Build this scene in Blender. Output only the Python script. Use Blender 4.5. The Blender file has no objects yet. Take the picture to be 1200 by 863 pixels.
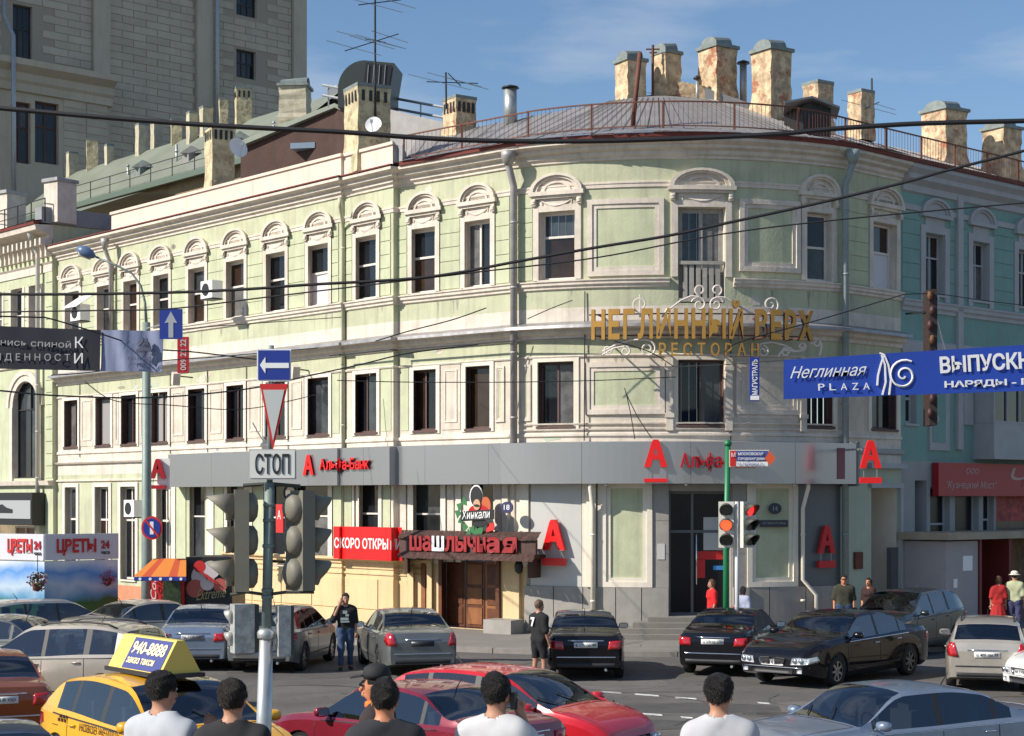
import bpy, math, random
import numpy as np
from mathutils import Vector, Matrix
from mathutils.bvhtree import BVHTree
random.seed(7)
SC = bpy.context.scene
COL = SC.collection
R = math.radians
# ------------------------------------------------------------ camera, light
FPX, HZ, CAMH = 2050.0, 586.0, 4.0
cam_d = bpy.data.cameras.new('camera'); cam = bpy.data.objects.new('camera', cam_d); COL.objects.link(cam)
cam.location = (0, 0, CAMH); cam.rotation_euler = (R(90), 0, 0)
cam_d.sensor_width = 36.0; cam_d.lens = FPX/1200*36.0; cam_d.shift_y = (HZ-431.5)/1200
cam_d.clip_start = 0.3; cam_d.clip_end = 3000
SC.camera = cam
SUN_AZ, SUN_EL = math.atan2(-0.93, -0.365), R(36)
world = bpy.data.worlds.new('World'); SC.world = world; world.use_nodes = True
wt = world.node_tree; wt.nodes.clear()
def wn(t, **k):
    n = wt.nodes.new(t)
    for a, b in k.items(): setattr(n, a, b)
    return n
w_out = wn('ShaderNodeOutputWorld'); w_bg = wn('ShaderNodeBackground'); w_bg.inputs[1].default_value = 0.094
w_sky = wn('ShaderNodeTexSky', sky_type='NISHITA', sun_disc=False)
w_sky.sun_elevation = SUN_EL; w_sky.sun_rotation = SUN_AZ
w_sky.air_density = 1.1; w_sky.dust_density = 0.2; w_sky.ozone_density = 5.0
w_tc = wn('ShaderNodeTexCoord'); w_mp = wn('ShaderNodeMapping'); w_mp.inputs['Scale'].default_value = (1.2, 1.2, 5.5)
w_nz = wn('ShaderNodeTexNoise'); w_nz.inputs['Scale'].default_value = 2.6; w_nz.inputs['Detail'].default_value = 7; w_nz.inputs['Roughness'].default_value = 0.55
w_cr = wn('ShaderNodeValToRGB'); w_cr.color_ramp.elements[0].position = 0.50; w_cr.color_ramp.elements[1].position = 0.74
w_cr.color_ramp.elements[0].color = (0, 0, 0, 1); w_cr.color_ramp.elements[1].color = (0.72, 0.72, 0.72, 1)
w_mx = wn('ShaderNodeMixRGB'); w_mx.inputs[2].default_value = (5.6, 6.0, 6.7, 1)
L = wt.links.new
L(w_tc.outputs['Generated'], w_mp.inputs[0]); L(w_mp.outputs[0], w_nz.inputs['Vector']); L(w_nz.outputs['Fac'], w_cr.inputs[0])
L(w_cr.outputs[0], w_mx.inputs[0]); L(w_sky.outputs[0], w_mx.inputs[1]); L(w_mx.outputs[0], w_bg.inputs[0]); L(w_bg.outputs[0], w_out.inputs[0])
sun_d = bpy.data.lights.new('sun', 'SUN'); sun_d.energy = 5.0; sun_d.angle = R(0.5); sun_d.color = (1.0, 0.93, 0.83)
sun = bpy.data.objects.new('sun', sun_d); COL.objects.link(sun)
sdir = Vector((math.sin(SUN_AZ)*math.cos(SUN_EL), math.cos(SUN_AZ)*math.cos(SUN_EL), math.sin(SUN_EL)))
sun.rotation_euler = sdir.to_track_quat('Z', 'Y').to_euler(); sun.location = (-30, -20, 60)
SC.view_settings.view_transform = 'Standard'; SC.view_settings.look = 'None'; SC.view_settings.gamma = 1
SC.view_settings.exposure = 0.36

# ------------------------------------------------------------ materials
MATS = {}
def mat(name, col, rough=0.8, metal=0.0, var=0.0, vs=2.0, bump=0.0, bs=20.0, streak=0.0, spec=0.5, emit=0.0, coord='pos', coat=0.0, dirt=None, rnd=0.0, patch=None):
    if name in MATS: return MATS[name]
    m = bpy.data.materials.new(name); m.use_nodes = True; nt = m.node_tree; N = nt.nodes; b = N['Principled BSDF']
    b.inputs['Base Color'].default_value = (*col, 1); b.inputs['Roughness'].default_value = rough; b.inputs['Metallic'].default_value = metal
    b.inputs['Specular IOR Level'].default_value = spec
    if coat: b.inputs['Coat Weight'].default_value = coat; b.inputs['Coat Roughness'].default_value = 0.04
    if emit: b.inputs['Emission Color'].default_value = (*col, 1); b.inputs['Emission Strength'].default_value = emit
    lk = nt.links.new
    if coord == 'pos': g = N.new('ShaderNodeNewGeometry'); src = g.outputs['Position']
    else: g = N.new('ShaderNodeTexCoord'); src = g.outputs['Object']
    cur = None
    def mixin(fac, c2, mode='MIX'):
        nonlocal cur
        mx = N.new('ShaderNodeMixRGB'); mx.blend_type = mode
        if cur is None: mx.inputs[1].default_value = (*col, 1)
        else: lk(cur, mx.inputs[1])
        mx.inputs[2].default_value = (*c2, 1); lk(fac, mx.inputs[0]); cur = mx.outputs[0]
    def ramp(src_, a, b_, hi):
        r = N.new('ShaderNodeMapRange'); r.inputs[1].default_value = a; r.inputs[2].default_value = b_; r.inputs[4].default_value = hi
        lk(src_, r.inputs[0]); return r.outputs[0]
    if var:
        n = N.new('ShaderNodeTexNoise'); n.inputs['Scale'].default_value = vs; n.inputs['Detail'].default_value = 6; n.inputs['Roughness'].default_value = 0.65
        lk(src, n.inputs['Vector'])
        mixin(ramp(n.outputs['Fac'], 0.45, 0.75, 1.0), tuple(c*(1-var) for c in col))
        mixin(ramp(n.outputs['Fac'], 0.52, 0.25, 1.0), tuple(min(1, c*(1+var*0.6)) for c in col))
    if streak:
        mp = N.new('ShaderNodeMapping'); mp.inputs['Scale'].default_value = (3.2, 3.2, 0.28); lk(src, mp.inputs[0])
        n = N.new('ShaderNodeTexNoise'); n.inputs['Scale'].default_value = 1.6; n.inputs['Detail'].default_value = 5; lk(mp.outputs[0], n.inputs['Vector'])
        mixin(ramp(n.outputs['Fac'], 0.5, 0.78, streak), dirt or (0.22, 0.17, 0.13))
    if patch:
        n = N.new('ShaderNodeTexVoronoi'); n.inputs['Scale'].default_value = 2.1; n.feature = 'SMOOTH_F1'; lk(src, n.inputs['Vector'])
        n2 = N.new('ShaderNodeTexNoise'); n2.inputs['Scale'].default_value = 1.9; n2.inputs['Detail'].default_value = 8; n2.inputs['Roughness'].default_value = 0.75; lk(src, n2.inputs['Vector'])
        mixin(ramp(n2.outputs['Fac'], 0.55, 0.60, 0.85), patch)
    if rnd:
        oi = N.new('ShaderNodeObjectInfo'); mixin(ramp(oi.outputs['Random'], 0, 1, rnd), tuple(c*0.45 for c in col))
    if cur is not None: lk(cur, b.inputs['Base Color'])
    if bump:
        n = N.new('ShaderNodeTexNoise'); n.inputs['Scale'].default_value = bs; n.inputs['Detail'].default_value = 4; lk(src, n.inputs['Vector'])
        bp = N.new('ShaderNodeBump'); bp.inputs['Strength'].default_value = bump; bp.inputs['Distance'].default_value = 0.03
        lk(n.outputs['Fac'], bp.inputs['Height']); lk(bp.outputs[0], b.inputs['Normal'])
    MATS[name] = m; return m
mint = mat('mint_stucco', (0.462, 0.476, 0.325), 0.9, var=0.17, vs=0.9, bump=0.25, bs=14, streak=0.50, dirt=(0.25, 0.23, 0.18))
mint2 = mat('mint_panel', (0.47, 0.497, 0.33), 0.9, var=0.14, vs=1.6, bump=0.2, bs=16, streak=0.38, dirt=(0.26, 0.24, 0.19))
cream = mat('cream_trim', (0.63, 0.56, 0.475), 0.85, var=0.18, vs=2.2, bump=0.2, bs=22, streak=0.3)
pinkish = mat('pink_cream_stucco', (0.58, 0.52, 0.43), 0.88, var=0.2, vs=1.3, bump=0.2, bs=14, streak=0.32)
white_t = mat('white_trim', (0.72, 0.66, 0.55), 0.8, var=0.06, vs=3, bump=0.1, streak=0.12)
darkred = mat('oxide_red_paint', (0.16, 0.030, 0.022), 0.7, var=0.3, vs=3)
pipegrey = mat('pipe_metal', (0.36, 0.34, 0.33), 0.55, 0.35, var=0.25, vs=3, coord='pos')
sheet = mat('roof_sheet', (0.265, 0.255, 0.25), 0.55, 0.25, var=0.22, vs=0.9, bump=0.15, bs=3, streak=0.2)
sheet_lt = mat('sheet_flashing', (0.34, 0.33, 0.33), 0.45, 0.5, var=0.35, vs=2, bump=0.3, bs=4)
turq = mat('turquoise_stucco', (0.20, 0.34, 0.305), 0.9, var=0.12, vs=0.8, bump=0.2, bs=14, streak=0.18)
lilac = mat('pale_grey_trim', (0.40, 0.40, 0.40), 0.85, var=0.1, vs=2, bump=0.1)
graygreen = mat('greygreen_stucco', (0.42, 0.46, 0.36), 0.9, var=0.10, vs=0.9, bump=0.2, bs=14, streak=0.15)
fascia = mat('brushed_fascia', (0.37, 0.37, 0.385), 0.24, 0.7, var=0.03, vs=0.5)
stoneg = mat('grey_stone', (0.31, 0.29, 0.26), 0.6, var=0.14, vs=2.2, bump=0.1, streak=0.1)
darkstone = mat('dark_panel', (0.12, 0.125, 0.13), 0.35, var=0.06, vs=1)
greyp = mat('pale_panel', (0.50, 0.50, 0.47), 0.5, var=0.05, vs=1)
yellow_w = mat('ochre_plaster', (0.66, 0.49, 0.27), 0.85, var=0.1, vs=1.2, bump=0.15, streak=0.2)
salmon = mat('salmon_plinth', (0.52, 0.22, 0.12), 0.85, var=0.15, vs=2)
glass = mat('window_glass', (0.012, 0.014, 0.018), 0.04, spec=0.5, var=0.6, vs=0.5)
glassB = mat('window_glass_hazy', (0.045, 0.05, 0.055), 0.12, spec=0.5, var=0.7, vs=1.3)
glassC = mat('window_glass_netted', (0.13, 0.125, 0.12), 0.25, spec=0.5, var=0.6, vs=2.2)
glassD = mat('window_glass_warm', (0.035, 0.02, 0.014), 0.06, spec=0.5, var=0.5, vs=1)
glass_d = mat('dark_doorway', (0.010, 0.010, 0.012), 0.25, spec=0.3)
cglass = mat('car_glass', (0.006, 0.009, 0.013), 0.03, spec=0.5, coord='obj')
_nt = cglass.node_tree; _o = [n for n in _nt.nodes if n.type == 'OUTPUT_MATERIAL'][0]; _p = _nt.nodes['Principled BSDF']; _t = _nt.nodes.new('ShaderNodeBsdfTransparent'); _t.inputs[0].default_value = (0.42, 0.48, 0.52, 1)
_m = _nt.nodes.new('ShaderNodeMixShader'); _f = _nt.nodes.new('ShaderNodeFresnel'); _f.inputs[0].default_value = 1.6; _a = _nt.nodes.new('ShaderNodeMath'); _a.inputs[1].default_value = 0.07; _g = _nt.nodes.new('ShaderNodeBsdfGlossy'); _g.inputs['Roughness'].default_value = 0.03; _g.inputs[0].default_value = (0.92, 0.95, 1, 1)
_nt.links.new(_f.outputs[0], _a.inputs[0]); _nt.links.new(_a.outputs[0], _m.inputs[0]); _nt.links.new(_t.outputs[0], _m.inputs[1]); _nt.links.new(_g.outputs[0], _m.inputs[2]); _nt.links.new(_m.outputs[0], _o.inputs[0])
wframe = mat('white_window_frame', (0.66, 0.60, 0.54), 0.6, var=0.08, vs=6)
bframe = mat('brown_window_frame', (0.10, 0.055, 0.045), 0.6, var=0.2, vs=4)
gframe = mat('grey_wood_frame', (0.34, 0.32, 0.28), 0.7, var=0.2, vs=6)
curtain = mat('curtain_white', (0.62, 0.60, 0.62), 0.9)
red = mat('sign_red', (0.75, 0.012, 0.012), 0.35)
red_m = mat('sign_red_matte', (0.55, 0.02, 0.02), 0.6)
blackm = mat('black_paint', (0.015, 0.015, 0.016), 0.5)
whitem = mat('white_paint', (0.80, 0.80, 0.79), 0.5)
bluesign = mat('sign_blue', (0.012, 0.035, 0.26), 0.45)
steel = mat('galvanised_steel', (0.40, 0.42, 0.42), 0.45, 0.6, var=0.15, vs=4)
polegr = mat('grey_green_pole', (0.20, 0.25, 0.23), 0.55, 0.2, var=0.2, vs=3)
greenp = mat('green_pole', (0.01, 0.16, 0.06), 0.45)
asphalt = mat('asphalt', (0.108, 0.100, 0.092), 0.85, var=0.35, vs=0.45, bump=0.5, bs=30, patch=(0.078, 0.073, 0.068))
paving = mat('pavement_grey', (0.20, 0.185, 0.165), 0.88, var=0.18, vs=0.8, bump=0.2, bs=20)
kerbm = mat('kerb_stone', (0.25, 0.23, 0.21), 0.85, var=0.18, vs=3)
linep = mat('road_paint', (0.60, 0.60, 0.56), 0.8, var=0.5, vs=9)
gold = mat('gold_letters', (0.46, 0.25, 0.05), 0.5, 0.2, var=0.12, vs=3)
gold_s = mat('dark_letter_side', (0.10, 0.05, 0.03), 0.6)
iron = mat('white_iron', (0.66, 0.58, 0.52), 0.6)
rust = mat('rusty_iron', (0.14, 0.05, 0.03), 0.8, var=0.3, vs=10)
wood = mat('brown_wood', (0.12, 0.038, 0.014), 0.5, var=0.4, vs=3, streak=0.5, dirt=(0.07, 0.02, 0.01))
wood_l = mat('light_brown_wood', (0.25, 0.095, 0.03), 0.55, var=0.3, vs=3, streak=0.3, dirt=(0.2, 0.07, 0.02))
shing = mat('brown_shingle', (0.085, 0.04, 0.032), 0.7, var=0.35, vs=7, rnd=0.8)
brick_y = mat('old_yellow_brick', (0.56, 0.43, 0.27), 0.95, var=0.65, vs=3.2, bump=1.0, bs=5, streak=0.45, dirt=(0.22, 0.075, 0.04), patch=(0.34, 0.11, 0.055))
brick_r = mat('dark_red_brick', (0.062, 0.034, 0.027), 0.95, var=0.25, vs=1.5, bump=0.4, bs=10)
brick_s = mat('plaster_cream_chimney', (0.46, 0.42, 0.31), 0.92, var=0.3, vs=2.5, bump=0.4, bs=8, streak=0.3)
capm = mat('chimney_cap', (0.20, 0.23, 0.22), 0.6, 0.2, var=0.3, vs=4)
tallm = mat('tall_stone', (0.53, 0.465, 0.36), 0.9, var=0.14, vs=0.5, bump=0.2, bs=5, streak=0.12, rnd=0.22)
tallm2 = mat('tall_stone_plain', (0.52, 0.455, 0.35), 0.9, var=0.12, vs=0.3, bump=0.2, bs=5, streak=0.2)
groove = mat('stone_joint', (0.37, 0.32, 0.25), 0.95)
grnroof = mat('green_metal_roof', (0.20, 0.225, 0.18), 0.6, 0.2, var=0.2, vs=0.5, streak=0.2)
rubber = mat('tyre_rubber', (0.02, 0.02, 0.02), 0.85)
chrome = mat('chrome', (0.75, 0.75, 0.76), 0.15, 1.0)
alloy = mat('alloy_rim', (0.50, 0.51, 0.52), 0.3, 0.9)
tail = mat('tail_lamp', (0.42, 0.010, 0.012), 0.12, coat=1.0)
headl = mat('head_lamp', (0.62, 0.65, 0.68), 0.1, 0.3, coat=1.0)
orange_l = mat('orange_lamp', (0.9, 0.25, 0.02), 0.3)
platem = mat('number_plate', (0.74, 0.74, 0.72), 0.5)
trimk = mat('black_trim', (0.022, 0.022, 0.024), 0.55)

# ------------------------------------------------------------ object helpers
def root_of(o):
    while o.parent: o = o.parent
    return o
def thing(name, label, cat, loc=(0, 0, 0), group=None):
    o = bpy.data.objects.new(name, None); COL.objects.link(o); o.location = loc; o.empty_display_size = 0.3
    o['label'] = label; o['category'] = cat
    if group: o['group'] = group
    return o
def tag(o, label, cat, group=None):
    o['label'] = label; o['category'] = cat
    if group: o['group'] = group
    return o
class MB:
    def __init__(s): s.v = []; s.f = []; s.m = []; s.sm = []
    def add(s, vs, fs, mi=0, smooth=False):
        n = len(s.v); s.v.extend([tuple(v) for v in vs])
        for f in fs: s.f.append(tuple(n+i for i in f)); s.m.append(mi); s.sm.append(smooth)
        return s
    def box(s, lo, hi, mi=0):
        x0, y0, z0 = lo; x1, y1, z1 = hi
        return s.add([(x0,y0,z0),(x1,y0,z0),(x1,y1,z0),(x0,y1,z0),(x0,y0,z1),(x1,y0,z1),(x1,y1,z1),(x0,y1,z1)],
                     [(0,3,2,1),(4,5,6,7),(0,1,5,4),(1,2,6,5),(2,3,7,6),(3,0,4,7)], mi)
    def obox(s, c, size, rz=0, mi=0, rx=0, ry=0):
        M = Matrix.Translation(c) @ Matrix.Rotation(rz, 4, 'Z') @ Matrix.Rotation(rx, 4, 'X') @ Matrix.Rotation(ry, 4, 'Y')
        a, b, d = size[0]/2, size[1]/2, size[2]/2
        vs = [M @ Vector(p) for p in [(-a,-b,-d),(a,-b,-d),(a,b,-d),(-a,b,-d),(-a,-b,d),(a,-b,d),(a,b,d),(-a,b,d)]]
        return s.add(vs, [(0,3,2,1),(4,5,6,7),(0,1,5,4),(1,2,6,5),(2,3,7,6),(3,0,4,7)], mi)
    def tube(s, pts, r, n=6, mi=0, cap=True):
        pts = [Vector(p) for p in pts]; rs = r if isinstance(r, (list, tuple)) else [r]*len(pts); base = len(s.v); k = len(pts)
        up = None
        for i, p in enumerate(pts):
            t = (pts[min(i+1, k-1)]-pts[max(i-1, 0)]).normalized()
            if up is None: up = t.orthogonal().normalized()
            up = (up - t*up.dot(t));
            if up.length < 1e-5: up = t.orthogonal()
            up.normalize(); b = t.cross(up)
            for j in range(n):
                a = 2*math.pi*j/n; s.v.append(tuple(p + (up*math.cos(a)+b*math.sin(a))*rs[i]))
        for i in range(k-1):
            for j in range(n):
                a = base+i*n+j; b2 = base+i*n+(j+1) % n; s.f.append((a, b2, b2+n, a+n)); s.m.append(mi); s.sm.append(n > 5)
        if cap:
            s.f.append(tuple(base+j for j in reversed(range(n)))); s.m.append(mi); s.sm.append(False)
            s.f.append(tuple(base+(k-1)*n+j for j in range(n))); s.m.append(mi); s.sm.append(False)
        return s
    def lathe(s, prof, c=(0,0,0), n=16, axis='Z', mi=0, smooth=True, cap=True):
        base = len(s.v)
        for (r, z) in prof:
            for j in range(n):
                a = 2*math.pi*j/n; x, y = r*math.cos(a), r*math.sin(a)
                p = (x, y, z) if axis == 'Z' else ((x, z, y) if axis == 'Y' else (z, x, y))
                s.v.append((p[0]+c[0], p[1]+c[1], p[2]+c[2]))
        for i in range(len(prof)-1):
            for j in range(n):
                a = base+i*n+j; b = base+i*n+(j+1) % n; s.f.append((a, b, b+n, a+n)); s.m.append(mi); s.sm.append(smooth)
        if not cap: return s
        s.f.append(tuple(base+j for j in reversed(range(n)))); s.m.append(mi); s.sm.append(False)
        s.f.append(tuple(base+(len(prof)-1)*n+j for j in range(n))); s.m.append(mi); s.sm.append(False)
        return s
    def prism(s, poly, d, mi=0):
        """poly: list of 3D points (planar), extruded by vector d"""
        d = Vector(d); n = len(poly); P0 = [Vector(p) for p in poly]; P1 = [p+d for p in P0]
        return s.add(P0+P1, [tuple(range(n)), tuple(reversed(range(n, 2*n)))]+[(i, i+n, (i+1) % n+n, (i+1) % n) for i in range(n)], mi)
    def build(s, name, mats, parent=None, kind=None, local=False):
        me = bpy.data.meshes.new(name)
        off = Vector((0,0,0))
        if parent is not None and not local: off = root_of(parent).location
        me.from_pydata([(v[0]-off[0], v[1]-off[1], v[2]-off[2]) for v in s.v], [], s.f)
        if not isinstance(mats, (list, tuple)): mats = [mats]
        for m in mats: me.materials.append(m)
        me.polygons.foreach_set('material_index', s.m); me.polygons.foreach_set('use_smooth', s.sm)
        me.update()
        o = bpy.data.objects.new(name, me); COL.objects.link(o)
        if parent is not None: o.parent = parent
        if kind: o['kind'] = kind
        return o
def inst(name, me, parent, loc, rz=0, scale=None, local=False):
    o = bpy.data.objects.new(name, me); COL.objects.link(o); o.parent = parent
    off = Vector((0,0,0)) if (parent is None or local) else root_of(parent).location
    o.location = Vector(loc)-off; o.rotation_euler = (0, 0, rz)
    if scale: o.scale = scale
    return o
def copy_tree(o, parent=None):
    c = o.copy(); COL.objects.link(c)
    if parent: c.parent = parent
    for ch in list(o.children): copy_tree(ch, c)
    return c
def P(x, y, Y): return Vector(((x-600)*Y/FPX, Y, CAMH+(HZ-y)*Y/FPX))
def G(x, Y, z=0): return Vector(((x-600)*Y/FPX, Y, z))

# ------------------------------------------------------------ facade chain
class Chain:
    def __init__(s, pts):
        s.p = [Vector((a, b)) for a, b in pts]; n = len(s.p); s.s = [0.0]
        for i in range(1, n): s.s.append(s.s[-1]+(s.p[i]-s.p[i-1]).length)
        nn = []
        for i in range(n-1):
            d = (s.p[i+1]-s.p[i]).normalized(); nn.append(Vector((d.y, -d.x)))
        s.nn = nn; s.m = []
        for i in range(n):
            a = nn[max(i-1, 0)]; b = nn[min(i, n-2)]; s.m.append((a+b)/(1+a.dot(b)))
    def seg(s, q):
        for i in range(len(s.s)-2, -1, -1):
            if q >= s.s[i]-1e-9: return i
        return 0
    def pos(s, q, off=0, z=0):
        i = s.seg(q); t = (q-s.s[i])/(s.s[i+1]-s.s[i])
        a = s.p[i]+s.m[i]*off; b = s.p[i+1]+s.m[i+1]*off; c = a+(b-a)*t
        return Vector((c.x, c.y, z))
    def nrm(s, q): n = s.nn[s.seg(q)]; return Vector((n.x, n.y, 0))
    def tan(s, q): n = s.nn[s.seg(q)]; return Vector((-n.y, n.x, 0))
    def S(s, px, off=0):
        k = (px-600)/FPX
        for i in range(len(s.p)-1):
            a = s.p[i]+s.m[i]*off; b = s.p[i+1]+s.m[i+1]*off
            fa = a.x-k*a.y; fb = b.x-k*b.y
            if (s.s[i+1]-s.s[i]) < 0.5 and fa*fb > 0: continue
            if (fa <= 0 <= fb):
                t = -fa/(fb-fa); return s.s[i]+t*(s.s[i+1]-s.s[i])
        return s.s[-1] if fb < 0 else 0.0
    def cuts(s, a, b, step=None):
        r = [a]+[q for q in s.s if a+1e-4 < q < b-1e-4]+[b]
        return r
    def sweep(s, mb, a, b, prof, mi=0, cap=True):
        cs = s.cuts(a, b); n = len(prof); base = len(mb.v)
        for q in cs:
            for (o, z) in prof: mb.v.append(tuple(s.pos(q, o, z)))
        for i in range(len(cs)-1):
            for j in range(n):
                u = base+i*n+j; w = base+i*n+(j+1) % n
                mb.f.append((u, u+n, w+n, w)); mb.m.append(mi); mb.sm.append(False)
        if cap:
            mb.f.append(tuple(base+j for j in range(n))); mb.m.append(mi); mb.sm.append(False)
            e = base+(len(cs)-1)*n; mb.f.append(tuple(e+j for j in reversed(range(n)))); mb.m.append(mi); mb.sm.append(False)
        return mb
    def sbox(s, mb, a, b, z0, z1, o0, o1, mi=0):
        return s.sweep(mb, a, b, [(o0, z0), (o1, z0), (o1, z1), (o0, z1)], mi)
    def wall(s, mb, a, b, bands, openings, off=0, depth=0.22, rev=1):
        """bands: (z0,z1,mat index); openings: (s0,s1,z0,z1[,depth[,reveal mat]])"""
        ss = set(s.cuts(a, b)); zs = set()
        for z0, z1, m in bands: zs |= {z0, z1}
        for o in openings: ss |= {o[0], o[1]}; zs |= {o[2], o[3]}
        ss = sorted(q for q in ss if a-1e-6 <= q <= b+1e-6); zs = sorted(zs)
        ss = [q for i, q in enumerate(ss) if i == 0 or q-ss[i-1] > 1e-5]
        for i in range(len(ss)-1):
            sm = (ss[i]+ss[i+1])/2
            for j in range(len(zs)-1):
                zm = (zs[j]+zs[j+1])/2
                if any(o[0] < sm < o[1] and o[2] < zm < o[3] for o in openings): continue
                mi = [m for z0, z1, m in bands if z0 < zm < z1]
                if not mi: continue
                mb.add([s.pos(ss[i], off, zs[j]), s.pos(ss[i+1], off, zs[j]), s.pos(ss[i+1], off, zs[j+1]), s.pos(ss[i], off, zs[j+1])], [(0,1,2,3)], mi[0])
        for o in openings:
            d = o[4] if len(o) > 4 else depth; rm = o[5] if len(o) > 5 else rev
            q0, q1, z0, z1 = o[:4]; cs = s.cuts(q0, q1)
            mb.add([s.pos(q0, off, z0), s.pos(q0, off-d, z0), s.pos(q0, off-d, z1), s.pos(q0, off, z1)], [(0,1,2,3)], rm)
            mb.add([s.pos(q1, off, z0), s.pos(q1, off-d, z0), s.pos(q1, off-d, z1), s.pos(q1, off, z1)], [(3,2,1,0)], rm)
            for k in range(len(cs)-1):
                for z, fl in ((z0, 0), (z1, 1)):
                    f = (0,1,2,3) if fl else (3,2,1,0)
                    mb.add([s.pos(cs[k], off, z), s.pos(cs[k], off-d, z), s.pos(cs[k+1], off-d, z), s.pos(cs[k+1], off, z)], [f], rm)
        return mb
    def plate(s, mb, pts, off, thick, mi=0):
        """flat polygon in (s,z) mapped on the facade"""
        n = len(pts); A = [s.pos(q, off, z) for q, z in pts]; B = [s.pos(q, off+thick, z) for q, z in pts]
        mb.add(A+B, [tuple(range(n, 2*n))]+[(i, (i+1) % n, (i+1) % n+n, i+n) for i in range(n)], mi)
    def stube(s, mb, pts, r, n=5, mi=0):
        """tube through (s, off, z) points"""
        mb.tube([s.pos(q, o, z) for q, o, z in pts], r, n, mi)

WR_ = random.Random(11)
def window(ch, parent, s0, s1, z0, z1, off=-0.2, fm=None, bars=1, trans=0.66, fw=0.055, sill=None, gm=None, curt=0, pm=None, name='window', open_sash=False):
    """frame mesh (part) with pane sub-parts and a sill sub-part"""
    fm = fm or wframe; gm = gm or glass
    mb = MB(); t = 0.06; mid = []
    ch.sbox(mb, s0, s1, z0, z0+fw, off-t, off); ch.sbox(mb, s0, s1, z1-fw, z1, off-t, off)
    ch.sbox(mb, s0, s0+fw, z0+fw, z1-fw, off-t, off); ch.sbox(mb, s1-fw, s1, z0+fw, z1-fw, off-t, off)
    xs = [s0+fw+(s1-s0-2*fw)*k/(bars+1) for k in range(bars+2)] if bars else [s0+fw, s1-fw]
    zt = z0+(z1-z0)*trans if trans else None
    for q in xs[1:-1]: ch.sbox(mb, q-fw*0.45, q+fw*0.45, z0+fw, z1-fw, off-t, off+0.004)
    if zt: ch.sbox(mb, s0+fw, s1-fw, zt-fw*0.45, zt+fw*0.45, off-t, off+0.008)
    w = mb.build(name, fm, parent)
    zz = [z0+fw, zt, z1-fw] if zt else [z0+fw, z1-fw]
    for i in range(len(xs)-1):
        for j in range(len(zz)-1):
            pb = MB(); cs = ch.cuts(xs[i], xs[i+1]); dd = random.uniform(-0.02, 0.02)
            for k in range(len(cs)-1):
                pb.add([ch.pos(cs[k], off-0.04+dd, zz[j]), ch.pos(cs[k+1], off-0.04-dd, zz[j]), ch.pos(cs[k+1], off-0.04-dd, zz[j+1]), ch.pos(cs[k], off-0.04+dd, zz[j+1])], [(0,1,2,3)])
            g = gm if gm is not glass else WR_.choice([glass, glass, glass, glassB, glassD, glassC if j == 0 else glass])
            if curt and j < curt: g = pm or curtain
            pb.build('pane', g, w)
    if sill:
        sb = MB(); ch.sbox(sb, s0-0.06, s1+0.06, z0-0.07, z0-0.003, off-0.05, 0.07); sb.build('sill', sill, w)
    return w

# ------------------------------------------------------------ text
def text_mesh(body, ext=0.01, shear=0.0, bold=0.0, serif=False):
    cu = bpy.data.curves.new('t', 'FONT'); cu.body = body; cu.extrude = ext; cu.shear = shear; cu.offset = bold; cu.resolution_u = 3
    o = bpy.data.objects.new('t', cu); me = bpy.data.meshes.new_from_object(o)
    vs = [v.co.copy() for v in me.vertices]; fs = [tuple(p.vertices) for p in me.polygons]
    bpy.data.objects.remove(o); bpy.data.curves.remove(cu); bpy.data.meshes.remove(me)
    return vs, fs
def text_obj(body, origin, xd, up, w, h, m, name='lettering', parent=None, ext=0.01, shear=0, bold=0, fn=None, local=False, mb_only=False):
    """fit text into w x h with its lower-left corner at origin; fn(u, v, n) may map to world"""
    vs, fs = text_mesh(body, 0.5, shear, bold)
    x0 = min(v.x for v in vs); x1 = max(v.x for v in vs); y0 = min(v.y for v in vs); y1 = max(v.y for v in vs)
    if not mb_only:
        pass
    xd = Vector(xd) if xd is not None else None; up = Vector(up) if up is not None else None
    out = []
    nrm = xd.cross(up).normalized() if xd is not None else None
    for v in vs:
        u = (v.x-x0)/(x1-x0)*w; q = (v.y-y0)/(y1-y0)*h; n = (v.z+0.5)*ext
        out.append(fn(u, q, n) if fn else Vector(origin)+xd*u+up*q+nrm*n)
    mb = MB(); mb.add(out, fs)
    if mb_only: return mb
    return mb.build(name, m, parent, local=local)
def letters(word, fn, w, h, m, parent, name='letter', ext=0.05, gap=0.12, shear=0, bold=0.0, base=None, shades=None):
    """every letter an object; fn(u,v,n) -> world"""
    data = []; cur = 0.0; lows = []
    for chx in word:
        if chx == ' ': cur += 0.45; continue
        vs, fs = text_mesh(chx, 0.5, shear, bold)
        x0 = min(v.x for v in vs); x1 = max(v.x for v in vs)
        data.append((vs, fs, cur, x0, chx)); cur += (x1-x0)+gap
    tot = cur-gap; ymin = min(v.y for d in data for v in d[0]); ymax = max(v.y for d in data for v in d[0])
    if base: ymin, ymax = base
    obs = []
    for k, (vs, fs, c, x0, chx) in enumerate(data):
        out = [fn((v.x-x0+c)/tot*w, (v.y-ymin)/(ymax-ymin)*h, (v.z+0.5)*ext) for v in vs]
        mb = MB(); mb.add(out, fs); mm = m[k] if isinstance(m, list) else m
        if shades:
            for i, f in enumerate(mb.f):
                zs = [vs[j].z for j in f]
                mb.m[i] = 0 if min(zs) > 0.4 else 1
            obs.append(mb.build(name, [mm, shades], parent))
        else: obs.append(mb.build(name, mm, parent))
    return obs
# ============================================================ GROUND
def quadsheet(name, pts, m, z, kind='structure'):
    mb = MB(); mb.add([(x, y, z) for x, y in pts], [tuple(range(len(pts)))]); o = mb.build(name, m); o['kind'] = kind; return o
quadsheet('road', [(-400, -60), (400, -60), (400, 700), (-400, 700)], asphalt, 0.0)

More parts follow.
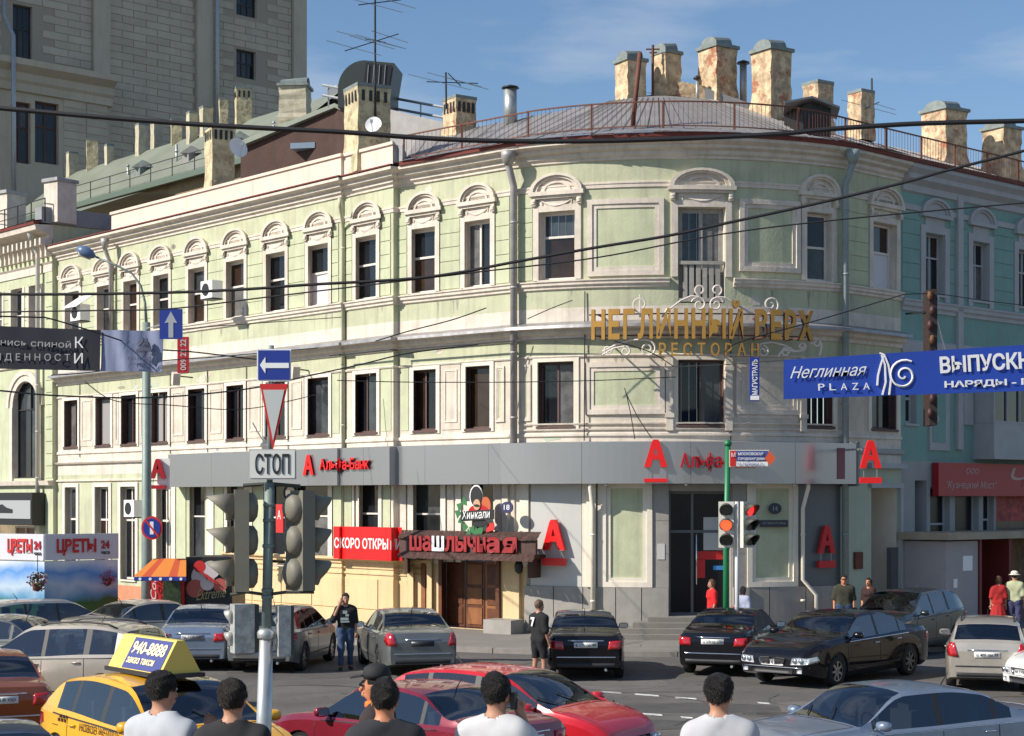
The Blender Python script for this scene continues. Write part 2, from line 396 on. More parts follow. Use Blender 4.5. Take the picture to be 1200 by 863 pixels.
# chain of the corner house: left wing (steps in at two joints), curved corner, right wing
def lineL(k):  # left wing line hit by the pixel column ray slope k
    Y = (54.35-1.15*3.765)/(1+1.15*k); return (k*Y, Y)
A0 = lineL((67-600)/FPX); J1 = lineL((400.5-600)/FPX)
nin = Vector((0.755, 0.656))
J1b = (J1[0]+nin.x*0.10, J1[1]+nin.y*0.10)
B1 = (-3.765+nin.x*0.10, 54.35+nin.y*0.10); B2 = (B1[0]+nin.x*0.20, B1[1]+nin.y*0.20)
CX, CY, CR = 4.85, 58.6, 8.67
arc = []
a0 = math.asin(-4.8/CR); a1 = -a0; NA = 44
for i in range(NA+1):
    a = a0+(a1-a0)*i/NA; arc.append((CX+CR*math.sin(a), CY-CR*math.cos(a)))
E0 = (11.9, 53.52)
M = Chain([A0, J1, J1b, B1, B2]+arc+[E0])
S = M.S
sA = 0.0; sJ = S(400); sB = M.s[3]; sB2 = M.s[4]; sC = M.s[5]; sD = M.s[5+NA]; sE = M.s[-1]
house = thing('corner_house', 'mint green three storey corner house with rounded corner and roof railing', 'building', (arc[NA//2][0], arc[NA//2][1], 0))

ZC0, ZC1 = 13.74, 14.30      # cornice
# --- openings
win3 = [(77.5,93.4),(115,130.6),(146,161),(181,198),(221.7,240),(266,286),(312.6,333.8),(361.8,384.2),(417.5,440.4),(483,509.6),(545.6,574.5),(632.6,673.5),(945.4,973.4),(1022.5,1049)]
win2 = [(76,91.4),(112.6,129.8),(142.6,160),(177.6,196.8),(221,240),(266,285.4),(312,334),(361,384.7),(416.7,441),(485,510.6),(546.3,574),(631,672),(795,848),(943.7,975.5),(1021,1050)]
W3 = [(S(a), S(b), 10.38, 12.34) for a, b in win3]
W2 = [(S(a), S(b), 6.14, 7.99, 0.22, 4) for a, b in win2]
BAL = (S(795), S(849.3), 9.62, 12.34)
op_up = W3+W2+[BAL]
bands_up = [(5.0, 6.05, 2), (6.05, 8.12, 0), (8.12, 8.70, 1), (8.70, 9.12, 2), (9.12, 9.55, 2), (9.55, 10.1, 1), (10.1, 10.38, 1), (10.38, 13.0, 1), (13.0, 13.75, 1)]
wb = MB(); M.wall(wb, sA, sE, bands_up, op_up, 0, 0.22, rev=3)
wb.build('upper_wall', [pinkish, mint, cream, cream, bframe], house)
# --- windows, 3rd floor
wob = []
for i, (a, b, z0, z1) in enumerate(W3):
    if i == 12: kw = dict(bars=0, trans=0.5)
    elif i == 13: kw = dict(bars=0, trans=0.56, curt=1)
    elif i == 7: kw = dict(bars=0, trans=0.55, curt=1)
    elif i == 11: kw = dict(bars=0, trans=0.64)
    elif i == 10: kw = dict(bars=1, trans=None)
    else: kw = dict(bars=0, trans=0.56)
    wob.append(window(M, house, a, b, z0, z1, off=-0.2, fm=wframe, sill=cream, fw=0.075, **kw))
for i, (a, b, z0, z1, *_) in enumerate(W2):
    window(M, house, a, b, z0, z1, off=-0.2, fm=bframe, sill=bframe, bars=1 if i % 3 != 1 else 0, trans=None, fw=0.06, curt=1 if i in (1, 3) else 0, pm=mat('dull_curtain', (0.28, 0.27, 0.26), 0.9))
# balcony door with wooden railing
a, b, z0, z1 = BAL
dw = window(M, house, a, b, z0, z1, off=-0.2, fm=gframe, bars=1, trans=None, fw=0.13, name='balcony_door')
bal = MB(); M.sbox(bal, a+0.02, b-0.02, 10.72, 10.82, -0.10, 0.02); M.sbox(bal, a+0.02, b-0.02, 9.66, 9.76, -0.08, 0.0)
br = bal.build('balcony_railing', gframe, house)
nb = 6
for k in range(nb):
    q = a+0.10+(b-a-0.2)*(k+0.5)/nb; sb = MB(); M.sbox(sb, q-0.065, q+0.065, 9.76, 10.72, -0.06, -0.02); sb.build('baluster_board', gframe, br)
# --- sills string, cornices (sweeps)
def sweepobj(name, a, b, prof, m, parent=None, chain=None):
    mb = MB(); (chain or M).sweep(mb, a, b, prof); return mb.build(name, m, parent or house)
for (q0, q1) in ((sA, BAL[0]-0.25), (BAL[1]+0.25, sE)):
    sweepobj('sill_course', q0, q1, [(-0.02,10.06),(0.06,10.10),(0.06,10.16),(0.12,10.20),(0.12,10.27),(0.16,10.30),(0.16,10.335),(-0.02,10.36)], cream)
sweepobj('middle_cornice', sA, sE, [(-0.02,8.62),(0.06,8.64),(0.06,8.74),(0.20,8.80),(0.20,8.90),(0.36,8.95),(0.36,9.00),(-0.02,9.00)], cream)
sweepobj('middle_cornice_flashing', sA, sE, [(-0.02,9.003),(0.40,8.995),(0.42,8.93),(0.435,8.93),(0.42,9.02),(-0.02,9.16)], sheet_lt)
sweepobj('main_cornice', sA, sE, [(-0.02,13.72),(0.05,13.74),(0.05,13.80),(0.13,13.86),(0.13,13.96),(0.28,14.02),(0.28,14.10),(0.46,14.18),(0.46,14.27),(-0.02,14.29)], cream)
sweepobj('eaves_gutter', sB2+0.1, sE, [(0.44,14.272),(0.52,14.275),(0.54,14.39),(0.30,14.40)], darkred)
sweepobj('cornice_red_line', sA, sB, [(0.04,14.293),(0.50,14.293),(0.50,14.33),(0.04,14.33)], darkred)
sweepobj('cornice_red_fillet', sA, sE, [(0.02,13.975),(0.145,13.975),(0.145,14.005),(0.02,14.005)], darkred)
sweepobj('frieze_band', sA, sE, [(-0.01,12.94),(0.035,12.95),(0.035,13.04),(0.055,13.06),(0.055,13.11),(-0.01,13.13)], cream)
# upper/lower framing lines of the second floor
sweepobj('upper_wall_moulding', sA, sE, [(-0.01,8.10),(0.04,8.11),(0.06,8.15),(0.03,8.18),(-0.01,8.18)], cream)
sweepobj('base_moulding', sA, sE, [(-0.01,5.82),(0.05,5.84),(0.05,5.90),(0.03,5.94),(-0.01,5.96)], cream)
# parapet over the left wing
par0, par1 = S(133), sB
sweepobj('parapet', par0, par1, [(0.10,14.335),(0.10,15.02),(-0.35,15.02),(-0.35,14.335)], mat('parapet_plaster', (0.70,0.56,0.46), 0.85, var=0.08, vs=1.2, streak=0.25))
sweepobj('parapet_coping', par0-0.05, par1+0.05, [(0.16,15.023),(0.16,15.12),(-0.40,15.14),(-0.40,15.023)], mat('parapet_plaster', (0,0,0)))
mbp = MB(); M.sbox(mbp, par1+0.06, par1+0.42, 14.45, 14.98, -0.9, 0.30); mbp.build('parapet_end_box', sheet_lt, house)
# dentils: shared mesh
dm = MB(); dm.box((-0.045, -0.07, 0), (0.045, 0.0, 0.13)); d0 = dm.build('dentil', cream, house)
dme = d0.data; first = True; nd = 0
def dentils(q0, q1, stp):
    global first, nd
    q = q0
    while q < q1:
        n = M.nrm(q); p = M.pos(q, 0.05, 13.83); rz = math.atan2(n.y, n.x)+math.pi/2
        if first: d0.location = p-house.location; d0.rotation_euler = (0,0,rz); first = False
        else: inst('dentil', dme, house, p, rz)
        nd += 1; q += stp
dentils(S(470), S(598), 0.17); dentils(S(695), S(945), 0.175)
# --- window surrounds and hoods on 3rd floor
def hood(a, b, z1, parent, big=False):
    c = (a+b)/2; hw = (b-a)/2+0.26; mb = MB()
    zb = z1+0.60 if not big else z1+0.62
    rise = 0.52 if not big else 0.50
    # jambs, lintel
    for (u, v) in ((a-0.20, a-0.02), (b+0.02, b+0.20)): M.sbox(mb, u, v, 10.37, z1+0.20, -0.01, 0.055)
    M.sbox(mb, a-0.02, b+0.02, z1+0.02, z1+0.20, -0.01, 0.05)
    surround = mb.build('window_surround', cream, parent)
    mb = MB(); n = 14
    M.sbox(mb, c-hw-0.04, c+hw+0.04, zb-0.12, zb, -0.01, 0.17)
    M.sbox(mb, c-hw+0.04, c+hw-0.04, zb-0.20, zb-0.122, -0.01, 0.10)
    def arcp(r0, r1, o1, zc=zb):
        pts = []
        for k in range(n+1):
            t = math.pi*k/n; pts.append((math.cos(t), math.sin(t)))
        for k in range(n):
            (c0, s0), (c1, s1) = pts[k], pts[k+1]
            q = [(c+r1*c0, zc+(rise/hw)*r1*s0), (c+r1*c1, zc+(rise/hw)*r1*s1), (c+r0*c1, zc+(rise/hw)*r0*s1), (c+r0*c0, zc+(rise/hw)*r0*s0)]
            M.plate(mb, q, -0.01, o1+0.01)
    arcp(hw*0.86, hw, 0.17); arcp(hw*0.74, hw*0.86, 0.11); arcp(hw*0.46, hw*0.56, 0.07)
    pts = [(c+hw*0.76*math.cos(math.pi*k/n), zb+(rise/hw)*hw*0.76*math.sin(math.pi*k/n)) for k in range(n+1)]
    M.plate(mb, pts, -0.01, 0.045)
    h = mb.build('arched_hood', cream, parent)
    # consoles and garland
    mb = MB()
    for sg in (-1, 1):
        q = c+sg*(hw-0.10); M.sbox(mb, q-0.06, q+0.06, z1+0.20, zb-0.203, 0.0, 0.12)
        for zz in (zb-0.28, z1+0.27): M.stube(mb, [(q-0.07, 0.10, zz), (q+0.07, 0.10, zz)], 0.05, 6)
    mb.build('console', cream, h)
    mb = MB(); gw = (b-a)*0.42
    M.stube(mb, [(c+gw*t, 0.03, zb-0.26-(0.16)*(1-t*t)) for t in [-1+0.2*k for k in range(11)]], [0.02+0.03*(1-abs(-1+0.2*k)) for k in range(11)], 5)
    for sg in (-1, 1): M.stube(mb, [(c+sg*gw, 0.03, zb-0.24), (c+sg*gw, 0.03, zb-0.42)], 0.025, 5)
    M.sbox(mb, a+0.0, b-0.0, z1+0.20, zb-0.205, -0.01, 0.015)
    mb.build('garland', cream, h)
for i, (a, b, z0, z1) in enumerate(W3): hood(a, b, z1, house)
hood(BAL[0], BAL[1], BAL[3], house, True)
# second floor surrounds
for i, (a, b, z0, z1, *_) in enumerate(W2):
    mb = MB()
    for (u, v) in ((a-0.17, a-0.015), (b+0.015, b+0.17)): M.sbox(mb, u, v, z0-0.10, z1+0.17, -0.01, 0.04)
    M.sbox(mb, a-0.015, b+0.015, z1+0.015, z1+0.17, -0.01, 0.038)
    mb.build('window_surround', white_t, house)
# rusticated wall panels of the 3rd floor (thin proud blocks with joints)
ops = sorted([(a-0.24, b+0.24) for a, b, *_ in W3]+[(BAL[0]-0.3, BAL[1]+0.3)]); spans = []
pts_ = [sA+0.35]+[v for o in ops for v in o]+[sE-0.02]
PAN3 = [(S(689), S(776)), (S(868), S(937))]
for k in range(0, len(pts_), 2):
    q0, q1 = pts_[k], pts_[k+1]
    brk = [x for x in (sJ, sB, sC, sD) if q0 < x < q1]
    if any(q0 < (p0+p1)/2 < q1 for p0, p1 in PAN3): continue
    parts = []; cur = q0
    for x in brk: parts.append((cur, x-0.16)); cur = x+0.16
    parts.append((cur, q1))
    for (u, v) in parts:
        if v-u < 0.15: continue
        z = 10.40
        while z < 12.8:
            mb = MB(); M.sbox(mb, u, v, z, min(z+0.40, 12.93), -0.005, 0.022); mb.build('wall_block', mint2, house); z += 0.425
# framed panels
def framed(ch, q0, q1, z0, z1, w=0.10, o=0.07, parent=house, m=cream, inner=mint2, name='wall_panel'):
    if name == 'niche_panel': w = 0.27
    mb = MB(); ch.sbox(mb, q0, q1, z0, z1, -0.01, 0.012); pn = mb.build(name, inner, parent)
    mb = MB()
    for (o1, d, ww) in ((o, 0, w*0.55), (o*0.55, w*0.55+0.001, w*0.45)):
        A_, B_, Z0, Z1 = q0+d, q1-d, z0+d, z1-d
        ch.sbox(mb, A_, B_, Z1-ww, Z1, 0.0, o1); ch.sbox(mb, A_, B_, Z0, Z0+ww, 0.0, o1)
        ch.sbox(mb, A_, A_+ww, Z0+ww, Z1-ww, 0.0, o1); ch.sbox(mb, B_-ww, B_, Z0+ww, Z1-ww, 0.0, o1)
    mb.build('panel_frame', m, pn)
framed(M, S(689), S(778), 10.42, 12.62, 0.26, 0.08)
framed(M, S(866), S(937), 10.55, 12.62, 0.26, 0.08)
framed(M, S(686), S(779), 6.45, 7.95, 0.26, 0.07, inner=mint2)
framed(M, S(862), S(938), 6.45, 7.95, 0.26, 0.07, inner=mint2)
# narrow panels between 2nd floor windows
w2s = sorted((a, b) for a, b, *_ in W2)
for k in range(len(w2s)-1):
    g0, g1 = w2s[k][1]+0.24, w2s[k+1][0]-0.24
    if g1-g0 > 2.2 or any(g0 < x < g1 for x in (sB, sJ, sC, sD)):
        if any(g0 < x < g1 for x in (sB, sJ)):
            for (u, v) in ((g0, [x for x in (sB, sJ) if g0 < x < g1][0]-0.12), ([x for x in (sB, sJ) if g0 < x < g1][0]+0.3, g1)):
                if v-u > 0.3:
                    mb = MB(); M.sbox(mb, u, v, 6.15, 8.08, -0.01, 0.016); mb.build('wall_panel', mint2, house)
        if g0 < sC < g1:
            framed(M, g0, sC-0.35, 6.3, 7.95, 0.12, 0.045); framed(M, sC+0.3, g1, 6.3, 7.95, 0.12, 0.045)
        continue
    mb = MB(); M.sbox(mb, g0, g1, 6.13, 8.09, -0.01, 0.02); mb.build('pilaster_strip', pinkish, house)
    framed(M, g0+0.13, g1-0.13, 6.35, 7.95, 0.09, 0.045, inner=mint2 if k % 4 else pinkish)
    if (g1-g0) > 0.8:
        mb = MB(); M.stube(mb, [(g0-0.04, 0.03, 5.7), (g0-0.04, 0.03, 8.6)], 0.018, 4); mb.build('wall_cable', blackm, house)
# pilasters of the corner part
for px in (784.5, 853.5, 940):
    q = S(px); mb = MB(); M.sbox(mb, q-0.10, q+0.10, 5.98, 8.08, -0.01, 0.10); M.sbox(mb, q-0.13, q+0.13, 6.35, 6.47, -0.01, 0.13); M.sbox(mb, q-0.13, q+0.13, 7.7, 7.8, -0.01, 0.13); mb.build('pilaster', cream, house)
# mouldings strips below
for z in (6.06, 6.22): sweepobj('corner_moulding', sC+0.3, sD-0.2, [(-0.01,z-0.06),(0.06,z-0.05),(0.07,z-0.01),(-0.01,z)], cream)
# ---------------- ground floor
GW = [(77,90,0.95,4.50),(112,128,0.95,4.50),(142,159,0.95,4.50),(184,198.5,0.95,4.50)]
GF = [(222,240,1.75,4.60),(266,286,1.75,4.60),(312,334,1.75,4.60),(345,384,1.9,4.60),(422,443,2.2,4.55),(485,516,2.2,4.55),(553,578,2.3,4.55)]
gwin = [(S(a), S(b), z0, z1, 0.25, 2) for a, b, z0, z1 in GW+GF]
DOOR = (S(784), S(857), 0.68, 4.25, 0.5, 5)
REST = (S(520), S(586), 0.14, 2.95, 0.35, 7)
GATE = (S(1021), S(1050), 0.12, 4.35, 1.6, 2)
sP = S(196); sY0 = S(262); sY1 = S(505); sK0 = S(617); sK1 = S(985)
wb = MB()
M.wall(wb, sA, sP, [(-0.3, 0.72, 3), (0.72, 5.0, 0)], gwin, 0, 0.25)
M.wall(wb, sP, sY0, [(-0.3, 1.2, 3), (1.2, 5.0, 1)], gwin, 0, 0.25)
M.wall(wb, sY0, sK0, [(-0.3, 2.05, 4), (2.05, 5.0, 2)], gwin+[REST], 0, 0.25)
M.wall(wb, sK0, sK1, [(-0.3, 1.50, 5), (1.50, 5.0, 5)], [DOOR], 0, 0.25)
M.wall(wb, sK1, sE, [(-0.3, 5.0, 6)], [GATE], 0, 0.25)
wb.build('ground_floor_wall', [mint, mint, white_t, salmon, yellow_w, stoneg, graygreen, wood], house)
for i, (a, b, z0, z1) in enumerate(GW):
    q0, q1 = S(a), S(b); window(M, house, q0, q1, z0, z1, off=-0.2, fm=wframe, bars=1 if i else 0, trans=0.64, fw=0.08, sill=cream)
    mb = MB()
    for (u, v) in ((q0-0.2, q0-0.01), (q1+0.01, q1+0.2)): M.sbox(mb, u, v, 0.95, 4.66, -0.01, 0.05)
    M.sbox(mb, q0-0.01, q1+0.01, 4.51, 4.66, -0.01, 0.045); mb.build('window_surround', white_t, house)
for i, (a, b, z0, z1) in enumerate(GF):
    q0, q1 = S(a), S(b); window(M, house, q0, q1, z0, z1, off=-0.18, fm=wframe, bars=0, trans=0.58, fw=0.06)
sweepobj('ground_string', sA, sP, [(-0.01,4.72),(0.07,4.74),(0.07,4.80),(-0.01,4.82)], cream)
sweepobj('ground_string', sA, S(168), [(-0.01,5.42),(0.10,5.44),(0.14,5.50),(-0.01,5.53)], cream)
# pale pilasters left of the restaurant (under the grey fascia)
for (a, b, m, o) in [(200,206,white_t,.05),(207,218,mint2,.03),(243,251,white_t,.06),(252,262,mint2,.03),(289,296,white_t,.06),(297,309,mint2,.03),(386,389.5,white_t,.07),(390,400,mint2,.03),(403,412,mint2,.03),(413,415.5,white_t,.08),(418,421,white_t,.08),(444,447.5,white_t,.07),(448,457.5,mint2,.03),(469,476,cream,.08),(478,484.5,white_t,.10),(517,523,white_t,.10),(524,532,cream,.05),(535,541,white_t,.08),(581,588,cream,.06),(590,597,white_t,.10),(600,604,cream,.05),(611,621,white_t,.10)]:
    mb = MB(); M.sbox(mb, S(a), S(b), 2.12 if a > 262 else 1.25, 4.75, -0.01, o); mb.build('shopfront_pilaster', m, house)
# ochre wall dressing
sweepobj('ochre_cornice', sY0, sY1, [(-0.01,1.96),(0.06,1.98),(0.06,2.04),(0.16,2.10),(0.16,2.16),(-0.01,2.18)], yellow_w)
for z in (1.84, 1.66): sweepobj('ochre_moulding', sY0, sY1, [(-0.01,z-0.03),(0.04,z-0.02),(0.04,z+0.02),(-0.01,z+0.03)], yellow_w)
q = sY0+0.1
while q+1.0 < sY1:
    mb = MB(); M.sbox(mb, q, min(q+1.75, sY1-0.05), 0.55, 1.50, -0.01, 0.035); M.sbox(mb, q, min(q+1.75, sY1-0.05), 0.10, 0.50, -0.01, 0.05); mb.build('ochre_block', yellow_w, house); q += 1.80
for (a, b) in ((478, 485), (501, 507), (590, 611)):
    mb = MB(); M.sbox(mb, S(a), S(b), 0.1, 2.3 if a > 480 else 1.95, -0.01, 0.14); mb.build('ochre_pier', yellow_w, house)
mb = MB(); M.sbox(mb, S(494), S(499), 0.1, 2.3, 0.0, 0.10); mb.build('wooden_post', wood_l, house)
# bank corner: plinth slabs, panels, niches
qs = [sK0, S(700), S(783)]; 
for (a, b) in ((617, 650), (650.6, 684), (684.6, 722), (722.6, 752), (752.6, 783.5), (858, 900), (900.6, 942), (942.6, 984)):
    mb = MB(); M.sbox(mb, S(a), S(b)-0.01, -0.2, 1.495, -0.01, 0.10); mb.build('plinth_slab', stoneg, house)
for (a, b) in ((765, 783.5), (858, 874)):
    for (z0, z1) in ((1.50, 2.45), (2.46, 3.4), (3.41, 4.6)):
        mb = MB(); M.sbox(mb, S(a), S(b), z0, z1, -0.01, 0.06); mb.build('stone_slab', stoneg, house)
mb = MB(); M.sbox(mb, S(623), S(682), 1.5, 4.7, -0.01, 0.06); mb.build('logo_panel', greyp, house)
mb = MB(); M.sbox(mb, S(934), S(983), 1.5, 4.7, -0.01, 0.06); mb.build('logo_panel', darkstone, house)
for (a, b, o) in ((683, 688.5, .10), (688.5, 694, .16), (694, 699, .12), (701, 705, .08)):
    mb = MB(); M.sbox(mb, S(a)+0.004, S(b), 1.5, 4.7, -0.01, o); mb.build('white_pilaster', white_t, house)
framed(M, S(705), S(764.5), 1.50, 4.6, 0.40, 0.11, m=white_t, name='niche_panel')
framed(M, S(874.5), S(933), 1.50, 4.6, 0.40, 0.11, m=white_t, name='niche_panel')
# bank door
dz0, dz1 = 0.68, 4.25
mb = MB(); q0, q1 = DOOR[0], DOOR[1]; qm = q0+(q1-q0)*0.40
for (u, v) in ((q0, q0+0.07), (qm-0.04, qm+0.04), (q1-0.07, q1)): M.sbox(mb, u, v, dz0, dz1, -0.5, -0.42)
for z in (dz0, 3.05, dz1-0.08): M.sbox(mb, q0+0.07, qm-0.04, z, z+0.08, -0.5, -0.425); M.sbox(mb, qm+0.04, q1-0.07, z, z+0.08, -0.5, -0.425)
bd = mb.build('bank_door', darkstone, house)
for (u, v) in ((q0+0.07, qm-0.04), (qm+0.04, q1-0.07)):
    for (z0, z1) in ((dz0+0.08, 3.05), (3.13, dz1-0.08)):
        mb = MB(); M.sbox(mb, u, v, z0, z1, -0.47, -0.455); mb.build('door_glass', glass_d, bd)
mb = MB(); qh = qm+0.12; M.stube(mb, [(qh, -0.42, 1.55), (qh, -0.36, 1.58), (qh, -0.36, 3.0), (qh, -0.42, 3.03)], 0.02, 6); mb.build('door_handle', chrome, bd)
mb = MB(); M.sbox(mb, qm+0.35, q1-0.12, 2.55, 3.5, -0.452, -0.44); mb.build('door_poster', greyp, bd)
mb = MB(); M.sbox(mb, qm+0.16, q1-0.10, 2.28, 2.52, -0.452, -0.44); M.sbox(mb, qm+0.14, qm+0.4, 1.75, 2.27, -0.452, -0.441); mb.build('red_poster', red_m, bd)
mb = MB(); M.sbox(mb, qm+0.65, q1-0.12, 1.98, 2.10, -0.452, -0.44); mb.build('blue_sticker', mat('blue_sticker', (0.05,0.25,0.6), 0.5), bd)
mb = MB(); M.sbox(mb, S(770), S(779), 2.3, 2.75, 0.062, 0.075); mb.build('bank_plaque', greyp, house)
# steps
for k in range(4):
    mb = MB(); w = 0.35*(3-k); M.sbox(mb, S(783)-0.55-w*1.1, S(874)-0.0+w*0.25, 0.12+0.14*k, 0.12+0.14*(k+1), 0.10, 0.55+w); mb.build('stair_step', paving, house)
# stone dado beside the steps
mb = MB(); M.sbox(mb, S(858), S(876), 0.1, 1.5, 0.10, 0.16); mb.build('stone_slab', stoneg, house)
# gate passage
mb = MB(); a, b = GATE[0], GATE[1]
M.sbox(mb, a, b, 0.12, 4.35, -1.7, -1.6); mb.build('passage_wall', mat('passage_plaster', (0.42,0.38,0.31), 0.9, var=0.35, vs=1.2), house)
mb = MB(); M.sbox(mb, a+0.35, a+0.85, 2.75, 3.15, -1.6, -1.57); mb.build('passage_vent', blackm, house)
mb = MB(); M.sbox(mb, S(1044), S(1054), 0.12, 2.55, -0.15, 0.02); mb.build('passage_door', darkstone, house)
mb = MB(); M.sbox(mb, S(1018), S(1056), 4.36, 4.50, -0.01, 0.12); M.sbox(mb, S(1014), S(1058), 4.95, 5.10, -0.01, 0.25); M.sbox(mb, S(1052), S(1055), 0.1, 4.35, 0, 0.12); mb.build('passage_surround', lilac, house)
mb = MB(); M.sbox(mb, S(1000), S(1009), 1.95, 2.45, 0.0, 0.08); mb.build('wall_box', rust, house)
sweepobj('right_wing_cornice', S(1000), sE, [(-0.01,5.35),(0.1,5.4),(0.14,5.5),(-0.01,5.55)], lilac)
# ---------------- downpipes
def downpipe(ch, q, z0, z1, parent, r=0.105, m=pipegrey, o=0.22, funnel=True, kick=None):
    mb = MB(); pts = [(q, 0.50, z1), (q, 0.50, z1-0.25), (q, o, z1-0.85)]
    zb = z0 if kick is None else kick
    pts += [(q, o, zb)]
    if kick is not None: pts += [(q+0.45, o, kick-0.45), (q+0.45, o, z0)]
    M2 = ch; mb.tube([M2.pos(a_, o_, z_) for a_, o_, z_ in pts], r, 10)
    dp = mb.build('downpipe', m, parent)
    z = z0+0.8
    while z < z1-1:
        cb = MB(); p = ch.pos(q, o, z); cb.lathe([(r*1.12, -0.03), (r*1.15, 0.0), (r*1.12, 0.03)], p, 10); cb.build('pipe_bracket', m, dp); z += 1.9
    if funnel:
        fb = MB(); p = ch.pos(q, 0.50, z1-0.28); fb.lathe([(r*1.05, 0), (r*2.0, 0.26), (r*2.1, 0.42), (r*1.9, 0.42)], p, 12); fb.build('funnel', m, dp)
    return dp
downpipe(M, S(607), 5.6, 14.0, house)
downpipe(M, S(984), 0.3, 14.05, house, m=mat('pipe_greyblue', (0.26,0.31,0.31), 0.6, 0.2, var=0.15, vs=4))
downpipe(M, S(697), 0.3, 4.6, house, r=0.07, funnel=False, m=white_t)
downpipe(M, S(936), 0.3, 4.6, house, r=0.06, funnel=False, m=white_t, kick=1.7)
downpipe(M, S(135), 9.2, 13.9, house, r=0.08)
downpipe(M, S(402.5), 5.6, 13.6, house, r=0.06, funnel=False, m=mint, o=0.05)
mb = MB(); M.stube(mb, [(S(686), 0.12, 5.7), (S(686), 0.05, 10.0)], 0.02, 4); mb.build('wall_cable', blackm, house)
mb = MB(); M.sweep(mb, S(390), S(690), [(0.38, 8.60), (0.42, 8.60), (0.42, 8.64), (0.38, 8.64)]); mb.build('cornice_cable', blackm, house)
# ---------------- roof
def loft(ch, a, b, prof, m, name, parent, kind=None):
    mb = MB(); cs = ch.cuts(a, b); rows = []
    for q in cs: rows.append([ch.pos(q, o, z) for o, z in prof])
    n = len(prof); base = [v for r in rows for v in r]
    fs = [(i*n+j, (i+1)*n+j, (i+1)*n+j+1, i*n+j+1) for i in range(len(cs)-1) for j in range(n-1)]
    mb.add(base, fs); return mb.build(name, m, parent, kind)
roofp = [(0.55, 14.40), (-0.9, 14.72), (-2.5, 15.42), (-5.5, 16.75), (-8.5, 17.55)]
loft(M, sB2+0.1, sE, roofp, sheet, 'roof', house)
loft(M, sA, sB2+0.1, [(0.45, 14.34), (-0.4, 14.45), (-2.5, 15.0), (-6.5, 15.9), (-9.0, 15.2)], mat('roof_mauve', (0.22,0.18,0.20), 0.6, 0.1, var=0.2, vs=1), 'roof', house)
# standing seams, uneven flashing along the eave
mb = MB(); q = sB2+0.4
while q < sE:
    mb.tube([M.pos(q, o, z+0.03) for o, z in roofp[1:4]], 0.012, 4); q += 0.42
mb.build('roof_seams', sheet, house, kind='stuff')
rng = random.Random(3); q = sB2+0.2; k = 0
while q < sE-0.3:
    w = rng.uniform(0.5, 0.95); e = min(q+w, sE); dz = rng.uniform(-0.03, 0.05); mb = MB()
    cs = M.cuts(q, e)
    for i in range(len(cs)-1):
        mb.add([M.pos(cs[i], 0.60+rng.uniform(-.03,.04), 14.38+dz), M.pos(cs[i+1], 0.60+rng.uniform(-.03,.04), 14.38+dz), M.pos(cs[i+1], -0.15, 14.62+dz*0.5), M.pos(cs[i], -0.15, 14.62+dz*0.5)], [(0,1,2,3),(3,2,1,0)])
    mb.build('flashing_sheet', sheet_lt, house); q = e-0.03; k += 1
# roof railing
roofrail = thing('roof_railing', 'rusty red iron railing running round the roof edge of the corner house', 'railing', tuple(M.pos((sC+sD)/2, -0.9, 14.7)))
q0r, q1r = S(470), sE-0.02
mb = MB(); M.sweep(mb, q0r, q1r, [(-0.92,15.56),(-0.88,15.56),(-0.88,15.60),(-0.92,15.60)]); M.sweep(mb, q0r, q1r, [(-0.915,14.86),(-0.885,14.86),(-0.885,14.89),(-0.915,14.89)])
mb.build('rail', rust, roofrail)
pm_ = MB(); pm_.box((-0.03,-0.03,0), (0.03,0.03,0.90)); pmo = pm_.build('post', rust, roofrail, local=True); pmo.location = M.pos(q0r, -0.9, 14.70)-roofrail.location
q = q0r+2.2
while q < q1r: inst('post', pmo.data, roofrail, M.pos(q, -0.9, 14.70)); q += 2.35
bm_ = MB(); bm_.box((-0.006,-0.006,0), (0.006,0.006,0.68)); bmo = bm_.build('baluster', rust, roofrail, local=True); bmo.location = M.pos(q0r+0.1, -0.9, 14.88)-roofrail.location
q = q0r+0.3
while q < q1r: inst('baluster', bmo.data, roofrail, M.pos(q, -0.9, 14.88)); q += 0.155
# dormer hatch on the roof
hp = P(946, 143, 53.6); mb = MB()
mb.obox((hp.x, hp.y, 15.35), (0.95, 1.2, 1.15), R(20)); dh = mb.build('roof_hatch', blackm, house)
mb = MB(); e = Vector((math.cos(R(20)), math.sin(R(20)), 0)); c = Vector((hp.x, hp.y-0.1, 15.95))
for sg in (-1, 1): mb.prism([c+e*0+Vector((0,0,0.22))+Vector((0,-0.8,0)), c+e*sg*0.95+Vector((0,-0.8,-0.02)), c+e*sg*0.95+Vector((0,-0.8,-0.08)), c+Vector((0,-0.8,0.16))], (0.2, 1.6, 0))
mb.build('hatch_roof', sheet, dh)

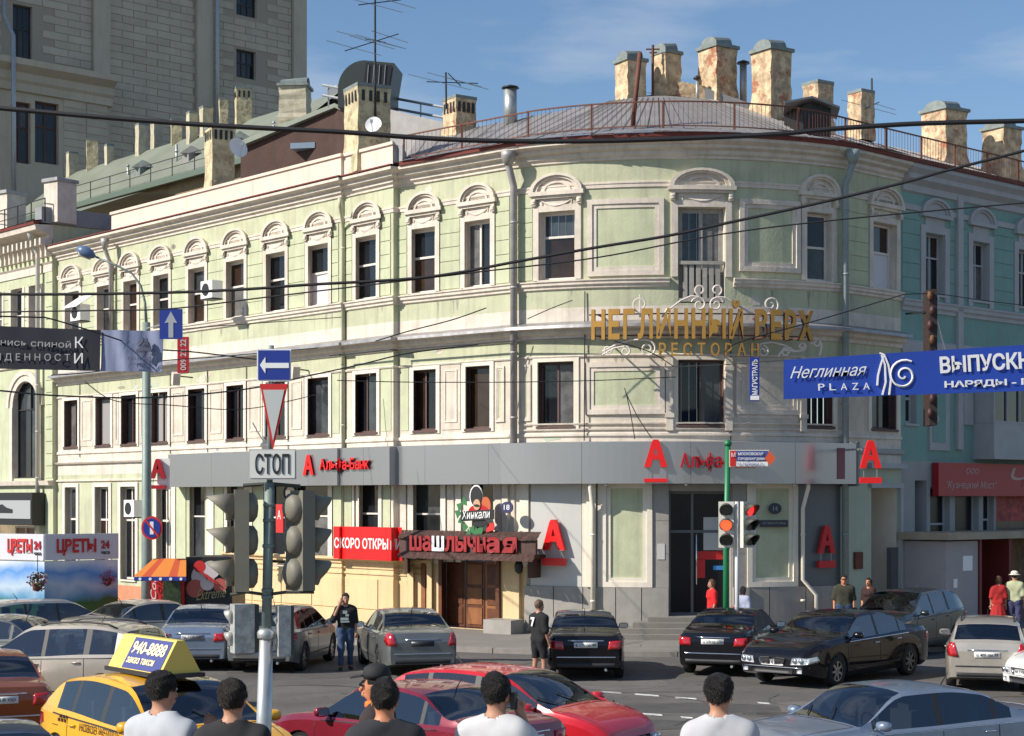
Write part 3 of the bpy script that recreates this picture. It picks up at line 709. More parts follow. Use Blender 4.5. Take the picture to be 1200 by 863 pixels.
# ---------------- chimneys (children of the house)
def chimney(x0, x1, yt, yb, Y, parent=house, m=brick_y, cap='hood', rz=R(35), depth=None, name='chimney', slots=0, deep=0.6):
    c = G((x0+x1)/2, Y); g = FPX/Y; z1 = CAMH+(HZ-yt)/g; z0 = CAMH+(HZ-yb)/g-deep
    wpx = (x1-x0)/g; s_ = wpx/(abs(math.cos(rz))+abs(math.sin(rz))); caph = 0.0
    if cap == 'hood': caph = min(0.50, (z1-z0)*0.22)
    mb = MB(); zt = z1-caph; rng = random.Random(int(x0)); n = 9
    rows = []
    for k in range(n+1):
        z = z0+(zt-z0)*k/n; f = 1.0
        if k <= 2: f = 1.12
        if k == n: f = 1.03
        hw = s_/2*f; jit = 0.022
        for (a, b) in ((-1,-1),(1,-1),(1,1),(-1,1)):
            v = Matrix.Rotation(rz, 3, 'Z') @ Vector((a*hw+rng.uniform(-jit,jit), b*hw+rng.uniform(-jit,jit), 0)); rows.append((c.x+v.x, c.y+v.y, z))
    fs = [(k*4+j, k*4+(j+1) % 4, k*4+4+(j+1) % 4, k*4+4+j) for k in range(n) for j in range(4)]+[(n*4, n*4+1, n*4+2, n*4+3)]
    mb.add(rows, fs); ch = mb.build(name, m, parent)
    mb = MB(); hw = s_/2*(1.16 if cap == 'hood' else 1.06)
    mb.obox((c.x, c.y, zt+0.06), (hw*2, hw*2, 0.11), rz)
    if cap == 'hood':
        e = Matrix.Rotation(rz, 3, 'Z'); ey = e @ Vector((0,1,0)); ex = e @ Vector((1,0,0)); r_ = hw*0.46; r0_ = hw*0.30; prof = []; q0_ = []
        for k in range(9):
            t = math.pi*k/8; prof.append(Vector((c.x, c.y, zt+0.115))+ey*(r_*math.cos(t))+Vector((0,0,(caph-0.12)*math.sin(t)))+ex*hw*0.85)
            q0_.append(Vector((c.x, c.y, zt+0.115))+ey*(hw*0.80*math.cos(t))+Vector((0,0,(caph-0.12)*0.72*math.sin(t)))-ex*hw*0.80)
        mb.add(prof+q0_, [tuple(range(9)), tuple(reversed(range(9, 18)))]+[(k, k+9, k+10, k+1) for k in range(8)])
    mb.build('chimney_cap', capm, ch)
    if cap == 'hood':
        mb = MB(); prof = [Vector((c.x, c.y, zt+0.118))+ey*(r_*0.8*math.cos(math.pi*k/8))+Vector((0,0,(caph-0.17)*math.sin(math.pi*k/8)))+ex*(hw*0.85+0.008) for k in range(9)]
        mb.prism(prof, ex*0.02); mb.build('flue_opening', blackm, ch)
    for k in range(slots):
        t = (k+0.5)/slots*2-1
        for (ax, ay) in (((1,0),(0,-1)), ((0,1),(-1,0))):
            e = Matrix.Rotation(rz, 3, 'Z'); dv = e @ Vector((ax[0], ax[1], 0)); nv = e @ Vector((ay[0], ay[1], 0))
            p = Vector((c.x, c.y, zt-0.28))+dv*(t*s_*0.46)+nv*(s_*0.515); mb = MB(); mb.obox(p, (0.10, 0.03, 0.34), math.atan2(dv.y, dv.x)); mb.build('flue_slot', blackm, ch)
    return ch
chimney(721, 757, 58, 112, 57.0, m=brick_y, rz=R(30))
chimney(765, 798, 49, 104, 57.5)
chimney(819, 863, 42, 106, 57.5)
chimney(881, 927, 45, 124, 56.5)
chimney(941, 976, 101, 138, 59, cap='flat')
chimney(994, 1024, 111, 146, 61, cap='flat')
chimney(1081, 1132, 117, 190, 63)
chimney(1152, 1196, 138, 195, 64)
chimney(519, 558, 119, 145, 60, cap='flat', slots=4)
paleb = mat('pale_yellow_brick', (0.52, 0.45, 0.28), 0.95, var=0.5, vs=3, bump=0.8, bs=6, patch=(0.30, 0.22, 0.14))
chimney(403, 458, 107, 184, 56.3, cap='flat', slots=4, m=paleb, rz=R(28))
chimney(239, 276, 152, 222, 64.5, cap='flat', slots=4, m=paleb, rz=R(28))
# masonry fire wall on the roof
pa = P(766, 96, 57.2); pb = P(884, 128, 57.2)
mb = MB(); mb.prism([G(766,57.2,15.6), G(884,57.2,15.6), P(884,124,57.2), P(830,104,57.2), P(826,101,57.2), P(800,96,57.2), P(766,98,57.2)], (0.1, 0.5, 0)); mb.build('fire_wall', brick_y, house)
mb = MB(); mb.prism([G(826,56.9,15.6), G(905,56.9,15.6), P(905,130,56.9), P(826,103,56.9)], (0.1, 0.26, 0)); mb.build('fire_wall_sheet', sheet, house)
def fluepipe(x, yt, yb, Y, r=0.12, capr=0.22):
    p0 = G(x, Y, CAMH+(HZ-yb)*Y/FPX-0.5); p1 = P(x, yt, Y); mb = MB(); mb.tube([p0, p1-Vector((0,0,0.12))], r, 10); f = mb.build('flue_pipe', steel, house)
    mb = MB(); mb.lathe([(capr, -0.02), (capr*0.9, 0.03), (0.02, 0.10)], p1-Vector((0,0,0.06)), 12); mb.build('flue_cap', blackm, f)
fluepipe(871, 72, 107, 57.5); fluepipe(817, 90, 105, 57.0, 0.05, 0.13); fluepipe(598, 101, 130, 58, 0.22, 0.30)
# clutter on the roof: pole beams
mb = MB(); mb.tube([P(741.5, 148, 51.2), P(750, 62, 51.2)], 0.07, 6); mb.build('leaning_post', rust, house)
mb = MB(); mb.tube([G(765, 57, 16.2), P(765, 53, 57)], 0.045, 5); mb.tube([P(757, 58, 57), P(773, 58, 57)], 0.03, 4); mb.tube([P(761, 62, 57), P(770, 62, 57)], 0.03, 4); mb.build('insulator_post', rust, house)
# satellite dishes on chimneys
def dish(x, y, Y, r, az=0.5):
    c = P(x, y, Y); mb = MB(); n = 16; rows = [c+Vector((0,0,0))]
    M_ = Matrix.Rotation(az, 3, 'Z') @ Matrix.Rotation(R(75), 3, 'X'); vs = [c]
    for k in (1, 2, 3):
        for j in range(n):
            a = 2*math.pi*j/n; rr = r*k/3; vs.append(c+M_ @ Vector((rr*math.cos(a), rr*math.sin(a), 0.22*rr*rr/r)))
    fs = [(0, 1+j, 1+(j+1) % n) for j in range(n)]
    for k in (0, 1):
        for j in range(n): a = 1+k*n+j; b = 1+k*n+(j+1) % n; fs.append((a, a+n, b+n, b))
    mb.add(vs, fs, smooth=True); o = mb.build('satellite_dish', whitem)
    mb = MB(); fp = c+M_ @ Vector((0, 0, r*1.0)); mb.tube([c-M_ @ Vector((0, r, -0.2*r)), fp], 0.015, 4); mb.tube([c, c-M_ @ Vector((0,0,0.35))], 0.03, 5); mb.obox(fp, (0.08,0.08,0.1)); arm = mb.build('dish_arm', steel, o)
    return o
d = dish(438, 147, 55.6, 0.27, -0.2); tag(d, 'white satellite dish fixed to the slotted chimney below the tall aerial', 'satellite dish')
d = dish(278, 174, 63.8, 0.38, 0.7); tag(d, 'white satellite dish fixed to the slotted chimney above the left wing', 'satellite dish')

rngp = random.Random(21)
for k in range(26):
    q = rngp.uniform(sA+1, sE-1); z = rngp.choice([rngp.uniform(9.15, 10.0), rngp.uniform(13.15, 13.6), rngp.uniform(5.7, 6.0), rngp.uniform(8.15, 8.6)])
    if any(abs(q-x) < 0.7 for x in (sB, sJ, sC)): continue
    w = rngp.uniform(0.12, 0.5); h = rngp.uniform(0.06, 0.2); n = 9; pts = [(q+w*math.cos(2*math.pi*j/n)*rngp.uniform(.6,1), z+h*math.sin(2*math.pi*j/n)*rngp.uniform(.6,1)) for j in range(n)]
    mb = MB(); M.plate(mb, pts, 0.0, 0.006); mb.build('plaster_repair', rngp.choice([pinkish, greyp, graygreen, mat('bare_render', (0.30,0.26,0.21), 0.95)]), house)

stn = mat('soot_drip', (0.36, 0.34, 0.27), 0.95, var=0.35, vs=6)
for k in range(64):
    q = rngp.uniform(sA+1, sE-1); zt = rngp.choice([10.055, 10.055, 8.095, 13.70]); L_ = rngp.uniform(0.15, 0.62 if zt != 8.095 else 0.3)
    if any(abs(q-x) < 0.5 for x in (sB, sJ, sC)) or (zt == 13.70 and any(a-0.6 < q < b+0.6 for a, b, *_ in W3+[BAL])) or (zt != 13.70 and BAL[0]-0.3 < q < BAL[1]+0.3): continue
    w = rngp.uniform(0.02, 0.07); pts = [(q-w, zt), (q-w*0.5, zt-L_*0.6), (q-w*0.1, zt-L_), (q+w*0.15, zt-L_*0.9), (q+w*0.6, zt-L_*0.45), (q+w, zt)]
    mb = MB(); M.plate(mb, pts, 0.0, 0.004); mb.build('stain_drip', stn, house)
# ============================================================ TURQUOISE HOUSE (right)
T = Chain([E0, (E0[0]+16*0.737, E0[1]+16*0.676)])
tq = thing('turquoise_house', 'turquoise house with pale trim adjoining the corner house on the right, red shop sign below', 'building', tuple(T.pos(5, 0, 0)))
TW3 = [(T.S(1084), T.S(1106), 10.42, 12.3), (T.S(1139.5), T.S(1158), 10.42, 12.3), (T.S(1193), T.S(1214), 10.42, 12.3)]
TW2 = [(T.S(1061), T.S(1074), 6.35, 7.9)]
TG = [(T.S(1072), T.S(1086), 0.3, 4.6, 0.6, 2), (T.S(1090), T.S(1113), 2.4, 4.4), (T.S(1119), T.S(1147), 2.9, 4.4), (T.S(1152), T.S(1165), 2.6, 4.4), (T.S(1167), T.S(1215), 2.6, 4.4)]
mb = MB(); T.wall(mb, 0, 16, [(-0.3, 5.2, 1), (5.2, 13.9, 0)], TW3+TW2+TG, 0, 0.22, rev=2)
mb.build('wall', [turq, mat('plain_grey_wall', (0.33,0.33,0.32), 0.9, var=0.1), lilac], tq)  # ground-floor band plain grey, turquoise above
for a, b, z0, z1 in TW3:
    window(T, tq, a, b, z0, z1, fm=lilac, bars=1, trans=0.62, fw=0.06, sill=lilac)
    mb = MB(); c = (a+b)/2
    for (u, v) in ((a-0.27, a-0.02), (b+0.02, b+0.27)): T.sbox(mb, u, v, 10.2, z1+0.25, -0.01, 0.05)
    T.sbox(mb, a-0.02, b+0.02, z1+0.02, z1+0.25, -0.01, 0.05); mb.build('window_surround', lilac, tq)
    mb = MB(); hw = (b-a)/2+0.3; zb = z1+0.62; T.sbox(mb, c-hw, c+hw, zb-0.12, zb, -0.01, 0.16); n = 12
    for r0, r1, o in ((0.84*hw, hw, 0.16), (0.70*hw, 0.84*hw, 0.10), (0, 0.72*hw, 0.04)):
        for k in range(n):
            t0, t1 = math.pi*k/n, math.pi*(k+1)/n; f = 0.5/hw
            T.plate(mb, [(c+r1*math.cos(t0), zb+f*r1*math.sin(t0)), (c+r1*math.cos(t1), zb+f*r1*math.sin(t1)), (c+r0*math.cos(t1), zb+f*r0*math.sin(t1)), (c+r0*math.cos(t0), zb+f*r0*math.sin(t0))], -0.01, o)
    T.sbox(mb, a, b, z1+0.255, zb-0.125, -0.01, 0.03); mb.build('arched_hood', lilac, tq)
tb = [0.05, TW3[0][0]-0.3, TW3[0][1]+0.3, T.S(1118), T.S(1127), TW3[1][0]-0.3, TW3[1][1]+0.3, TW3[2][0]-0.3]
for k in range(0, 8, 2):
    z = 10.4
    while z < 12.8:
        if tb[k+1]-tb[k] > 0.1:
            mb = MB(); T.sbox(mb, tb[k], tb[k+1], z, min(z+0.42, 12.9), -0.01, 0.022); mb.build('wall_block', turq, tq)
        z += 0.45
mb = MB(); T.sbox(mb, T.S(1119.5), T.S(1125.5), 5.6, 13.6, -0.01, 0.12); mb.build('pilaster', lilac, tq)
def ts(name, prof, m, a=0, b=16): mb = MB(); T.sweep(mb, a, b, prof); return mb.build(name, m, tq)
ts('cornice', [(-0.02,13.45),(0.08,13.5),(0.08,13.7),(0.3,13.85),(0.3,14.0),(0.46,14.15),(0.46,14.27),(-0.02,14.29)], lilac, 0.01)
ts('gutter', [(0.44,14.272),(0.52,14.275),(0.54,14.36),(0.3,14.38)], darkred, 0.01)
ts('sill_course', [(-0.02,9.8),(0.05,9.82),(0.05,9.92),(0.12,9.98),(0.12,10.08),(0.16,10.12),(0.16,10.17),(-0.02,10.2)], lilac, 0.01)
ts('frieze_band', [(-0.01,12.92),(0.05,12.93),(0.05,13.1),(-0.01,13.12)], lilac, 0.01)
ts('middle_band', [(-0.01,8.2),(0.06,8.22),(0.06,8.9),(-0.01,8.95)], lilac, 0.01)
ts('middle_moulding', [(-0.01,7.95),(0.1,8.0),(0.13,8.1),(-0.01,8.15)], lilac, 0.01)
for a, b, z0, z1 in TW2: window(T, tq, a, b, z0, z1, fm=lilac, bars=0, trans=0.5, fw=0.09, sill=lilac)
mb = MB(); T.sbox(mb, T.S(1088), T.S(1111), 5.55, 8.0, -0.01, 0.06); T.sbox(mb, T.S(1128), T.S(1139), 6.4, 8.0, -0.01, 0.06); mb.build('blind_surround', lilac, tq)
mb = MB(); T.sbox(mb, T.S(1091), T.S(1106), 5.8, 8.0, 0.05, 0.075); mb.build('blind_panel', turq, tq)
loft(T, 0, 16, [(0.55, 14.38), (-0.9, 14.70), (-2.5, 15.35), (-5.5, 16.6), (-9, 17.4)], mat('sunlit_sheet_roof', (0.55,0.52,0.50), 0.5, 0.2, var=0.25, vs=1, streak=0.3), 'roof', tq)  # whitish base colour paints in the sunlit glare of the sheet metal
mb = MB(); q = 0.4
while q < 16: mb.tube([T.pos(q, -0.9, 14.73), T.pos(q, -2.5, 15.38), T.pos(q, -5.5, 16.63)], 0.012, 4); q += 0.45
mb.build('roof_seams', sheet, tq, kind='stuff')
tr = thing('roof_railing', 'rusty iron railing on the roof edge above the turquoise wall', 'railing', tuple(T.pos(5, -0.9, 14.7)))
mb = MB(); T.sweep(mb, 0.05, 15.9, [(-0.92,15.56),(-0.88,15.56),(-0.88,15.60),(-0.92,15.60)]); T.sweep(mb, 0.05, 15.9, [(-0.915,14.86),(-0.885,14.86),(-0.885,14.89),(-0.915,14.89)]); mb.build('rail', rust, tr)
q = 0.5
while q < 15.9: inst('post', pmo.data, tr, T.pos(q, -0.9, 14.70)); q += 1.9
q = 0.1
while q < 12: inst('baluster', bmo.data, tr, T.pos(q, -0.9, 14.88)); q += 0.155
# glazed bay
mb = MB(); a, b = T.S(1141), T.S(1215); T.sbox(mb, a, b, 5.45, 6.45, 0, 0.75); T.sbox(mb, a-0.05, b, 5.30, 5.449, 0, 0.8); mb.build('glazed_bay', lilac, tq)
bay = window(T, tq, a, b, 6.455, 8.0, off=0.74, fm=lilac, bars=4, trans=None, fw=0.07, name='bay_window')
mb = MB(); T.sbox(mb, a-0.03, b, 8.01, 8.12, 0, 0.82); T.sbox(mb, a, a+0.05, 6.455, 8.0, 0.0, 0.67); mb.build('bay_roof', lilac, tq)
# shop front
mb = MB(); T.sbox(mb, TG[0][0], TG[0][1], 0.1, 4.6, -0.6, -0.55); mb.build('dark_door', blackm, tq)
for i, o in enumerate(TG[1:]):
    window(T, tq, o[0], o[1], o[2], o[3], fm=lilac, bars=0, trans=0.42 if i != 1 else None, fw=0.07, gm=glass_d if i < 2 else glass, curt=0)
mb = MB(); T.sbox(mb, T.S(1168), T.S(1214), 3.3, 4.2, -0.17, -0.155); pst = mb.build('shop_poster', mat('red_food_poster', (0.40,0.05,0.04), 0.6, var=0.9, vs=3.5), tq)
signb = MB(); s0, s1 = T.S(1099, 0.25), T.S(1260, 0.25) if False else 15.0
T.sbox(signb, s0, s1, 4.12, 5.16, 0.05, 0.28); sb_ = signb.build('shop_sign', mat('deep_red_board', (0.36,0.012,0.018), 0.45), None)
tag(sb_, 'wide dark red shop sign board with pale lettering on the turquoise house', 'shop sign')
fnT = lambda q0, z0, o: (lambda u, v, n: T.pos(q0+u, o+n, z0+v))
pale = mat('pale_letter', (0.50,0.34,0.30), 0.6)
for wd, px0, px1, z0, hh in (('ООО', 1132, 1147, 4.82, 0.18), ('"Кузнецкий Мост"', 1109, 1168, 4.30, 0.30)):
    q0, q1 = T.S(px0, 0.28), T.S(px1, 0.28); text_obj(wd, None, None, None, q1-q0, hh, pale, parent=sb_, ext=0.01, shear=0.25, fn=fnT(q0, z0, 0.281))
q0, q1 = T.S(1184, 0.28), T.S(1207, 0.28); text_obj('Ч', None, None, None, q1-q0, 0.62, pale, parent=sb_, ext=0.01, shear=0.25, fn=fnT(q0, 4.42, 0.281))
sb_.name = 'shop_sign'
# entrance booth
bt = thing('entrance_booth', 'grey entrance booth with flat canopy and brown curtained doorway under the red shop sign', 'booth', tuple(T.pos(3.5, 1.0, 0)))
a, b = T.S(1094, 1.6), T.S(1146, 1.6)
mb = MB(); T.sbox(mb, a, b, 0.1, 2.75, 0.05, 1.6); mb.build('side_wall', mat('booth_grey', (0.36,0.33,0.33), 0.8, var=0.08), bt)
mb = MB(); T.sbox(mb, a-0.25, 14, 2.80, 3.02, 0.05, 1.85); mb.build('canopy', mat('booth_canopy', (0.36,0.30,0.22), 0.8, var=0.2), bt)
mb = MB(); T.sbox(mb, b+0.15, 14, 0.1, 2.79, 0.5, 0.6); mb.build('curtained_doorway', mat('brown_curtain', (0.16,0.08,0.035), 0.8, var=0.6, vs=2.5, streak=0.5), bt)
mb = MB(); T.sbox(mb, b+0.02, b+0.14, 0.1, 2.79, 0.5, 1.65); T.sbox(mb, b+1.75, b+1.9, 0.1, 2.79, 0.6, 1.6); mb.build('door_jamb', mat('dark_red_jamb', (0.16,0.02,0.02), 0.6), bt)
mb = MB(); T.sbox(mb, T.S(1117, 1.6), T.S(1121, 1.6), 1.35, 1.62, 1.601, 1.63); mb.build('sunlit_spot', whitem, bt)  # this and the next white plate paint sunlit spots onto the booth wall
mb = MB(); T.sbox(mb, T.S(1128, 1.6), T.S(1139, 1.6), 1.85, 2.3, 1.601, 1.62); mb.build('sunlit_spot', whitem, bt)

# ============================================================ LEFT GREEN HOUSE
LA = (A0[0]-0.755*0.18, A0[1]-0.656*0.18)
LB_ = Chain([(LA[0]-16*0.656, LA[1]+16*0.755), LA])
lh = thing('left_house', 'pale green house on the far left with bracketed cornice and tall arched window', 'building', (LA[0]-4, LA[1]+4, 0))
SL = LB_.S; lend = LB_.s[-1]
LW = [(SL(14), SL(27), 10.1, 12.9), (SL(35), SL(49), 10.1, 12.9), (SL(-14), SL(3), 10.1, 12.9)]
AW = (SL(16), SL(46), 4.9, 8.9)
LG = [(SL(-30), SL(40), 0.3, 4.3, 0.3, 2)]
wl = MB(); LB_.wall(wl, 0, lend, [(-0.3, 15.2, 0)], LW+[AW]+LG, 0, 0.3, rev=1); wl.build('wall', [mint2, cream, blackm], lh)
for a, b, z0, z1 in LW:
    window(LB_, lh, a, b, z0, z1, fm=wframe, bars=1, trans=0.6, fw=0.07, sill=cream)
    mb = MB(); LB_.sbox(mb, a-0.22, a-0.02, z0, z1, -0.01, 0.05); LB_.sbox(mb, b+0.02, b+0.2, z0, z1, -0.01, 0.05); mb.build('window_surround', cream, lh)
window(LB_, lh, AW[0], AW[1], AW[2], AW[3], fm=trimk, bars=1, trans=0.72, fw=0.06)
c = (AW[0]+AW[1])/2; hw = (AW[1]-AW[0])/2
mb = MB(); n = 14
for r0, r1, o in ((0.98, 1.22, 0.08), (1.22, 1.40, 0.14)):
    for k in range(n):
        t0, t1 = math.pi*k/n, math.pi*(k+1)/n; f = 0.9
        LB_.plate(mb, [(c+hw*r1*math.cos(t0), 7.9+f*hw*r1*math.sin(t0)), (c+hw*r1*math.cos(t1), 7.9+f*hw*r1*math.sin(t1)), (c+hw*r0*math.cos(t1), 7.9+f*hw*r0*math.sin(t1)), (c+hw*r0*math.cos(t0), 7.9+f*hw*r0*math.sin(t0))], -0.01, o)
for sg in (-1, 1): LB_.sbox(mb, *(sorted((c+sg*hw*1.0, c+sg*hw*1.22))), 4.7, 7.9, -0.01, 0.08)
# spandrels closing the arch corners
for sg in (-1, 1):
    for k in range(7):
        t0, t1 = math.pi/2*k/7, math.pi/2*(k+1)/7
        q = [(c+sg*hw*math.cos(t0), 7.9+0.9*hw*math.sin(t0)), (c+sg*hw*math.cos(t1), 7.9+0.9*hw*math.sin(t1)), (c+sg*hw*math.cos(t1), 9.05), (c+sg*hw*math.cos(t0), 9.05)]
        LB_.plate(mb, q if sg > 0 else q[::-1], -0.12, 0.13)
mb.build('arch_surround', cream, lh)
z = 4.9
while z < 13.0:
    mb = MB(); LB_.sbox(mb, SL(54), SL(66), z, z+0.46, -0.01, 0.035); mb.build('corner_block', mint2, lh); z += 0.50
z = 10.0
while z < 13.0:
    for (a, b) in ((4, 11), (29, 33)):
        mb = MB(); LB_.sbox(mb, SL(a), SL(b), z, z+0.46, -0.01, 0.025); mb.build('wall_block', mint2, lh)
    z += 0.50
def ls(name, prof, m, a=0, b=None): mb = MB(); LB_.sweep(mb, a, b or lend, prof); return mb.build(name, m, lh)
ls('cornice', [(-0.02,14.6),(0.15,14.65),(0.15,14.8),(0.75,14.95),(0.80,15.15),(-0.02,15.2)], cream)
ls('gutter', [(0.74,15.155),(0.84,15.16),(0.86,15.27),(0.4,15.3)], darkred)
ls('frieze', [(-0.02,13.3),(0.05,13.32),(0.05,13.62),(0.12,13.7),(-0.02,13.75)], cream)
ls('sill_course', [(-0.02,9.5),(0.1,9.55),(0.1,9.7),(0.18,9.78),(-0.02,9.8)], cream)
ls('base_course', [(-0.02,4.55),(0.2,4.6),(0.25,4.78),(-0.02,4.8)], cream)
bk = MB(); bk.box((-0.07,-0.5,0), (0.07,0,0.28)); bk.box((-0.07,-0.25,-0.45), (0.07,0,-0.003)); q = 5.0; nn_ = LB_.nrm(1); rz = math.atan2(nn_.y, nn_.x)+math.pi/2
bo = bk.build('bracket', cream, lh, local=True); bo.location = LB_.pos(q, 0.05, 14.35)-lh.location; bo.rotation_euler = (0,0,rz)
q += 0.42
while q < lend: inst('bracket', bo.data, lh, LB_.pos(q, 0.05, 14.35), rz); q += 0.42
loft(LB_, 0, lend+0.0, [(0.85, 15.3), (-0.5, 15.6), (-4, 17.0), (-8, 17.2)], grnroof, 'roof', lh)
downpipe(LB_, SL(50), 0.3, 14.9, lh, r=0.09, m=mat('pale_pipe', (0.5,0.48,0.44), 0.6))
# end wall / parapet box with dark sheet
mb = MB(); LB_.sbox(mb, lend-0.6, lend+0.0, 15.25, 15.9, -3.2, 0.5); mb.build('parapet_sheet', mat('grey_sheet', (0.26,0.26,0.27), 0.6, 0.2, var=0.15), lh)
mb = MB(); mb.add([LB_.pos(lend, 0, 0), LB_.pos(lend, -6, 0), LB_.pos(lend, -6, 15.2), LB_.pos(lend, 0, 15.2)], [(0,1,2,3)]); mb.build('side_wall', mint, lh)
for px0, px1, yt in ((48, 86, 213), (0, 22, 227)):
    Y = LB_.pos(SL((px0+px1)/2), 0, 0).y; g = FPX/Y; p = G((px0+px1)/2, Y-0.1); w = (px1-px0)/g
    zt = CAMH+(HZ-yt)/g; mb = MB(); mb.obox((p.x, p.y+0.5, (zt+15.3)/2), (w*0.62, 1.0, zt-15.3), R(-35)); ped = mb.build('roof_pedestal', cream, lh)
    mb = MB(); mb.obox((p.x, p.y+0.5, zt+0.07), (w*0.72, 1.15, 0.14), R(-35)); mb.build('pedestal_cap', sheet_lt, ped)
rp = MB()
for k in range(9): q = 6+k*1.25; rp.tube([LB_.pos(q, 0.35, 15.3), LB_.pos(q, 0.35, 16.25)], 0.03, 4)
rp.tube([LB_.pos(6, 0.35, 16.25), LB_.pos(lend, 0.35, 16.25)], 0.025, 4); rp.tube([LB_.pos(6, 0.35, 15.8), LB_.pos(lend, 0.35, 15.8)], 0.02, 4)
rp.build('eaves_railing', blackm, lh, kind='stuff')
# shopfront sign of the left house
q0, q1 = SL(-30, 0.4), SL(43, 0.4)
mb = MB(); LB_.sbox(mb, q0, q1, 2.95, 4.3, 0.05, 0.6); so = mb.build('shop_sign', blackm, None); tag(so, 'black framed sign box over the shop window of the far left house', 'shop sign')
mb = MB(); LB_.sbox(mb, q0, SL(36.5, 0.6), 3.22, 3.98, 0.6, 0.64); mb.build('sign_face', mat('sign_grey_face', (0.34,0.35,0.36), 0.5), so)
mb = MB(); a, b = SL(-5, 0.6), SL(16, 0.6); LB_.plate(mb, [(a,3.45),(b,3.45),(b,3.6),(b-0.6,3.68),(b-1.0,3.82),(a,3.7)], 0.642, 0.01); mb.build('silhouette', blackm, so)
window(LB_, lh, SL(15), SL(41), 2.0, 2.9, off=-0.1, fm=wframe, bars=1, trans=None, fw=0.08, gm=mat('amber_window', (0.25,0.09,0.03), 0.4, var=0.7, vs=3), name='shop_window')

# ============================================================ TALL STONE HOUSE
dT = Vector((0.741, 0.671)); tp1 = Vector(((357-600)/FPX*132, 132)); tp0 = tp1-dT*48
TT = Chain([tuple(tp0), tuple(tp1)])
th_ = thing('tall_stone_house', 'tall brownish stone block house rising behind the roofs at upper left', 'building', (tp1.x-6, tp1.y-5, 0))
def tz(px, py, off=0):
    q = TT.S(px, off); p = TT.pos(q, off, 0); return q, CAMH+(HZ-py)*p.y/FPX
tops = []
for (x0, x1, y0, y1) in ((15,38,4,66), (277,301,-8,17), (277,300,57,90)):
    q0, za = tz(x0, y1); q1, _ = tz(x1, y1); _, zb = tz(x0, y0); tops.append((q0, q1, za, zb, 0.35, 1))
mb = MB(); TT.wall(mb, 0, TT.s[-1], [(0, 52, 0)], tops, 0, 0.35, rev=1)
mb.add([TT.pos(TT.s[-1], 0, 0), TT.pos(TT.s[-1], -25, 0), TT.pos(TT.s[-1], -25, 52), TT.pos(TT.s[-1], 0, 52)], [(0,1,2,3)])
mb.build('wall', [groove, tallm2], th_)
for o in tops: window(TT, th_, o[0], o[1], o[2], o[3], off=-0.3, fm=trimk, bars=2, trans=0.55, fw=0.12, gm=glass)
# pilasters
pil = [(108,127),(229,247),(342,357)]
pq = []
for a, b in pil:
    q0, q1 = TT.S(a), TT.S(b); pq.append((q0, q1)); mb = MB(); TT.sbox(mb, q0, min(q1, TT.s[-1]-0.01), 0, 51, 0.0, 0.30); mb.build('pilaster', tallm2, th_)
# blocks with real joints: the first 300 singly, the others as one part
cH = 0.52; rest = MB(); cnt = 0; rows_ = int((44-20)/cH); spansT = []
edges = [TT.S(-30), pq[0][0]-0.05, pq[0][1]+0.05, pq[1][0]-0.05, pq[1][1]+0.05, pq[2][0]-0.05]
sm = MB(); sm.box((0, -0.07, 0), (1, 0, 1)); smesh = None
qlow = TT.S(126)
allb = []
for k in range(0, 6, 2):
    a, b = edges[k], edges[k+1]
    for r_ in range(rows_):
        z = 20+r_*cH; q = a; j = 0
        if b <= qlow+0.6 and z < 33.2: continue
        while q < b-0.2:
            L_ = 1.9 if (j or r_ % 2 == 0) else 1.0; e = min(q+L_, b)
            if not any(e > o[0]-0.15 and q < o[1]+0.15 and z+cH > o[2]-0.1 and z < o[3]+0.1 for o in tops): allb.append((q, e, z))
            q = e; j += 1
allb.sort(key=lambda t: -t[2]); nT = TT.nrm(1); rzT = math.atan2(nT.y, nT.x)+math.pi/2
vis = [t for t in allb if 25 < t[2] < 43]
for t in allb:
    q, e, z = t
    if t in vis and cnt < 300:
        if smesh is None:
            o = sm.build('stone_block', tallm, th_, local=True); smesh = o.data; o.location = TT.pos(q+0.02, 0.0, z+0.02)-th_.location; o.rotation_euler = (0,0,rzT); o.scale = (e-q-0.05, 0.6, cH-0.045)
        else: inst('stone_block', smesh, th_, TT.pos(q+0.02, 0.0, z+0.02), rzT, (e-q-0.05, 0.6, cH-0.045))
        cnt += 1
    else: TT.sbox(rest, q+0.02, e-0.03, z+0.02, z+cH-0.025, 0.0, 0.042)
rest.build('stone_courses', tallm, th_, kind='stuff')
for px, yt, yb in ((250, -20, 75),):
    q = TT.S(px); mb = MB(); mb.tube([TT.pos(q, 0.5, 24), TT.pos(q, 0.5, 50)], 0.17, 8); mb.build('downpipe', steel, th_)
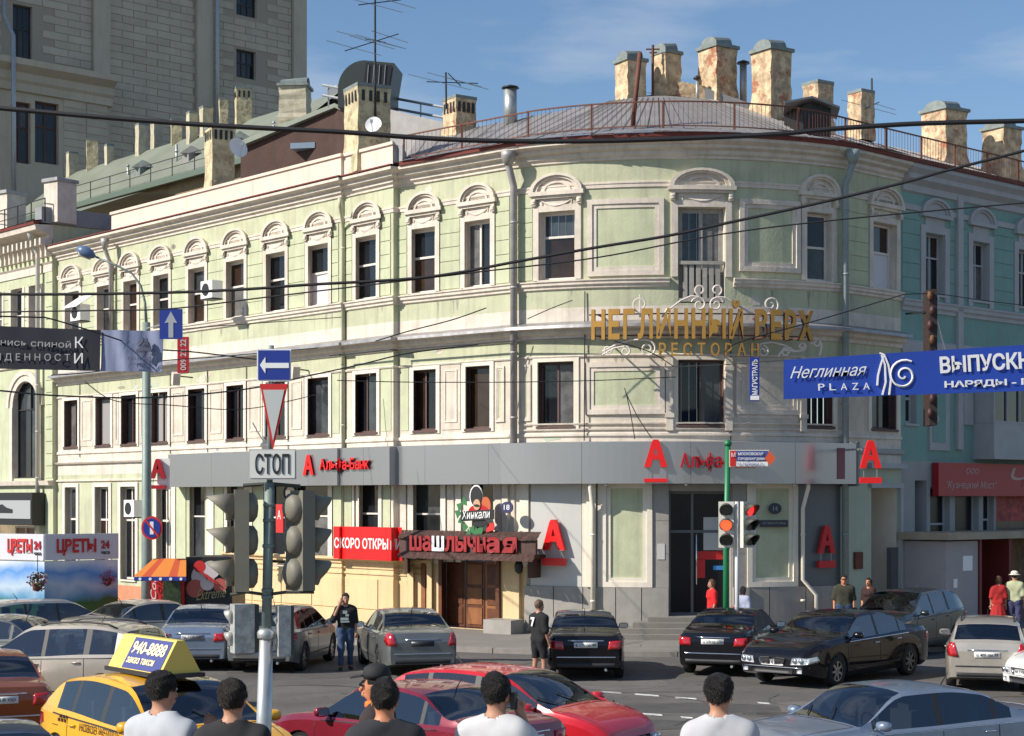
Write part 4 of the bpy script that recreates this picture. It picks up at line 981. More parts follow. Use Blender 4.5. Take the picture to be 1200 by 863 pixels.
# lower front bay with big windows and cornice
off = 1.6; q1 = TT.S(126, off); qa, z64 = tz(0, 66, off); _, z98 = tz(0, 98, off)
wz = []
for (x0, x1) in ((14, 36), (41, 69)):
    a, zb_ = tz(x0, 118, off); b, _ = tz(x1, 118, off); _, za = tz(x0, 190, off); wz.append((a, b, za, zb_, 0.4, 1))
mb = MB(); TT.wall(mb, 0, q1, [(0, z64-1.0, 0)], wz, off, 0.4, rev=1); mb.add([TT.pos(q1, off, 0), TT.pos(q1, 0, 0), TT.pos(q1, 0, z64), TT.pos(q1, off, z64)], [(0,1,2,3)]); mb.build('front_bay', [tallm2, tallm2], th_)
for o in wz: window(TT, th_, o[0], o[1], o[2], o[3], off=off-0.35, fm=mat('red_brown_frame', (0.09,0.045,0.035), 0.7), bars=1, trans=0.6, fw=0.16)
for k in range(int(10/0.52)):
    z = z98-5.5+k*0.52
    if z > z98-0.6: break
    q = TT.S(74, off); 
    while q < q1-0.2:
        e = min(q+1.7, q1); mb = MB(); TT.sbox(mb, q+0.02, e-0.04, z, z+0.47, off, off+0.05); mb.build('bay_block', tallm, th_); q = e
mb = MB(); TT.sweep(mb, 0, q1+0.3, [(off-0.1,z98-0.4),(off+0.2,z98-0.3),(off+0.2,z98+0.2),(off+0.35,z98+0.4),(off+0.35,z64-0.9),(off+0.9,z64-0.5),(off+0.9,z64-0.1),(off-1.6,z64)]); mb.build('bay_cornice', tallm2, th_)
q = TT.S(8, off); mb = MB(); mb.tube([TT.pos(q, off+1.05, 20), TT.pos(q, off+0.9, z98+3), TT.pos(q+0.3, 0.6, z64+3), TT.pos(q+0.3, 0.5, 50)], 0.16, 8); mb.build('downpipe', steel, th_)

# ============================================================ ROOFS BEHIND THE LEFT WING
bx = Vector((-3.765, 54.35))+nin*13
BG = Chain([(bx.x-0.656*62, bx.y+0.755*62), (bx.x+0.656*2.5, bx.y-0.755*2.5)])
gr = thing('green_roof_house', 'long rear house with greenish sheet roof and tan brick wall behind the left wing', 'building', (bx.x-12, bx.y+12, 0))
e0, e1 = BG.S(60), BG.S(300)
mb = MB(); BG.sbox(mb, BG.S(0), e1, 0, 20.3, -12, 0); mb.build('wall', mat('tan_brick_wall', (0.26,0.20,0.12), 0.95, var=0.3, vs=1.2, bump=0.4, bs=6), gr)
loft(BG, BG.S(0), e1+0.3, [(0.5, 20.2), (0.5, 20.4), (-0.2, 20.65), (-4.6, 24.2), (-9, 21.8)], grnroof, 'roof', gr)
mb = MB(); BG.sweep(mb, BG.S(0), e1+0.3, [(0.45,20.15),(0.62,20.15),(0.62,20.43),(0.45,20.43)]); mb.build('gutter', mat('green_gutter', (0.09,0.13,0.10), 0.6), gr)
for px0, px1, yt, yb, of_ in ((77,92,181,202,-4.5),(100,116,166,192,-4.5),(122,134,172,190,-4.5),(158,174,148,180,-4.5),(176,192,146,176,-6),(199,214,142,172,-4.5),(218,232,134,172,-4.0),(233,250,128,165,-4.5),(256,268,118,150,-5),(274,296,106,142,-4.5)):
    q = BG.S((px0+px1)/2, of_); Y = BG.pos(q, of_, 0).y; chimney(px0, px1, yt, yb, Y, parent=gr, deep=3.0, m=[brick_s, paleb, brick_s][px0 % 3], cap='flat', rz=R([-10, 15, 32][px0 % 3]), slots=3 if px0 > 270 else 0)
# upper roof strip with railing further behind
UR = Chain([(bx.x-0.656*44+nin.x*9, bx.y+0.755*44+nin.y*9), (bx.x+0.656*2+nin.x*9, bx.y-0.755*2+nin.y*9)])
ur = thing('grey_roof_house', 'grey sheet roof with thin railing behind the green roof, under the tall stone house', 'building', (bx.x-6, bx.y+18, 0))
a, b = UR.S(115), UR.S(300)
loft(UR, a, b, [(0.4, 24.2), (0.4, 24.4), (-5.0, 26.4)], sheet_lt, 'roof', ur); mb = MB(); UR.sbox(mb, a, b, 0, 24.19, -8, 0); mb.build('wall', brick_r, ur)
rb = MB()
for k in range(9): q = a+3+(b-a-3)*k/8; rb.tube([UR.pos(q, -5, 26.3), UR.pos(q, -5, 28.4)], 0.04, 4)
rb.tube([UR.pos(a+3, -5, 28.4), UR.pos(b, -5, 28.4)], 0.04, 4); rb.tube([UR.pos(a+3, -5, 27.4), UR.pos(b, -5, 27.4)], 0.03, 4); rb.build('roof_railing', mat('pale_railing', (0.35,0.35,0.33), 0.6), ur, kind='stuff')
# dark brick gable
gb = thing('brick_gable_house', 'dark brown brick gable with green edged roof behind the parapet of the left wing', 'building', tuple(G(340, 74)))
Yg = 72.0
mb = MB(); mb.prism([G(282,Yg,0), G(408,Yg-5,0), P(408,132,Yg-5), P(392,126,Yg-4), P(282,169,Yg)], (2.0, 7.0, 0)); mb.build('gable_wall', brick_r, gb)
mb = MB(); mb.prism([P(277,173,Yg-0.3), P(392,126,Yg-4.3), P(412,136,Yg-5.3), P(412,131,Yg-5.3), P(392,121,Yg-4.3), P(277,167,Yg-0.3)], (2.0, 8.0, 0)); mb.build('roof_edge', grnroof, gb)
mb = MB(); mb.obox(P(358,173,Yg-2.8), (1.0, 0.8, 0.22), R(-10)); mb.build('skylight', mat('skylight_blue', (0.25,0.32,0.38), 0.3, 0.3), gb)
chimney(329, 363, 91, 135, 74, parent=gb, m=brick_s, cap='hood', rz=R(-5))
mb = MB(); p = P(424, 98, 62); n = 12
vs = []
for k in range(n+1): t = math.pi*(0.0+0.5*k/n)+math.pi/2; vs.append(p+Vector((0.1+0.95*math.cos(t), 0, 1.02*math.sin(t)-0.2)))
vh = tag(mb.prism([p+Vector((0.9,0,-0.85)), p+Vector((1.15,0,0.72)), p+Vector((0.1,0,0.82))]+[v for v in vs if v.z > p.z-0.9][1:]+[p+Vector((-0.85,0,-0.85))], (0.2, 1.6, 0)).build('ventilation_hood', mat('hood_grey', (0.055,0.065,0.06), 0.5, 0.3)), 'big dark rounded ventilation hood on the roof beside the tall aerial', 'ventilation hood')
mb = MB(); mb.prism([p+Vector((-0.02,-0.03,-0.8)), p+Vector((0.86,-0.03,-0.8)), p+Vector((1.08,-0.03,0.62)), p+Vector((0.16,-0.03,0.72))], (0,-0.02,0)); mb.build('hood_opening', blackm, vh)
for k in range(4):
    mb = MB(); x = 0.14+0.2*k; mb.tube([p+Vector((x,-0.07,-0.76)), p+Vector((x+0.1,-0.07,0.64))], 0.015, 4); mb.build('hood_bar', steel, vh)
# pipes behind
pr = MB()
for (z_, ) in ((0,), (1,)):
    pr.tube([P(378, 100+12*z_, 66), P(530, 128+12*z_, 62)], 0.05, 5)
for k in range(6): x = 385+k*27; pr.tube([P(x, 100+5*k, 66-0.7*k), P(x, 126+5*k, 66-0.7*k)], 0.035, 4)
rr = pr.build('rear_roof_railing', steel); tag(rr, 'grey tubular railing on the rear roof between the hood and the aerials', 'railing')
mb = MB(); mb.prism([G(455,62,14), G(530,60.5,14), P(530,146,60.5), P(455,128,62)], (0.2, 2.0, 0)); o = mb.build('rear_roof_wall', sheet); tag(o, 'low grey sheet clad wall on the rear roof behind the railing start', 'wall')

# ============================================================ AERIALS
def aerial(x, yb, yt, Y, arms, label):
    r = thing('tv_aerial', label, 'aerial', tuple(P(x, yb, Y)), 'tv aerials on the roofs')
    mb = MB(); mb.tube([P(x, yb, Y), P(x-0.5, yt, Y)], 0.035, 5); mb.build('mast', blackm, r)
    for (xa, ya, xb, yb_, els) in arms:
        A_, B_ = P(xa, ya, Y-0.6), P(xb, yb_, Y+0.6); mb = MB(); mb.tube([A_, B_], 0.018, 4); bm2 = mb.build('boom', blackm, r)
        for k in range(els):
            t = (k+0.5)/els; c = A_.lerp(B_, t); L_ = (0.9-0.4*t)*(1 if els > 2 else 1.3); mb = MB(); mb.tube([c+Vector((-L_, -0.4, 0.16*L_)), c+Vector((L_, 0.4, -0.16*L_))], 0.012, 4); mb.build('element', steel, bm2)
    return r
aerial(440, 150, -14, 55.8, [(404,60,467,40,3),(420,6,470,0,2),(428,46,452,50,2)], 'tall tv aerial with long side arms on the slotted chimney')
aerial(523, 128, 85, 59, [(500,96,560,98,2),(525,86,540,101,1)], 'smaller tv aerial with drooping arms beside the low slotted chimney')
aerial(1022, 150, 92, 61, [(1014,128,1030,120,2)], 'faint thin aerial on the broken chimney at the right')

rc = random.Random(4)
for k in range(12):
    px = 150+k*19; q = BG.S(px, -2.0); p = BG.pos(q, -2.0, 21.6)
    if k % 3 == 0:
        mb = MB(); mb.tube([p, p+Vector((0,0,rc.uniform(0.9,1.6)))], 0.07, 6); mb.lathe([(0.13,0),(0.02,0.12)], p+Vector((0,0,1.0)), 8); mb.build('vent_pipe', steel, gr)
    elif k % 3 == 1:
        mb = MB(); mb.obox(p+Vector((0,0,0.2)), (0.9, 0.7, 0.8), 0.7); mb.prism([p+Vector((-0.6,-0.5,0.6)), p+Vector((0.6,-0.5,0.6)), p+Vector((0,-0.5,1.0))], (0.2,1.0,0)); mb.build('roof_hatch', rc.choice([capm, sheet, brick_r]), gr)
mb = MB(); q = BG.S(90)
pts_r = []
while q < e1: pts_r.append(BG.pos(q, 0.3, 20.5)); q += 2.2
for p in pts_r: mb.tube([p, p+Vector((0,0,0.95))], 0.03, 4)
mb.tube([p+Vector((0,0,0.95)) for p in pts_r], 0.025, 4); mb.tube([p+Vector((0,0,0.5)) for p in pts_r], 0.02, 4); mb.build('eaves_railing', trimk, gr, kind='stuff')
# ============================================================ PAVEMENT, KERB, MARKINGS
PV = 5.2
mb = MB(); cs = M.cuts(sA-0, sE)
ch_all = Chain([tuple(LB_.p[0])]+[tuple(p) for p in (A0, arc[0], *arc[1:], E0)]+[(E0[0]+30*0.737, E0[1]+30*0.676)])
q0, q1 = 0, ch_all.s[-1]
def pv(chn, a, b, prof, m, name): mb = MB(); chn.sweep(mb, a, b, prof); o = mb.build(name, m); o['kind'] = 'structure'; return o
pv(ch_all, q0, q1, [(-0.5, -0.1), (PV, -0.1), (PV, 0.12), (-0.5, 0.12)], paving, 'pavement')
kb = thing('kerb', 'row of grey kerb stones along the pavement round the corner house', 'kerb', tuple(ch_all.pos(q1*0.5, PV+0.1, 0)))
q = q0+8; k = 0
while q < q1-14:
    mb = MB(); ch_all.sbox(mb, q+0.008, q+0.99, -0.05, 0.135, PV+0.002, PV+0.19); mb.build('kerb_stone', kerbm, kb); q += 1.0
# paving joints as slabs in front of the bank (visible part)
sl = thing('paving_slabs', 'large grey paving slabs lying on the pavement in front of the bank steps', 'paving', tuple(ch_all.pos(ch_all.S(770), 3, 0.12)))
a, b = ch_all.S(690), ch_all.S(900)
q = a; k = 0
while q < b:
    for j in range(3):
        mb = MB(); ch_all.sbox(mb, q+0.01+(0.5 if j % 2 else 0), q+1.16+(0.5 if j % 2 else 0), 0.1, 0.128+0.003*((k*7+j*3) % 3), 2.0+j*1.02, 3.0+j*1.02); mb.build('slab', paving, sl)
    q += 1.18; k += 1
# raised terrace where the passers by at the bottom of the view stand
mb = MB(); mb.box((-16, 6.5, 0.002), (16, 13.4, 1.15)); o = mb.build('raised_pavement', paving); o['kind'] = 'structure'
mb = MB(); mb.box((-18, 13.42, 0.002), (18, 21.2, 0.12)); o = mb.build('near_pavement', paving); o['kind'] = 'structure'
lm = [(704,728,811.5,812.5),(744,772,814,816),(791,816,818,819.5),(888,902,824,825),(838,858,821,822),(751,776,837,838.5),(798,812,841,842),(905,925,846,847),(650,672,806,807)]
mk = thing('lane_markings', 'worn white dashes painted on the road between the bank and the near cars', 'road marking', tuple(G(760, 34, 0)))
for x0, x1, y0, y1 in lm:
    Y0 = FPX*CAMH/(y0-HZ); Y1 = FPX*CAMH/(y1-HZ); a = G(x0, Y0, 0.006); b = G(x1, Y1, 0.006); d = Vector((0, 0.13, 0)); mb = MB(); mb.add([a-d, b-d, b+d, a+d], [(0,1,2,3)]); mb.build('dash', linep, mk)
# manhole
mb = MB(); mb.lathe([(0.33,0.004),(0.33,0.012),(0.0,0.012)], G(560, 38, 0), 20); o = mb.build('manhole_cover', mat('cast_iron', (0.075,0.066,0.060), 0.6, var=0.3, vs=12)); tag(o, 'round iron manhole cover in the road behind the bright red hatchback', 'manhole cover')

# ============================================================ GREY FASCIA OF THE BANK
OFA = 0.62
fa0, fa1 = M.S(197, OFA), M.S(1004, OFA)
fb = thing('bank_fascia', 'long curved grey metal sign band above the ground floor of the corner house', 'sign band', tuple(M.pos((sC+sD)/2, OFA, 4.5)))
q = fa0
brks = [fa0]
while brks[-1] < fa1-3.2: brks.append(brks[-1]+2.9)
brks.append(fa1)
for a, b in zip(brks[:-1], brks[1:]):
    mb = MB(); M.sweep(mb, a+0.004, b-0.004, [(OFA-0.10,4.46),(OFA,4.46),(OFA,5.64),(OFA-0.10,5.64)]); mb.build('fascia_panel', fascia, fb)
mb = MB(); M.sweep(mb, fa0, fa1, [(0.0,5.56),(OFA-0.103,5.60),(OFA-0.103,5.63),(0.0,5.68)]); mb.build('fascia_top', sheet_lt, fb)
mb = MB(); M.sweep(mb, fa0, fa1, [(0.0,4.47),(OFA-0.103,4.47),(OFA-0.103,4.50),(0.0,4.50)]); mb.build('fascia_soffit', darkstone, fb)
mb = MB(); M.sbox(mb, fa1, fa1+0.12, 4.40, 5.70, 0.0, OFA+0.02); mb.build('fascia_end', darkstone, fb)
for px in (710, 804, 891, 931):
    mb = MB(); mb.lathe([(0.05,0),(0.06,0.05),(0.03,0.07)], M.pos(M.S(px, OFA-0.2), OFA-0.2, 4.40), 8); mb.build('spot_lamp', chrome, fb)
Apoly = [(0,0),(0.27,0),(0.36,0.28),(0.64,0.28),(0.73,0),(1,0),(0.66,0.93),(0.60,1.0),(0.40,1.0),(0.34,0.93)]
Ahole = [(0.42,0.46),(0.58,0.46),(0.5,0.72)]
def Amesh(fn, w, h, ext):
    """solid red A (with a hole) split in quads"""
    mb = MB(); segs = [
        [(0,0),(0.27,0),(0.42,0.46),(0.17,0.46)], [(0.73,0),(1,0),(0.83,0.46),(0.58,0.46)],
        [(0.36,0.28),(0.64,0.28),(0.58,0.46),(0.42,0.46)],
        [(0.17,0.46),(0.42,0.46),(0.5,0.72),(0.26,0.72)], [(0.58,0.46),(0.83,0.46),(0.74,0.72),(0.5,0.72)],
        [(0.26,0.72),(0.74,0.72),(0.66,0.93),(0.34,0.93)], [(0.34,0.93),(0.66,0.93),(0.60,1.0),(0.40,1.0)]]
    for s_ in segs:
        f = [fn(u*w, v*h, ext) for u, v in s_]; b = [fn(u*w, v*h, 0) for u, v in s_]
        n = len(s_); mb.add(b+f, [tuple(range(n, 2*n)), tuple(reversed(range(n)))]+[(i, (i+1) % n, (i+1) % n+n, i+n) for i in range(n)])
    return mb
def logoA(q0, z0, w, h, off, ext, label, barh=0.0, m=red, ch=M, fn=None, bar_z=None):
    f = fn or (lambda u, v, n: ch.pos(q0+u, off+n, z0+v))
    loc = tuple(f(w/2, 0, 0)); r = thing('letter_sign', label, 'letter sign', loc, 'red letter A signs of the bank')
    Amesh(f, w, h, ext).build('letter', m, r)
    if barh:
        mb = MB(); z = bar_z if bar_z is not None else -0.30*h
        vs = [f(u, v, n) for n in (0, ext) for (u, v) in ((0, z), (w, z), (w, z+barh), (0, z+barh))]
        mb.add(vs, [(4,5,6,7), (3,2,1,0), (0,1,5,4), (1,2,6,5), (2,3,7,6), (3,0,4,7)]); mb.build('underline_bar', m, r)
        mb = MB()
        for u in (0.18*w, 0.8*w): mb.tube([f(u, z+barh, ext*0.5), f(u, 0, ext*0.5)], 0.012, 4)
        mb.build('bracket', steel, r)
    return r
gg = 41.5
q0 = M.S(755, OFA); logoA(q0, 5.09-0.17+0.0, M.S(782, OFA)-q0, 0.78, OFA, 0.12, 'large red letter A with underline centred on the curved grey sign band', 0.10, bar_z=-0.42)
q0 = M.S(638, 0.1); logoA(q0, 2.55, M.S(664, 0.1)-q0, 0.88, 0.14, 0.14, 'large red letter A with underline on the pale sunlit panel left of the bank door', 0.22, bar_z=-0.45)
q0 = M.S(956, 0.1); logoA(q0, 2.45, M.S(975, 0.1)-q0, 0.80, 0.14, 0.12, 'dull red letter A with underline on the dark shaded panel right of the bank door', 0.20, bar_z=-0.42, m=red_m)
# projecting one at the right end and the one at far left (flat boxes perpendicular to the wall)
c = P(1019.5, 549, 49.2); logoA(0, 0, 0.60, 0.78, 0, 0.14, 'bright red letter A on a bracket beyond the right end of the grey band', 0.16, bar_z=-0.42, m=red, fn=lambda u, v, n: Vector((c.x-0.30+u, c.y-n, c.z+v)))
mb = MB(); mb.tube([P(1000, 527, 51), P(1010, 527, 49.4)], 0.03, 5); mb.tube([P(1000, 520, 51), P(1000, 556, 51)], 0.04, 5); o = mb.build('sign_bracket', steel); tag(o, 'thin steel bracket carrying the projecting letter A at the right end', 'bracket')
c2 = P(186, 561, 57.5); logoA(0, 0, 0.50, 0.64, 0, 0.2, 'red letter A on a white box at the far left of the grey band', 0.12, bar_z=-0.34, m=mat('deep_red', (0.42,0.01,0.02), 0.4), fn=lambda u, v, n: Vector((c2.x-0.25+u, c2.y-n, c2.z+v)))
mb = MB(); mb.box((c2.x-0.05, c2.y+0.005, c2.z-0.36), (c2.x+0.36, c2.y+0.12, c2.z+0.66)); o = mb.build('sign_box', whitem); tag(o, 'white sign box behind the far left red letter A', 'sign box')
q0 = M.S(355.5, OFA); logoA(q0, 4.80, M.S(368, OFA)-q0, 0.66, OFA, 0.08, 'small red letter A beside red script on the left stretch of the grey band', 0)
fM = lambda q0, z0, o: (lambda u, v, n: M.pos(q0+u, o+n, z0+v))
q0, q1 = M.S(375, OFA), M.S(433, OFA)
lt = thing('bank_lettering', 'red bank name letters on the left stretch of the grey sign band', 'lettering', tuple(M.pos(q0, OFA, 4.8)))
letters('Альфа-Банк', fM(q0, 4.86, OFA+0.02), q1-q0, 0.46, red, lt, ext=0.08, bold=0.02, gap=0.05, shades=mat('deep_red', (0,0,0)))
q0, q1 = M.S(797, OFA), M.S(848, OFA); q2 = M.S(938, OFA)
lt = thing('bank_lettering', 'dark red bank name letters on the curve of the grey band by the green pole', 'lettering', tuple(M.pos(q0, OFA, 4.8)))
letters('Альфа-Банк', fM(q0, 4.80, OFA+0.02), (q1-q0)*1.75, 0.52, mat('deep_red', (0,0,0)), lt, ext=0.08, bold=0.02, gap=0.05)
mb = MB(); q0 = M.S(981, OFA); M.sbox(mb, q0, q0+0.26, 4.6, 5.5, OFA, OFA+0.02); o = mb.build('faded_sign', mat('faded_red', (0.20,0.07,0.09), 0.5)); tag(o, 'faded dark red mark at the shaded right end of the grey band', 'sign')

# ============================================================ RESTAURANT ENTRANCE
ce = thing('restaurant_entrance', 'shingled brown canopy over carved wooden doors of the grill restaurant', 'entrance canopy', tuple(M.pos(S(552), 0.6, 0.12)))
a, b = S(517), S(587)
# doors
dq0, dq1 = REST[0], REST[1]; n = 3
for k in range(n):
    u, v = dq0+(dq1-dq0)*k/n+0.02, dq0+(dq1-dq0)*(k+1)/n-0.02
    mb = MB(); M.sbox(mb, u, v, 0.16, 2.15, -0.33, -0.26); dl = mb.build('door_leaf', wood if k != 2 else wood_l, ce)
    for (z0, z1) in ((0.25, 0.75), (0.85, 1.35), (1.45, 2.05)):
        mb = MB(); M.sbox(mb, u+0.08, v-0.08, z0, z1, -0.262, -0.235); mb.build('door_panel', wood_l if k == 1 else wood, dl)
mb = MB(); M.sbox(mb, dq0, dq1, 2.17, 2.95, -0.33, -0.24); mb.build('transom_board', mat('dark_wood', (0.06,0.022,0.01), 0.6, var=0.4, vs=4), ce)
for q in (dq0-0.13, dq1+0.0): mb = MB(); M.sbox(mb, q, q+0.14, 0.14, 2.95, -0.2, 0.25); mb.build('door_post', wood, ce)
# canopy
CO = 1.05; ca, cb = M.S(470, CO), M.S(626, CO)*1.0
cb = M.S(622, CO)
dk = mat('dark_wood', (0,0,0))
mb = MB(); M.sbox(mb, ca, cb, 2.30, 2.42, 0.02, CO); mb.build('canopy_beam', dk, ce)
mb = MB(); M.sbox(mb, ca-0.1, cb+0.1, 2.43, 2.86, CO-0.22, CO-0.08); mb.build('canopy_board', shing, ce)
# sloped shingle courses above and below the letters
def shingles(z0, z1, o0, o1, rows, name='shingle'):
    for r_ in range(rows):
        t0, t1 = r_/rows, (r_+1)/rows; q = ca-0.15+(0.09 if r_ % 2 else 0)
        while q < cb+0.1:
            e = min(q+0.17, cb+0.16); dz = random.uniform(-.012, .012); mb = MB()
            A_, B_ = (o0+(o1-o0)*t0, z0+(z1-z0)*t0), (o0+(o1-o0)*t1, z0+(z1-z0)*t1)
            vs = [M.pos(q, A_[0]+0.02, A_[1]+dz), M.pos(e-0.012, A_[0]+0.02, A_[1]+dz), M.pos(e-0.012, B_[0], B_[1]), M.pos(q, B_[0], B_[1]), M.pos(q, A_[0]+0.02, A_[1]+dz-0.03), M.pos(e-0.012, A_[0]+0.02, A_[1]+dz-0.03)]
            mb.add(vs, [(0,1,2,3), (4,5,1,0), (3,2,5,4)]); mb.build(name, shing, ce); q = e
shingles(2.86, 3.08, CO-0.02, CO-0.45, 2); shingles(2.28, 2.46, CO+0.22, CO-0.05, 2)
for q in (ca+0.1, cb-0.25):
    mb = MB(); M.plate(mb, [(q, 1.75), (q+0.14, 1.75), (q+0.14, 2.3), (q, 2.3)], 0.15, 0.55); mb.build('canopy_bracket', dk, ce)
mb = MB(); mb.lathe([(0.02,0),(0.11,0.08),(0.13,0.25),(0.09,0.38),(0.02,0.44)], M.pos(M.S(608, 0.7), 0.7, 1.85), 8); o = mb.build('wall_lantern', blackm, None); tag(o, 'black iron lantern hanging under the right end of the shingled canopy', 'lantern')
lt = thing('restaurant_lettering', 'red wavy letters with one white letter on the shingled canopy', 'lettering', tuple(M.pos(M.S(540, CO), CO, 2.5)))
q0, q1 = M.S(480, CO), M.S(606, CO)
lr = mat('lettering_red', (0.30,0.015,0.018), 0.6)
letters('шашлычная', fM(q0, 2.50, CO-0.02), q1-q0, 0.42, [lr, lr, whitem, lr, lr, lr, lr, lr, lr], lt, ext=0.05, bold=0.03, gap=0.06, base=(0.0, 0.56))
# round restaurant badge with moustached chef silhouette simplified
kh = thing('restaurant_badge', 'black and red restaurant badge with white lettering and green leaves above the canopy', 'sign', tuple(M.pos(S(560), 0.9, 3.2)))
bo_ = 0.72; qc = M.S(561, bo_); fb_ = lambda pts, o, m, name, e=0.03: (lambda mb: (M.plate(mb, pts, o, e), mb.build(name, m, kh)))(MB())
ell = lambda cq, cz, rq, rz_, n=18: [(cq+rq*math.cos(2*math.pi*k/n), cz+rz_*math.sin(2*math.pi*k/n)) for k in range(n)]
fb_(ell(qc-0.10, 4.10, 0.30, 0.34), bo_, whitem, 'cap_outline'); fb_(ell(qc-0.08, 4.10, 0.26, 0.30), bo_+0.031, blackm, 'cap')
fb_(ell(qc-0.02, 3.86, 0.16, 0.16), bo_+0.065, mat('skin_paint', (0.5,0.30,0.18), 0.6), 'face'); fb_(ell(qc-0.02, 3.84, 0.12, 0.03), bo_+0.10, blackm, 'moustache')
fb_(ell(qc+0.33, 3.84, 0.24, 0.25), bo_+0.01, mat('badge_orange', (0.45,0.10,0.03), 0.6), 'hand_shape'); fb_(ell(qc+0.03, 3.66, 0.46, 0.20), bo_+0.03, mat('deep_red', (0,0,0)), 'red_field')
fb_([(qc-0.75, 3.36), (qc+0.80, 3.44), (qc+0.80, 3.72), (qc-0.72, 3.66)], bo_+0.105, blackm, 'name_board'); fb_(ell(qc+0.1, 3.33, 0.35, 0.12), bo_+0.07, blackm, 'board_swash')
for k, (dx, dz) in enumerate(((-0.85,3.8),(-0.62,3.95),(-0.92,3.6),(-0.78,3.4),(-0.6,3.2),(-0.25,3.12),(-0.05,3.05),(0.15,3.1),(-0.4,3.0))):
    t = k*0.9; pts = [(qc+dx+0.14*math.cos(t+2*math.pi*j/7)*(1.2 if j % 2 else 0.7), dz+0.14*math.sin(t+2*math.pi*j/7)*(1.2 if j % 2 else 0.7)) for j in range(7)]
    fb_(pts, bo_+0.02+0.005*k, mat('leaf_green', (0.03,0.15,0.05), 0.6), 'leaf', 0.02)
fb_([(qc+0.35, 3.05), (qc+0.72, 3.12), (qc+0.70, 3.34), (qc+0.42, 3.30)], bo_, red_m, 'red_flag')
text_obj('Хинкали', None, None, None, 1.30, 0.26, whitem, 'lettering', kh, ext=0.02, shear=0.1, fn=lambda u, v, n: M.pos(qc-0.66+u, bo_+0.14+n, 3.42+v+0.04*u))
mb = MB(); M.plate(mb, ell(M.S(594, 0.6), 3.78, 0.17, 0.17), 0.55, 0.05); nb_ = mb.build('round_sign', mat('dark_blue', (0.03,0.03,0.10), 0.5)); tag(nb_, 'small round dark blue sign with pale symbol beside the restaurant badge', 'sign')
text_obj('18', None, None, None, 0.16, 0.15, whitem, 'number', nb_, ext=0.01, fn=lambda u, v, n: M.pos(M.S(594, 0.6)-0.08+u, 0.602+n, 3.71+v))
# red banner
q0, q1 = M.S(390.5, 0.35), M.S(471, 0.35)
mb = MB(); M.sbox(mb, q0, q1, 2.12, 3.15, 0.30, 0.34); rb_ = mb.build('red_banner', red); tag(rb_, 'bright red banner with white lettering above the ochre wall left of the canopy', 'banner')
text_obj('СКОРО ОТКРЫТИ', None, None, None, (q1-q0)-0.08, 0.34, whitem, 'lettering', rb_, ext=0.004, bold=0.02, fn=lambda u, v, n: M.pos(min(q0+0.05+u, q1-0.001), 0.341+n, 2.46+v))
# small red sign left
mb = MB(); q = M.S(323, 0.3); M.sbox(mb, q, q+0.42, 2.9, 3.85, 0.2, 0.28); o = mb.build('door_sign', red_m); tag(o, 'small red sign with white mark seen between pole and signal heads', 'sign')
text_obj('А', None, None, None, 0.2, 0.3, whitem, 'letter', o, ext=0.01, fn=lambda u, v, n: M.pos(q+0.1+u, 0.281+n, 3.35+v))

# ============================================================ RESTAURANT ROOF SIGN (gold letters + scrolls)
rs = thing('gold_restaurant_sign', 'gold restaurant letters with white wrought iron scrolls on the curved corner under the balcony', 'sign', tuple(M.pos(S(830), 1.0, 8.6)))
GO = 1.15; q0, q1 = M.S(694, GO), M.S(951, GO)
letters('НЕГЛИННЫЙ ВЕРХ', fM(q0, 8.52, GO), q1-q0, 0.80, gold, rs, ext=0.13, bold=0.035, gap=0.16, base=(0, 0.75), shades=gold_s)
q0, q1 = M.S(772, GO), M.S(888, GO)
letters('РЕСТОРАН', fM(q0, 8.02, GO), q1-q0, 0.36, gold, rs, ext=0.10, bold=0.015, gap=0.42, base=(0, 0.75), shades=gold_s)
mb = MB(); 
for z in (8.60, 9.20): M.stube(mb, [(M.S(690, GO)+k*0.6, GO-0.05, z) for k in range(int((M.S(955, GO)-M.S(690, GO))/0.6)+1)], 0.025, 4)
mb.build('sign_rail', rust, rs)
for px in (700, 760, 830, 900, 945):
    mb = MB(); q = M.S(px, GO); M.stube(mb, [(q, 0, 9.2), (q, GO-0.05, 9.2)], 0.025, 4); M.stube(mb, [(q, 0, 8.6), (q, GO-0.05, 8.6)], 0.025, 4); mb.build('sign_arm', rust, rs)
def pz(px, py, off): q = M.S(px, off); p = M.pos(q, off, 0); return (q, off, CAMH+(HZ-py)*p.y/FPX)
def scroll(pts, name='scroll', r=0.028): mb = MB(); M.stube(mb, [pz(x, y, GO) for x, y in pts], r, 5); mb.build(name, iron, rs)
def spiral(cx, cy, r0, r1, turns, a0, sgn=1, n=22): return [(cx+(r0+(r1-r0)*k/n)*math.cos(a0+sgn*turns*2*math.pi*k/n), cy+(r0+(r1-r0)*k/n)*math.sin(a0+sgn*turns*2*math.pi*k/n)) for k in range(n+1)]
scroll(spiral(819, 357, 9, 2, 1.4, math.pi*1.1)); scroll(spiral(839, 357, 9, 2, 1.4, -math.pi*0.1, -1))
scroll([(785,362),(798,352),(810,347),(819,348)]); scroll([(839,348),(850,349),(868,360),(880,367)])
scroll(spiral(820, 340, 6, 4, 0.9, math.pi*0.6)); scroll(spiral(840, 340, 6, 4, 0.9, math.pi*0.4, -1))
scroll(spiral(903, 357, 10, 2, 1.5, math.pi*0.5, -1)); scroll([(876,366),(888,368),(898,369),(903,367)])
scroll(spiral(750, 357, 9, 5, 0.95, math.pi*0.5)); scroll([(750,345),(750,372)]); scroll([(776,372),(782,362)])
scroll([(706,412),(722,404),(738,399),(752,398),(762,399)]); scroll(spiral(759, 409, 10, 2.5, 1.5, -math.pi*0.5))
